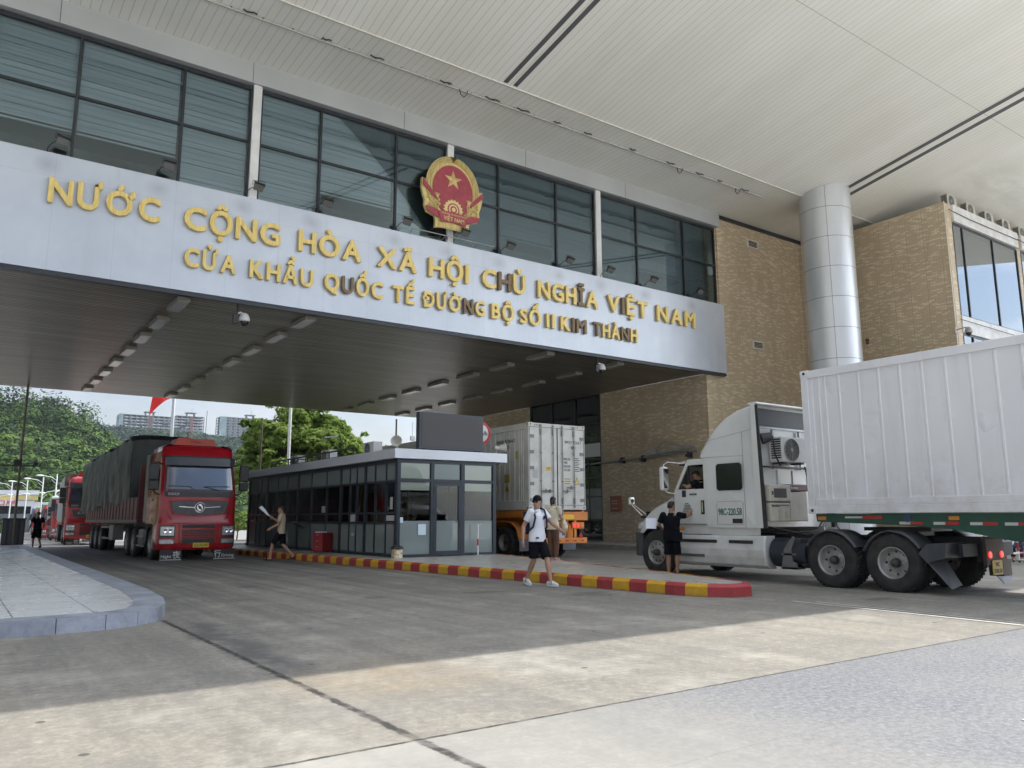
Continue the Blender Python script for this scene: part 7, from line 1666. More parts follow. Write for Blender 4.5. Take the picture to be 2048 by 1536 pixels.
# ---------------------------------------------------------------- trees behind the booth
def tree(label, loc, H, clumps, nleaf, lsz, m, seed, trunk_r=0.22):
    t = thing('tree', label, 'tree', loc); q = random.Random(seed)
    b = MB(); top = H * 0.45; b.tube([(0, 0, -0.2), (0.05, 0.02, top * 0.5), (-0.05, 0, top)], [trunk_r, trunk_r * 0.8, trunk_r * 0.6], 12)
    b.build('trunk', mat('bark', (0.10, 0.075, 0.05), 0.9, var=0.3, bump=0.5, bscale=12), t)
    b = MB()
    for cx, cy, cz, r in clumps:
        mid = (cx * 0.45, cy * 0.45, top + (cz - top) * 0.35); b.tube([(0, 0, top * q.uniform(0.7, 1.0)), mid, (cx, cy, cz)], [trunk_r * 0.42, trunk_r * 0.28, 0.03], 7)
    b.build('branches', mat('bark'), t)
    cs = []
    for cx, cy, cz, r in clumps:
        cs.append((cx, cy, cz, r, r * 0.78, nleaf * r * r, lsz))
        for k in range(6):
            a = q.uniform(0, 6.28); e = q.uniform(-0.3, 0.9); rr = r * q.uniform(0.7, 1.05); cs.append((cx + math.cos(a) * rr, cy + math.sin(a) * rr, cz + e * rr, r * 0.36, r * 0.26, nleaf * r * r * 0.16, lsz))
    leaf_cloud('crown', cs, m, seed, t); return t
q = random.Random(5); cl3 = []
for k in range(92):
    u = q.uniform(-0.75, 1); a = q.uniform(0, 6.283); rr = q.uniform(0.62, 0.98); cs_ = math.sqrt(1 - u * u)
    x = math.cos(a) * cs_ * 5.3 * rr; y = math.sin(a) * cs_ * 3.8 * rr; z = 5.4 + u * 3.9 * rr; cl3.append((x, y, z, q.uniform(0.85, 1.35)))
M_LF = leafmat('tree_leaf', [(0.07, 0.12, 0.025), (0.17, 0.25, 0.055), (0.34, 0.42, 0.13)], 0.9, trans=0.5)
tree('big bright green tree spreading behind the booth roof', (21.6, 57, -0.2), 9.5, cl3, 400, 0.16, M_LF, 9)
tree('small bushy tree peeping right of the big green tree', (31.3, 66, -0.3), 8.2, [(q.uniform(-2, 2), q.uniform(-1.5, 1.5), q.uniform(5.2, 7.6), q.uniform(0.6, 1.0)) for _ in range(14)], 300, 0.17, M_LF, 12, 0.15)
tree('dark leafy tree low beyond the far end of the booth', (15.5, 62, -0.25), 6.0, [(q.uniform(-3, 3), q.uniform(-1.5, 1.5), q.uniform(2.2, 5.2), q.uniform(0.8, 1.3)) for _ in range(18)], 260, 0.18, M_LF, 14, 0.18)
# hedge line across the passage beyond the booth
for i in range(5):
    cs = [(q.uniform(-2.4, 2.4), q.uniform(-0.5, 0.5), q.uniform(0.5, 2.2), 0.7, 0.6, 170, 0.13) for _ in range(12)]
    t = thing('bush', ['bush left of the hedge row beyond the booth', 'second bush of the row beyond the booth', 'middle bush of the row beyond the booth', 'fourth bush of the row beyond the booth', 'bush at the right end of the row beyond the booth'][i], 'bush', (14.5 + i * 4.4, 64 + i * 0.4, zg(64)), 0, 'bushes beyond the booth')
    leaf_cloud('foliage', cs, M_LF, 30 + i, t); b = MB(); b.tube([(0, 0, 0), (0.1, 0, 1.2)], [0.06, 0.03], 6); b.build('stem', mat('bark'), t)

# ---------------------------------------------------------------- poles, lamps, flag
def pole(label, x, y, z0, z1, r, m, name='pole'):
    b = MB(); b.cyl((0, 0, z0), (0, 0, z1), r, n=10); o = b.build(name, m); o.location = (x, y, 0); return tag(o, label, 'pole')
M_PB = mat('pole_brown', (0.16, 0.125, 0.09), 0.5)
t = thing('camera_pole', 'tall brown pole with a crossbar of cameras at the left edge', 'pole', (2.66, 44.4, 0.17))
b = MB(); b.cyl((0, 0, 0), (0, 0, 7.68), 0.055, n=10); b.build('pole', M_PB, t)
b = MB(); b.bar((-1.6, 0, 3.72), (0.80, 0, 3.72), 0.05, 0.06); b.build('crossbar', M_BLACK, t)
for x, w_ in ((-0.12, 0.34), (0.62, 0.2), (-1.3, 0.25)):
    b = MB(); b.box(x - w_ / 2, x + w_ / 2, -0.25, 0.05, 3.76, 3.76 + w_ * 0.7); b.build('camera', M_BLACK, t, bevel=0.02)
b = MB(); b.tube([(0.55, 0, 3.70), (0.45, 0, 3.35), (0.15, 0, 3.1), (-0.4, 0, 3.05), (-0.9, 0, 3.2), (-1.3, 0, 3.6)], 0.018, 6); b.tube([(-0.2, 0, 3.9), (-0.8, 0, 3.6), (-1.5, 0, 3.5)], 0.016, 6); b.build('cable', M_BLACK, t)
b = MB(); b.box(-1.85, -1.4, -0.12, 0.1, 3.22, 3.30); b.build('lamp', M_WHITEP, t, bevel=0.03)
t = thing('service_cabinet', 'dark slatted service cabinet at the foot of the camera pole', 'cabinet', (2.72, 44.9, 0.0))
b = MB(); b.box(-0.52, 0.40, -0.3, 0.3, 0.17, 1.36); b.box(-0.58, 0.46, -0.36, 0.36, 1.36, 1.42); b.build('cabinet_body', mat('cabinet_dark', (0.05, 0.055, 0.06), 0.5), t, bevel=0.01)
for k in range(4):
    b = MB(); b.box(-0.48 + k * 0.23, -0.36 + k * 0.23, -0.33, -0.301, 0.22, 1.32); b.build('upright', mat('upright_grey', (0.10, 0.11, 0.115), 0.5), t)
pole('thin brown pole rising before the far canopy edge above the booth lane', 15.05, 47.4, 0.0, 7.35, 0.05, M_PB)
pole('thin pole right of the big tree, left of the display screen', 24.05, 47.4, 0.0, 7.9, 0.06, M_PB)
pole('short dark red mast above the near red cab', 12.6, 55, -0.1, 7.0, 0.05, mat('mast_red', (0.13, 0.04, 0.04), 0.6))
pole('white metal pole in front of the big tree', 18.4, 52, -0.1, 12, 0.10, M_WHITEP)
t = thing('flagpole', 'silver flagpole carrying a drooping red flag beyond the red truck', 'flagpole', (12.62, 60, -0.2))
b = MB(); b.cyl((0, 0, 0), (0, 0, 15.5), 0.14, 0.09, n=14); b.sphere((0, 0, 15.55), 0.16, 10); b.build('pole', mat('pole_silver', (0.55, 0.57, 0.58), 0.3, 0.6), t)
b = MB(); vs = []
for j in range(25):
    for i in range(17):
        u = i / 16; v = j / 24; x = -0.1 - 1.25 * u * (1 - 0.25 * v) - 0.55 * v * u; z = 12.3 - 2.2 * v - 1.75 * u ** 1.5 + 0.35 * v * u; y = 0.22 * math.sin(u * 7 + v * 2) * u; vs.append((x, y, z))
b._add(vs, [(j * 17 + i, j * 17 + i + 1, (j + 1) * 17 + i + 1, (j + 1) * 17 + i) for j in range(24) for i in range(16)], 0, True); b.build('flag', mat('flag_red', (0.72, 0.02, 0.015), 0.6), t)
lamps = [(9.35, 98, 'rightmost'), (8.6, 104, 'second from right'), (7.5, 110, 'middle'), (6.3, 116, 'second from left'), (4.9, 122, 'leftmost')]
ls = None
for i, (x, y, w_) in enumerate(lamps):
    if ls is None:
        ls = thing('street_lamp', 'x', 'street lamp', (0, 0, 0), 0, 'white double arm street lamps beyond the queue')
        b = MB(); b.cyl((0, 0, 0), (0, 0, 7.0), 0.09, 0.06, n=10); b.build('pole', M_WHITEP, ls)
        for s_, z in ((-1, 6.3), (1, 5.0)):
            b = MB(); b.tube([(0, 0, z), (s_ * 0.5, 0, z + 0.35), (s_ * 1.3, 0, z + 0.5)], 0.035, 6); b.tube([(0, 0, z - 0.4), (s_ * 0.5, 0, z + 0.1)], 0.02, 6); b.build('arm', M_WHITEP, ls)
            b = MB(); b.sphere((s_ * 1.6, 0, z + 0.5), 0.4, 10, 0, (1, 0.4, 0.22)); b.build('lamp_head', M_WHITEP, ls)
        o = ls
    else: o = dup(ls)
    o.location = (x, y, zg(y)); o['label'] = f'{w_} of the white double arm street lamps above the truck queue'
t = thing('checkpoint_hall', 'distant pale checkpoint hall with yellow bands and red characters, far left', 'building', (4, 170, -1.1))
b = MB(); b.box(-25, 9.6, 0, 12, 6.9, 7.7); b.box(-25, 9.0, 0.3, 11, 0, 5.9); b.build('wall', mat('hall_wall', (0.55, 0.57, 0.58), 0.6, var=0.1, vscale=0.4), t)
b = MB(); b.box(-25, 9.5, 0.1, 12, 5.95, 6.85); b.box(9.0, 40, 1, 12, 4.0, 4.6); b.build('yellow_band', mat('band_ochre', (0.52, 0.42, 0.16), 0.6), t)
b = MB(); b.box(9.0, 40, 0.8, 12, 4.6, 5.6); b.box(9.2, 40, 1.2, 12, 0, 4); b.build('side_wing', mat('hall_wall'), t)
b = MB(); b.box(-25, 6.2, -0.2, 0.2, 4.9, 5.9); b.build('sign_board', mat('board_pale', (0.62, 0.64, 0.66), 0.5), t)
b = MB(); b.text('口岸', (3.2, -0.25, 5.05), (1, 0, 0), (0, 0, 1), 0.75, 0.05, 0.01, width=2.8); b.build('sign_lettering', mat('lettering_red', (0.5, 0.04, 0.05), 0.5), t)
b = MB(); b.box(-25, 8.5, -0.1, 0.25, 3.5, 4.8); b.box(-25, 8.5, -0.05, 0.2, 0, 3.5, 1) ; b.build('doorways', [M_OPQ, mat('hall_shade', (0.12, 0.13, 0.14), 0.7)], t)
t = thing('radio_mast', 'tiny lattice radio mast standing against the sky left of the screen', 'mast', (160, 300, 5))
b = MB()
for sx, sy in ((-1, -1), (1, -1), (0, 1)): b.bar((sx * 0.9, sy * 0.9, 0), (sx * 0.3, sy * 0.3, 30), 0.15, 0.15)
for k in range(10): b.bar((-0.8, -0.8, k * 3), (0.8, -0.8, k * 3 + 3), 0.10, 0.10); b.bar((0.8, -0.8, k * 3), (-0.8, -0.8, k * 3 + 3), 0.1, 0.1)
b.build('lattice', M_GALV, t)
b = MB(); b.cyl((0, 0, 30), (0, 0, 37), 0.12, n=6); b.box(-1, 1, -0.4, 0.4, 29, 31); b.build('antenna', M_GALV, t)
b = MB(); b.T = None
t = thing('wall_box', 'orange red box with pale writing fixed on the brick passage wall', 'box', (27.90, 30.2, 1.65))
b = MB(); b.box(-0.14, 0.0, -0.35, 0.35, 0, 0.78); b.build('case', mat('box_orange', (0.30, 0.09, 0.045), 0.5), t, bevel=0.01)
b = MB()
for z, n_ in ((0.50, 0.45), (0.36, 0.5), (0.12, 0.45)): b.box(-0.145, -0.141, -n_ / 2, n_ / 2, z, z + 0.07)
b.build('label_strip', mat('strip_pale', (0.45, 0.30, 0.22), 0.6), t)
t = thing('wall_bracket_rail', 'long galvanised pipe rail with folded barrier arms on the brick passage wall', 'rail', (27.7, 24.5, 4.1))
b = MB(); b.cyl((0, 0, 0.25), (0, 8.5, 0.02), 0.05, n=10); b.build('pipe', M_GALV, t)
b = MB(); b.bar((0, 0.2, 0.45), (0, 2.6, 0.30), 0.08, 0.10); b.bar((-0.05, 0.6, 0.42), (-0.05, 2.0, 0.85), 0.06, 0.06); b.bar((-0.05, 2.0, 0.85), (-0.05, 2.9, 0.38), 0.05, 0.05); b.box(-0.1, 0.1, 2.5, 3.0, 0.25, 0.5); b.build('folded_arm', M_GALV, t)
for y in (0.5, 3.5, 5.0, 7.5):
    b = MB(); b.box(-0.05, 0.2, y, y + 0.1, -0.05, 0.25); b.box(-0.08, 0.05, y - 0.1, y + 0.2, 0.0, 0.12); b.build('bracket', M_FRAME, t)

# ---------------------------------------------------------------- air
hm = bpy.data.materials.new('haze_air'); hm.use_nodes = True; t_ = hm.node_tree; t_.nodes.remove(t_.nodes['Principled BSDF'])
pv = t_.nodes.new('ShaderNodeVolumePrincipled'); pv.inputs['Color'].default_value = (0.80, 0.88, 1.0, 1); pv.inputs['Density'].default_value = 0.00013; pv.inputs['Anisotropy'].default_value = 0.2
t_.links.new(pv.outputs[0], t_.nodes['Material Output'].inputs['Volume'])
b = MB(); b.box(-1100, 1100, -160, 1100, -4.2, 190); o = b.build('haze', hm); o['kind'] = 'stuff'
# ================================================================ people
M_SKIN = mat('skin', (0.40, 0.23, 0.15), 0.55, var=0.08, vscale=6); M_SKIN2 = mat('skin_tan', (0.30, 0.165, 0.105), 0.55, var=0.08, vscale=6)
M_HAIR = mat('hair_black', (0.012, 0.010, 0.009), 0.5, bump=0.4, bscale=60)
M_BLK = mat('cloth_black', (0.006, 0.0065, 0.010), 0.9, spec=0.15, var=0.25, vscale=5, bump=0.3, bscale=7)
M_NAVY = mat('cloth_navy', (0.015, 0.022, 0.06), 0.85, var=0.2, bump=0.3, bscale=7)
M_WHT = mat('cloth_white', (0.72, 0.74, 0.80), 0.85, var=0.04, vscale=4, bump=0.5, bscale=6)
M_TAN = mat('cloth_tan', (0.46, 0.38, 0.28), 0.85, var=0.08, bump=0.4, bscale=7)
M_CREAM = mat('cloth_cream', (0.62, 0.56, 0.42), 0.85, var=0.06, bump=0.4, bscale=7)
M_BRN = mat('cloth_brown', (0.11, 0.05, 0.028), 0.85, var=0.12, bump=0.4, bscale=7)
M_PINK = mat('pink_rubber', (0.60, 0.38, 0.36), 0.6); M_SHOE = mat('shoe_white', (0.62, 0.65, 0.66), 0.5)
M_PAPER = mat('sheet_paper', (0.72, 0.75, 0.86), 0.7)
V3 = Vector
def melt(mb, name, m, par, vox=0.011, sm=4):
    """fuse overlapping volumes into one continuous skin"""
    o = mb.build(name, m, None)
    r = o.modifiers.new('r', 'REMESH'); r.mode = 'VOXEL'; r.voxel_size = vox; r.use_smooth_shade = True
    if sm: s = o.modifiers.new('s', 'SMOOTH'); s.iterations = sm; s.factor = 0.5
    dg = bpy.context.evaluated_depsgraph_get(); me = bpy.data.meshes.new_from_object(o.evaluated_get(dg)); me.name = name
    old = o.data; o.modifiers.clear(); o.data = me; bpy.data.meshes.remove(old); o.name = name
    me.polygons.foreach_set('use_smooth', [True] * len(me.polygons)); o.parent = par; return o
def limb(b, pts, rs, n=12):
    b.tube(pts, rs, n)
    for p, r in zip(pts, rs): b.sphere(p, r, 10)
def ring(c, ax, fw, rx, ry, n=18):
    return [tuple(c + ax * math.cos(2 * math.pi * i / n) * rx + fw * math.sin(2 * math.pi * i / n) * ry) for i in range(n)]
def hand(b, w, d, nrm, curl=0.6, side=1):
    """palm, four fingers of different lengths and a thumb; d points along the hand, nrm out of the back of it"""
    d = V3(d).normalized(); nrm = (V3(nrm) - d * V3(nrm).dot(d)).normalized(); s = d.cross(nrm) * side
    w = V3(w); pc = w + d * 0.045
    b.bar(w, w + d * 0.085, 0.07, 0.026, up=tuple(nrm)); b.sphere(pc, 0.028, 10)
    for k, L in enumerate((0.070, 0.080, 0.075, 0.060)):
        p = w + d * 0.082 + s * (0.027 - 0.018 * k); a = 0.0; pts = [p]
        for f in (0.45, 0.32, 0.23):
            a += curl * (0.75 + 0.08 * k); p = p + (d * math.cos(a) - nrm * math.sin(a)) * L * f; pts.append(p)
        b.tube(pts, [0.0105, 0.0100, 0.0090, 0.0078], 7)
    p = w + d * 0.025 + s * 0.032; b.tube([p, p + s * 0.022 + d * 0.022 - nrm * 0.008, p + s * 0.028 + d * 0.052 - nrm * 0.02], [0.014, 0.012, 0.009], 7)
def figure(name_label, loc, rz, J, top=None, top_m=None, sleeve=0.55, bottom_m=None, leg_len=0.55, shoes=None, hair='short', skin=M_SKIN, scale=1.0, cap=None, cloth_hem=0.0, long_pants=False, curl=(0.5, 0.5), handn=None, shoe_kind='sandal'):
    t = thing('person', name_label, 'person', loc, rz); t.scale = (scale,) * 3
    g = lambda k: V3(J[k])
    sh = [g('shL'), g('shR')]; hp = [g('hipL'), g('hipR')]; neck = g('neck'); head = g('head'); look = V3(J.get('look', (0, 1, 0))).normalized()
    chest_c = (sh[0] + sh[1]) / 2; pel = (hp[0] + hp[1]) / 2
    up = (chest_c - pel).normalized(); axh = (hp[1] - hp[0]).normalized(); axs = (sh[1] - sh[0]).normalized()
    fwh = up.cross(axh) * 1; fws = up.cross(axs)
    if fwh.y < 0 and 'flip' not in J: pass
    def torso(b, e=0.0, z0=-0.08, z1=1.0, wide=1.0):
        rings = []
        for t_, rx, ry in ((-0.16, 0.150, 0.105), (0.0, 0.168, 0.115), (0.2, 0.158, 0.108), (0.42, 0.150, 0.102), (0.65, 0.168, 0.112), (0.85, 0.178, 0.110), (0.97, 0.150, 0.085), (1.03, 0.085, 0.062)):
            if t_ < z0 or t_ > z1: continue
            c = pel.lerp(chest_c, t_); ax = axh.lerp(axs, max(0, min(1, t_))).normalized(); fw = up.cross(ax)
            rings.append(ring(c, ax, fw, (rx + e) * wide, ry + e))
        b.loft(rings)
    # ---- body
    b = MB(); torso(b, -0.008, -0.2, 1.1)
    limb(b, [chest_c + up * 0.0, neck, head - look * 0.01], [0.06, 0.055, 0.05])
    # head
    hu = V3(J.get('hup', (0, 0, 1))).normalized(); hs = look.cross(hu).normalized()
    def HP(x, y, z): return head + hs * x + look * y + hu * z
    b2 = MB(); rings = []
    for z, w_, f, bk in ((-0.115, 0.028, 0.055, -0.005), (-0.10, 0.046, 0.078, 0.03), (-0.065, 0.060, 0.083, 0.055), (-0.03, 0.068, 0.082, 0.078), (0.0, 0.073, 0.083, 0.092), (0.035, 0.075, 0.086, 0.098), (0.07, 0.072, 0.078, 0.094), (0.098, 0.056, 0.054, 0.070), (0.115, 0.028, 0.022, 0.032)):
        cy = (f - bk) / 2; ry = (f + bk) / 2; rings.append([tuple(HP(math.cos(a) * w_, cy + math.sin(a) * ry, z)) for a in [2 * math.pi * i / 20 for i in range(20)]])
    b.loft(rings)
    b.tube([HP(0, 0.080, 0.022), HP(0, 0.094, -0.006), HP(0, 0.101, -0.026), HP(0, 0.086, -0.036)], [0.008, 0.010, 0.014, 0.009], 8)
    b.tube([HP(-0.024, 0.078, -0.062), HP(0, 0.088, -0.060), HP(0.024, 0.078, -0.062)], [0.006, 0.009, 0.006], 6); b.tube([HP(-0.05, 0.070, 0.022), HP(0, 0.088, 0.028), HP(0.05, 0.070, 0.022)], [0.008, 0.009, 0.008], 6)
    for s_ in (-1, 1): b.sphere(HP(s_ * 0.076, -0.008, -0.005), 0.03, 10, 0, (0.35, 0.6, 1.0))
    for s_, k in ((0, 'L'), (1, 'R')):
        el, wr = g('el' + k), g('wr' + k); b.sphere(sh[s_], 0.062, 12)
        limb(b, [sh[s_], sh[s_].lerp(el, 0.5), el], [0.056, 0.050, 0.040]); limb(b, [el, el.lerp(wr, 0.3), wr], [0.040, 0.042, 0.026])
        hd = J.get('hd' + k, tuple(wr - el)); hn = J.get('hn' + k, (1 if k == 'R' else -1, 0, 0.1)); hand(b, wr, hd, hn, curl[s_], -1 if k == 'L' else 1)
        kn, an = g('kn' + k), g('an' + k); toe = g('toe' + k)
        limb(b, [hp[s_], hp[s_].lerp(kn, 0.5), kn], [0.088, 0.076, 0.054]); limb(b, [kn, kn.lerp(an, 0.3), kn.lerp(an, 0.65), an], [0.052, 0.057, 0.044, 0.034])
        fd = (toe - an).normalized(); b.tube([an - fd * 0.035 - V3((0, 0, 0.03)), an + fd * 0.05 - V3((0, 0, 0.022)), toe], [0.034, 0.036, 0.024], 10); b.sphere(an - fd * 0.03 - V3((0, 0, 0.03)), 0.034, 10); b.sphere(toe, 0.026, 8)
    body = melt(b, 'body', skin, t, 0.0105, 3)
    b = MB()
    for s_ in (-1, 1): b.sphere(HP(s_ * 0.030, 0.079, 0.006), 0.0085, 8)
    b.build('eyes', M_HAIR, body)
    if hair:
        b = MB(); rings = []
        low = -0.02 if hair == 'short' else -0.10
        for z, w_, f, bk in ((low, 0.070, -0.02, 0.092), (0.01, 0.079, -0.005, 0.103), (0.045, 0.081, 0.055, 0.106), (0.078, 0.078, 0.088, 0.101), (0.105, 0.062, 0.068, 0.080), (0.124, 0.034, 0.030, 0.042)):
            cy = (f - bk) / 2; ry = (f + bk) / 2; rings.append([tuple(HP(math.cos(a) * w_, cy + math.sin(a) * ry, z)) for a in [2 * math.pi * i / 20 for i in range(20)]])
        b.loft(rings)
        if hair == 'long': b.tube([HP(0, -0.09, 0.0), HP(0, -0.115, -0.06), HP(0, -0.10, -0.13)], [0.04, 0.04, 0.02], 8)
        melt(b, 'hair', M_HAIR, t, 0.009, 2)
    if cap:
        b = MB(); rings = []
        for z, w_, f, bk in ((0.028, 0.084, 0.094, 0.106), (0.07, 0.083, 0.092, 0.104), (0.105, 0.070, 0.074, 0.088), (0.132, 0.040, 0.036, 0.052), (0.138, 0.01, 0.01, 0.012)):
            cy = (f - bk) / 2; ry = (f + bk) / 2; rings.append([tuple(HP(math.cos(a) * w_, cy + math.sin(a) * ry, z)) for a in [2 * math.pi * i / 20 for i in range(20)]])
        b.loft(rings); b._add([tuple(HP(x, y, z)) for x, y, z in ((-0.07, 0.06, 0.036), (-0.055, 0.12, 0.030), (0, 0.155, 0.028), (0.055, 0.12, 0.030), (0.07, 0.06, 0.036), (-0.07, 0.06, 0.028), (-0.055, 0.12, 0.022), (0, 0.155, 0.020), (0.055, 0.12, 0.022), (0.07, 0.06, 0.028))], [(0, 1, 2, 3, 4), (9, 8, 7, 6, 5), (0, 5, 6, 1), (1, 6, 7, 2), (2, 7, 8, 3), (3, 8, 9, 4)])
        b.build('cap', cap, t)
    # ---- clothes
    if top_m:
        b = MB(); torso(b, 0.014 + cloth_hem, -0.01, 1.0); rr = ring(pel.lerp(chest_c, -0.16), axh, fwh, 0.178 + cloth_hem, 0.130 + cloth_hem); b.loft([ring(pel.lerp(chest_c, -0.12), axh, fwh, 0.190 + cloth_hem, 0.136 + cloth_hem), ring(pel.lerp(chest_c, 0.2), axh, fwh, 0.180 + cloth_hem, 0.126 + cloth_hem)])
        b.tube([chest_c, neck - (neck - chest_c) * 0.25], [0.085, 0.066], 12)
        for s_, k in ((0, 'L'), (1, 'R')):
            el, wr = g('el' + k), g('wr' + k); b.sphere(sh[s_], 0.078, 12)
            pts = [sh[s_], sh[s_].lerp(el, min(1, sleeve))]; rs = [0.076, 0.070]
            if sleeve > 1: pts += [el.lerp(wr, sleeve - 1)]; rs = [0.074, 0.058, 0.045]
            limb(b, pts[:-1], rs[:-1]); b.tube(pts, rs, 14)
            # fill the armpit
            b.tube([chest_c.lerp(sh[s_], 0.6) - up * 0.08, sh[s_].lerp(el, 0.35)], [0.07, 0.062], 10)
        melt(b, 'shirt', top_m, t, 0.0115, 3)
    if bottom_m:
        b = MB(); b.loft([ring(pel - up * 0.10, axh, fwh, 0.155, 0.108), ring(pel.lerp(chest_c, 0.0), axh, fwh, 0.162, 0.110), ring(pel.lerp(chest_c, 0.14), axh, fwh, 0.155, 0.105)])
        for s_, k in ((0, 'L'), (1, 'R')):
            kn, an = g('kn' + k), g('an' + k); q = hp[s_].lerp(kn, min(1.0, leg_len))
            if long_pants: b.tube([hp[s_], kn, kn.lerp(an, 0.5), kn.lerp(an, 0.92)], [0.102, 0.080, 0.074, 0.062], 14); b.sphere(kn, 0.08, 10)
            else: b.tube([hp[s_], hp[s_].lerp(q, 0.6), q], [0.092, 0.098, 0.096], 14)
            b.sphere(hp[s_] - V3((0, 0, 0.03)), 0.094, 12)
        melt(b, 'trousers' if long_pants else 'shorts', bottom_m, t, 0.0125, 3)
    if shoes:
        for s_, k in ((0, 'L'), (1, 'R')):
            an = g('an' + k); toe = g('toe' + k); fd = (toe - an); flat = V3((fd.x, fd.y, 0)).normalized(); sd = flat.cross(V3((0, 0, 1))); sl = fd.normalized()
            b = MB(); he = an - flat * 0.065 + V3((0, 0, -0.075)); tp = toe + flat * 0.035 + V3((0, 0, -0.028))
            if shoe_kind == 'sandal':
                b.loft([[tuple(c - sd * w_ + V3((0, 0, dz))) for c, w_, dz in ((he, 0.032, 0), (he.lerp(tp, .6), 0.048, 0), (tp, 0.025, 0), (tp, -0.025, 0), (he.lerp(tp, .6), -0.048, 0), (he, -0.032, 0))], [tuple(c - sd * w_ + V3((0, 0, 0.022))) for c, w_ in ((he, 0.032), (he.lerp(tp, .6), 0.048), (tp, 0.025), (tp, -0.025), (he.lerp(tp, .6), -0.048), (he, -0.032))]], smooth=False)
                m_ = he.lerp(tp, 0.62); b.tube([m_ - sd * 0.048 + V3((0, 0, 0.015)), m_ - sd * 0.03 + V3((0, 0, 0.075)), m_ + sd * 0.03 + V3((0, 0, 0.075)), m_ + sd * 0.048 + V3((0, 0, 0.015))], 0.018, 6)
                b.build('sandal', shoes, t)
            else:
                b.tube([he + V3((0, 0, 0.045)), he.lerp(tp, 0.45) + V3((0, 0, 0.05)), tp + V3((0, 0, 0.025)) - flat * 0.02], [0.044, 0.048, 0.032], 12); b.sphere(he + V3((0, 0, 0.05)), 0.046, 10); b.sphere(tp + V3((0, 0, 0.025)) - flat * 0.02, 0.033, 10); b.tube([an - flat * 0.01, an + V3((0, 0, 0.0)) - V3((0, 0, 0.05))], [0.042, 0.046], 10)
                so = melt(b, 'shoe', shoes, t, 0.009, 2)
                b = MB(); b.loft([[tuple(c - sd * w_ + V3((0, 0, dz))) for c, w_ in ((he - flat * 0.02, 0.036), (he.lerp(tp, .6), 0.052), (tp, 0.028), (tp, -0.028), (he.lerp(tp, .6), -0.052), (he - flat * 0.02, -0.036))] for dz in (-0.004, 0.022)], smooth=False); b.build('sole', M_WHITEP, so)
                b = MB(); m_ = he.lerp(tp, 0.45); b.tube([m_ - sd * 0.047 + V3((0, 0, 0.03)), m_ - sd * 0.035 + V3((0, 0, 0.08)), m_ + sd * 0.035 + V3((0, 0, 0.08)), m_ + sd * 0.047 + V3((0, 0, 0.03))], 0.011, 6); b.build('side_stripe', M_BLK, so)
    return t
def stand(h=0.0): return dict(shL=(-0.185, 0, 1.405), shR=(0.185, 0, 1.405), neck=(0, 0.0, 1.475), head=(0, 0.02, 1.60), hipL=(-0.09, 0, 0.90), hipR=(0.09, 0, 0.90), elL=(-0.25, -0.02, 1.12), wrL=(-0.27, 0.06, 0.87), elR=(0.25, -0.02, 1.12), wrR=(0.27, 0.06, 0.87), knL=(-0.10, 0.02, 0.49), knR=(0.10, 0.02, 0.49), anL=(-0.10, -0.02, 0.085), anR=(0.10, -0.02, 0.085), toeL=(-0.12, 0.13, 0.03), toeR=(0.12, 0.13, 0.03))
def sheet(name, label, loc, pts, m=M_PAPER, cat='paper'):
    b = MB(); n = len(pts); b._add(pts, [tuple(range(n))]); o = b.build(name, m); s = o.modifiers.new('thick', 'SOLIDIFY'); s.thickness = 0.003; o.location = loc
    return tag(o, label, cat)

# walker in the white shirt, striding towards the camera's right, face turned to his right
J = stand(); J.update(knL=(-0.09, 0.20, 0.50), anL=(-0.10, 0.30, 0.09), toeL=(-0.12, 0.45, 0.05), knR=(0.08, -0.01, 0.49), anR=(0.09, -0.24, 0.13), toeR=(0.10, -0.11, 0.04),
    elR=(0.28, -0.06, 1.13), wrR=(0.32, -0.02, 0.87), elL=(-0.27, 0.14, 1.18), wrL=(-0.34, 0.36, 1.04), hdL=(-0.3, 0.6, -0.6), look=(0.88, 0.48, -0.05), head=(0.01, 0.02, 1.60), shL=(-0.18, -0.04, 1.405), shR=(0.175, 0.05, 1.405))
wk = figure('walking man in white shirt, black shorts and cap, crossing before the striped kerb', (9.85, 13.05, 0.0), R(178), J, top_m=M_WHT, sleeve=0.62, bottom_m=M_BLK, leg_len=0.92, shoes=M_SHOE, hair='short', cap=M_BLK, skin=M_SKIN, scale=1.045, curl=(0.55, 0.35), shoe_kind='sneaker')
b = MB(); hd_ = V3(J['head']); lk = V3(J['look']).normalized(); hs = lk.cross(V3((0, 0, 1))).normalized()
for s_ in (-1, 1): b.bar(hd_ + hs * (s_ * 0.033 - 0.024) + lk * 0.094 + V3((0, 0, 0.006)), hd_ + hs * (s_ * 0.033 + 0.024) + lk * 0.094 + V3((0, 0, 0.006)), 0.008, 0.034)
b.bar(hd_ - hs * 0.07 + lk * 0.08 + V3((0, 0, 0.018)), hd_ + hs * 0.07 + lk * 0.08 + V3((0, 0, 0.018)), 0.006, 0.006); b.build('sunglasses', M_OPQ, wk)
b = MB()
for s_ in (-1, 1): b.tube([(s_ * 0.12, -0.13, 1.36), (s_ * 0.125, -0.04, 1.487), (s_ * 0.125, 0.07, 1.45), (s_ * 0.13, 0.132, 1.30), (s_ * 0.165, 0.10, 1.12), (s_ * 0.17, -0.10, 1.02)], 0.022, 6)
b.box(-0.15, 0.15, -0.27, -0.125, 0.98, 1.42); o = b.build('backpack', M_NAVY, wk, bevel=0.01)
b = MB(); b.box(-0.10, -0.06, 0.131, 0.136, 1.27, 1.33); b.box(0.06, 0.13, 0.140, 0.145, 0.90, 0.93); b.build('shirt_badge', M_BLK, wk)
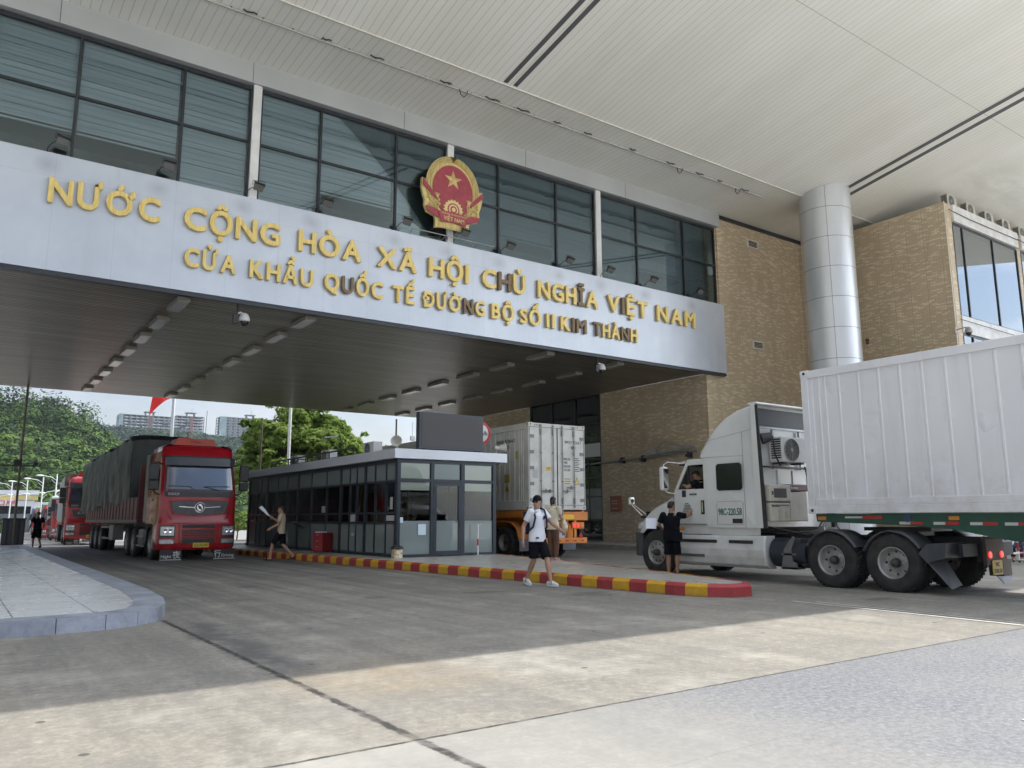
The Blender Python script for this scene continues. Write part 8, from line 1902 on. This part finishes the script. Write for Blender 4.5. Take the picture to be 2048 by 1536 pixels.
# woman in cream top
J = stand(); J.update(knL=(-0.09, 0.03, 0.49), anL=(-0.08, -0.02, 0.085), toeL=(-0.09, 0.12, 0.035), elR=(0.22, 0.08, 1.14), wrR=(0.15, 0.30, 1.13), elL=(-0.22, 0.05, 1.13), wrL=(-0.17, 0.28, 1.20), head=(0, 0.05, 1.595), look=(0, 1, -0.25))
wm = figure('woman in cream top and brown trousers behind the walking man, holding papers and bags', (13.28, 16.9, 0.216), R(-70), J, top_m=M_CREAM, sleeve=0.6, bottom_m=M_BRN, long_pants=True, shoes=M_PINK, hair='long', skin=M_SKIN, scale=0.985)
sheet('paper_sheets', 'white papers held upright by the woman in cream', (13.58, 16.95, 1.40), [(0.02, -0.08, -0.12), (0.10, 0.10, -0.10), (0.16, 0.12, 0.22), (0.08, -0.06, 0.20)])
t = thing('plastic_bag', 'clear plastic bag of snacks hanging from the arm of the woman in cream', 'bag', (13.62, 16.85, 0.95))
g = NG('bag_film', rough=0.25); g.color(g.mix(g.mr(g.noise(9, 3), 0.45, 0.6), (0.50, 0.44, 0.34), (0.52, 0.30, 0.08)))
b = MB(); rings = []
for z, r in ((0.0, 0.05), (0.03, 0.11), (0.14, 0.13), (0.26, 0.10), (0.34, 0.05), (0.42, 0.03)): rings.append([(math.cos(a) * r * (1 + 0.12 * math.sin(a * 3 + z * 9)), math.sin(a) * r * 0.7 * (1 + 0.12 * math.cos(a * 4 + z * 11)), z) for a in [2 * math.pi * i / 16 for i in range(16)]])
b.loft(rings); b.build('bag', g.m, t)
# man in black writing at the truck door, back to the camera
J = stand(); J.update(elR=(0.34, 0.16, 1.38), wrR=(0.46, 0.30, 1.58), hdR=(0.1, 0.5, 0.9), elL=(-0.30, 0.02, 1.18), wrL=(-0.30, 0.24, 1.12), look=(0.55, 0.85, 0.15), head=(0.01, 0.03, 1.60))
mb_ = figure('man in black at the white truck door, writing with a raised arm', (13.72, 13.02, 0.0), R(-57), J, top_m=M_BLK, sleeve=0.75, bottom_m=M_BLK, leg_len=0.95, shoes=M_BLK, hair='short', skin=M_SKIN2, scale=1.0, cloth_hem=0.02, curl=(0.5, 0.9))
b = MB(); b.tube([(-0.16, -0.05, 1.47), (-0.08, -0.155, 1.30), (0.06, -0.165, 1.10), (0.13, -0.15, 1.0)], 0.014, 6); b.tube([(-0.16, -0.02, 1.47), (-0.10, 0.13, 1.35), (0.12, 0.15, 1.10), (0.19, 0.0, 1.0)], 0.014, 6); b.box(0.02, 0.27, -0.235, -0.155, 0.82, 1.02); b.build('shoulder_bag', M_BLK, mb_, bevel=0.02)
sheet('paper_sheets', 'white papers in the left hand of the man in black', (13.55, 13.38, 1.12), [(-0.12, 0.18, -0.02), (0.02, -0.02, -0.03), (0.10, 0.04, 0.22), (-0.05, 0.24, 0.22)])
# driver leaning out
J = stand(); dz = -0.50
J = {k: (v[0], v[1], v[2] + dz) for k, v in J.items()}
J.update(knL=(-0.10, 0.40, 0.42), anL=(-0.10, 0.42, 0.05), toeL=(-0.1, 0.55, 0.02), knR=(0.10, 0.40, 0.42), anR=(0.10, 0.42, 0.05), toeR=(0.1, 0.55, 0.02), hipL=(-0.09, 0, 0.42), hipR=(0.09, 0, 0.42), head=(-0.10, 0.18, 1.06), neck=(-0.05, 0.10, 0.96), shL=(-0.24, 0.08, 0.90), shR=(0.11, 0.06, 0.92), elL=(-0.36, 0.22, 0.80), wrL=(-0.28, 0.42, 0.86), elR=(0.0, 0.30, 0.80), wrR=(-0.14, 0.42, 0.86), look=(-0.5, 0.7, -0.55), hup=(-0.1, 0.5, 0.85))
figure('driver in dark shirt leaning at the open window of the white truck', (14.50, 12.64, 1.25), R(0), J, top_m=M_BLK, sleeve=0.6, bottom_m=M_BLK, leg_len=0.9, hair='short', skin=M_SKIN2, scale=1.0)
# man in the tan shirt
J = stand(); J.update(knL=(-0.09, 0.24, 0.52), anL=(-0.09, 0.30, 0.085), toeL=(-0.09, 0.46, 0.045), knR=(0.09, -0.04, 0.50), anR=(0.09, -0.38, 0.16), toeR=(0.09, -0.26, 0.045), elL=(-0.24, 0.06, 1.13), wrL=(-0.26, 0.29, 1.01), elR=(0.24, 0.10, 1.18), wrR=(0.18, 0.32, 1.33), head=(0, 0.04, 1.60), look=(-0.1, 1, -0.15))
figure('man in tan shirt and black shorts walking left past the booth', (9.1, 26.1, 0.0), R(58), J, top_m=M_TAN, sleeve=0.65, bottom_m=M_BLK, leg_len=0.95, shoes=M_BLK, hair='short', skin=M_SKIN, scale=1.03)
sheet('paper_sheets', 'white sheet held up in front of the man in the tan shirt', (8.72, 26.38, 1.42), [(0.08, -0.02, 0.0), (-0.04, 0.0, 0.06), (-0.30, 0.05, 0.30), (-0.20, 0.02, 0.36), (-0.08, 0.0, 0.22)])
# figure in black walking away, far left
J = stand(); J.update(knL=(-0.10, 0.12, 0.50), anL=(-0.10, 0.10, 0.09), toeL=(-0.11, 0.25, 0.03), knR=(0.10, 0.02, 0.50), anR=(0.10, -0.28, 0.18), toeR=(0.10, -0.18, 0.06), elL=(-0.29, -0.02, 1.13), wrL=(-0.33, 0.08, 0.89), elR=(0.28, 0.0, 1.13), wrR=(0.28, 0.15, 0.92))
figure('man all in black walking beside the truck queue, far left', (3.55, 43.6, 0.0), R(15), J, top_m=M_BLK, sleeve=0.65, bottom_m=M_BLK, leg_len=1.0, shoes=M_BLK, hair='short', skin=M_SKIN2, scale=1.0)
# three people sitting behind the barriers on the right
def seated(label, x, y, rz, tm, bm, longp, seed):
    q = random.Random(seed); k = q.uniform(-0.03, 0.03)
    J = dict(shL=(-0.18, 0.22 + k, 0.86), shR=(0.18, 0.24, 0.86), neck=(0, 0.30, 0.92), head=(0, 0.40, 0.98), look=(0, 0.85, -0.5), hup=(0, 0.5, 0.85), hipL=(-0.09, 0, 0.45), hipR=(0.09, 0, 0.45), knL=(-0.13, 0.42, 0.50), knR=(0.13, 0.42, 0.50), anL=(-0.12, 0.38, 0.085), anR=(0.12, 0.40, 0.085), toeL=(-0.12, 0.53, 0.035), toeR=(0.12, 0.55, 0.035), elL=(-0.23, 0.36, 0.62), wrL=(-0.10, 0.56, 0.58), elR=(0.23, 0.36, 0.62), wrR=(0.10, 0.56, 0.58))
    figure(label, (x, y, 0), rz, J, top_m=tm, sleeve=0.6, bottom_m=bm, leg_len=0.9, long_pants=longp, shoes=M_SHOE if longp else M_BLK, hair='short', skin=M_SKIN, shoe_kind='sandal')
seated('seated person in a navy shirt bending forward behind the barrier', 25.5, 11.35, R(-105), M_NAVY, M_BLK, False, 1)
seated('seated person in a white shirt between two barriers, right edge', 26.5, 11.35, R(-105), M_WHT, M_NAVY, True, 2)
seated('rightmost seated person in a white shirt and navy trousers', 27.45, 11.35, R(-105), M_WHT, M_NAVY, True, 3)
b = MB(); b.box(25.0, 28.0, 11.2, 11.55, 0.38, 0.43); b.box(25.1, 25.2, 11.25, 11.5, 0, 0.38); b.box(27.8, 27.9, 11.25, 11.5, 0, 0.38); tag(b.build('bench', mat('bench_grey', (0.45, 0.46, 0.47), 0.5)), 'low grey bench under the seated people at the right', 'bench')
def barrier(label, x, y, rz):
    t = thing('crowd_barrier', label, 'barrier', (x, y, 0), rz, 'red and white barriers before the seated people')
    M2 = [M_WHITEP, mat('band_red')]
    for px in (-0.45, 0.45):
        b = MB()
        for k, (z0, z1) in enumerate(((0.12, 0.36), (0.36, 0.60), (0.60, 0.84), (0.84, 0.98))): b.cyl((px, 0, z0), (px, 0, z1), 0.032 + 0.0005 * k, n=10, mi=k % 2)
        b.build('post', M2, t)
        b = MB(); b.cyl((px, -0.22, 0.10), (px, 0.22, 0.10), 0.025, n=8); b.cyl((px, -0.22, 0.03), (px, -0.22, 0.10), 0.03, n=8, mi=1); b.cyl((px, 0.22, 0.03), (px, 0.22, 0.10), 0.03, n=8, mi=1); b.build('foot', [M_WHITEP, M_BLACK], t)
    b = MB()
    for k in range(4): b.cyl((-0.45 + k * 0.225, 0, 0.30), (-0.45 + (k + 1) * 0.225, 0, 0.30), 0.027, n=8, mi=k % 2)
    b.tube([(-0.45, 0, 0.97), (-0.3, 0, 1.02), (0.3, 0, 1.02), (0.45, 0, 0.97)], 0.03, 8); b.build('rail', M2, t)
    return t
b0_ = barrier('first red and white barrier, in front of the navy shirted sitter', 24.95, 10.55, R(-20))
dup(b0_, (25.75, 10.35, 0), R(-30), 'second red and white barrier, before the middle sitter'); dup(b0_, (26.75, 10.1, 0), R(-25), 'third red and white barrier, at the right picture edge')
seated('dark shirted person sitting inside the booth behind the left front window', 11.75, 22.35, R(200), M_BLK, M_BLK, True, 5)
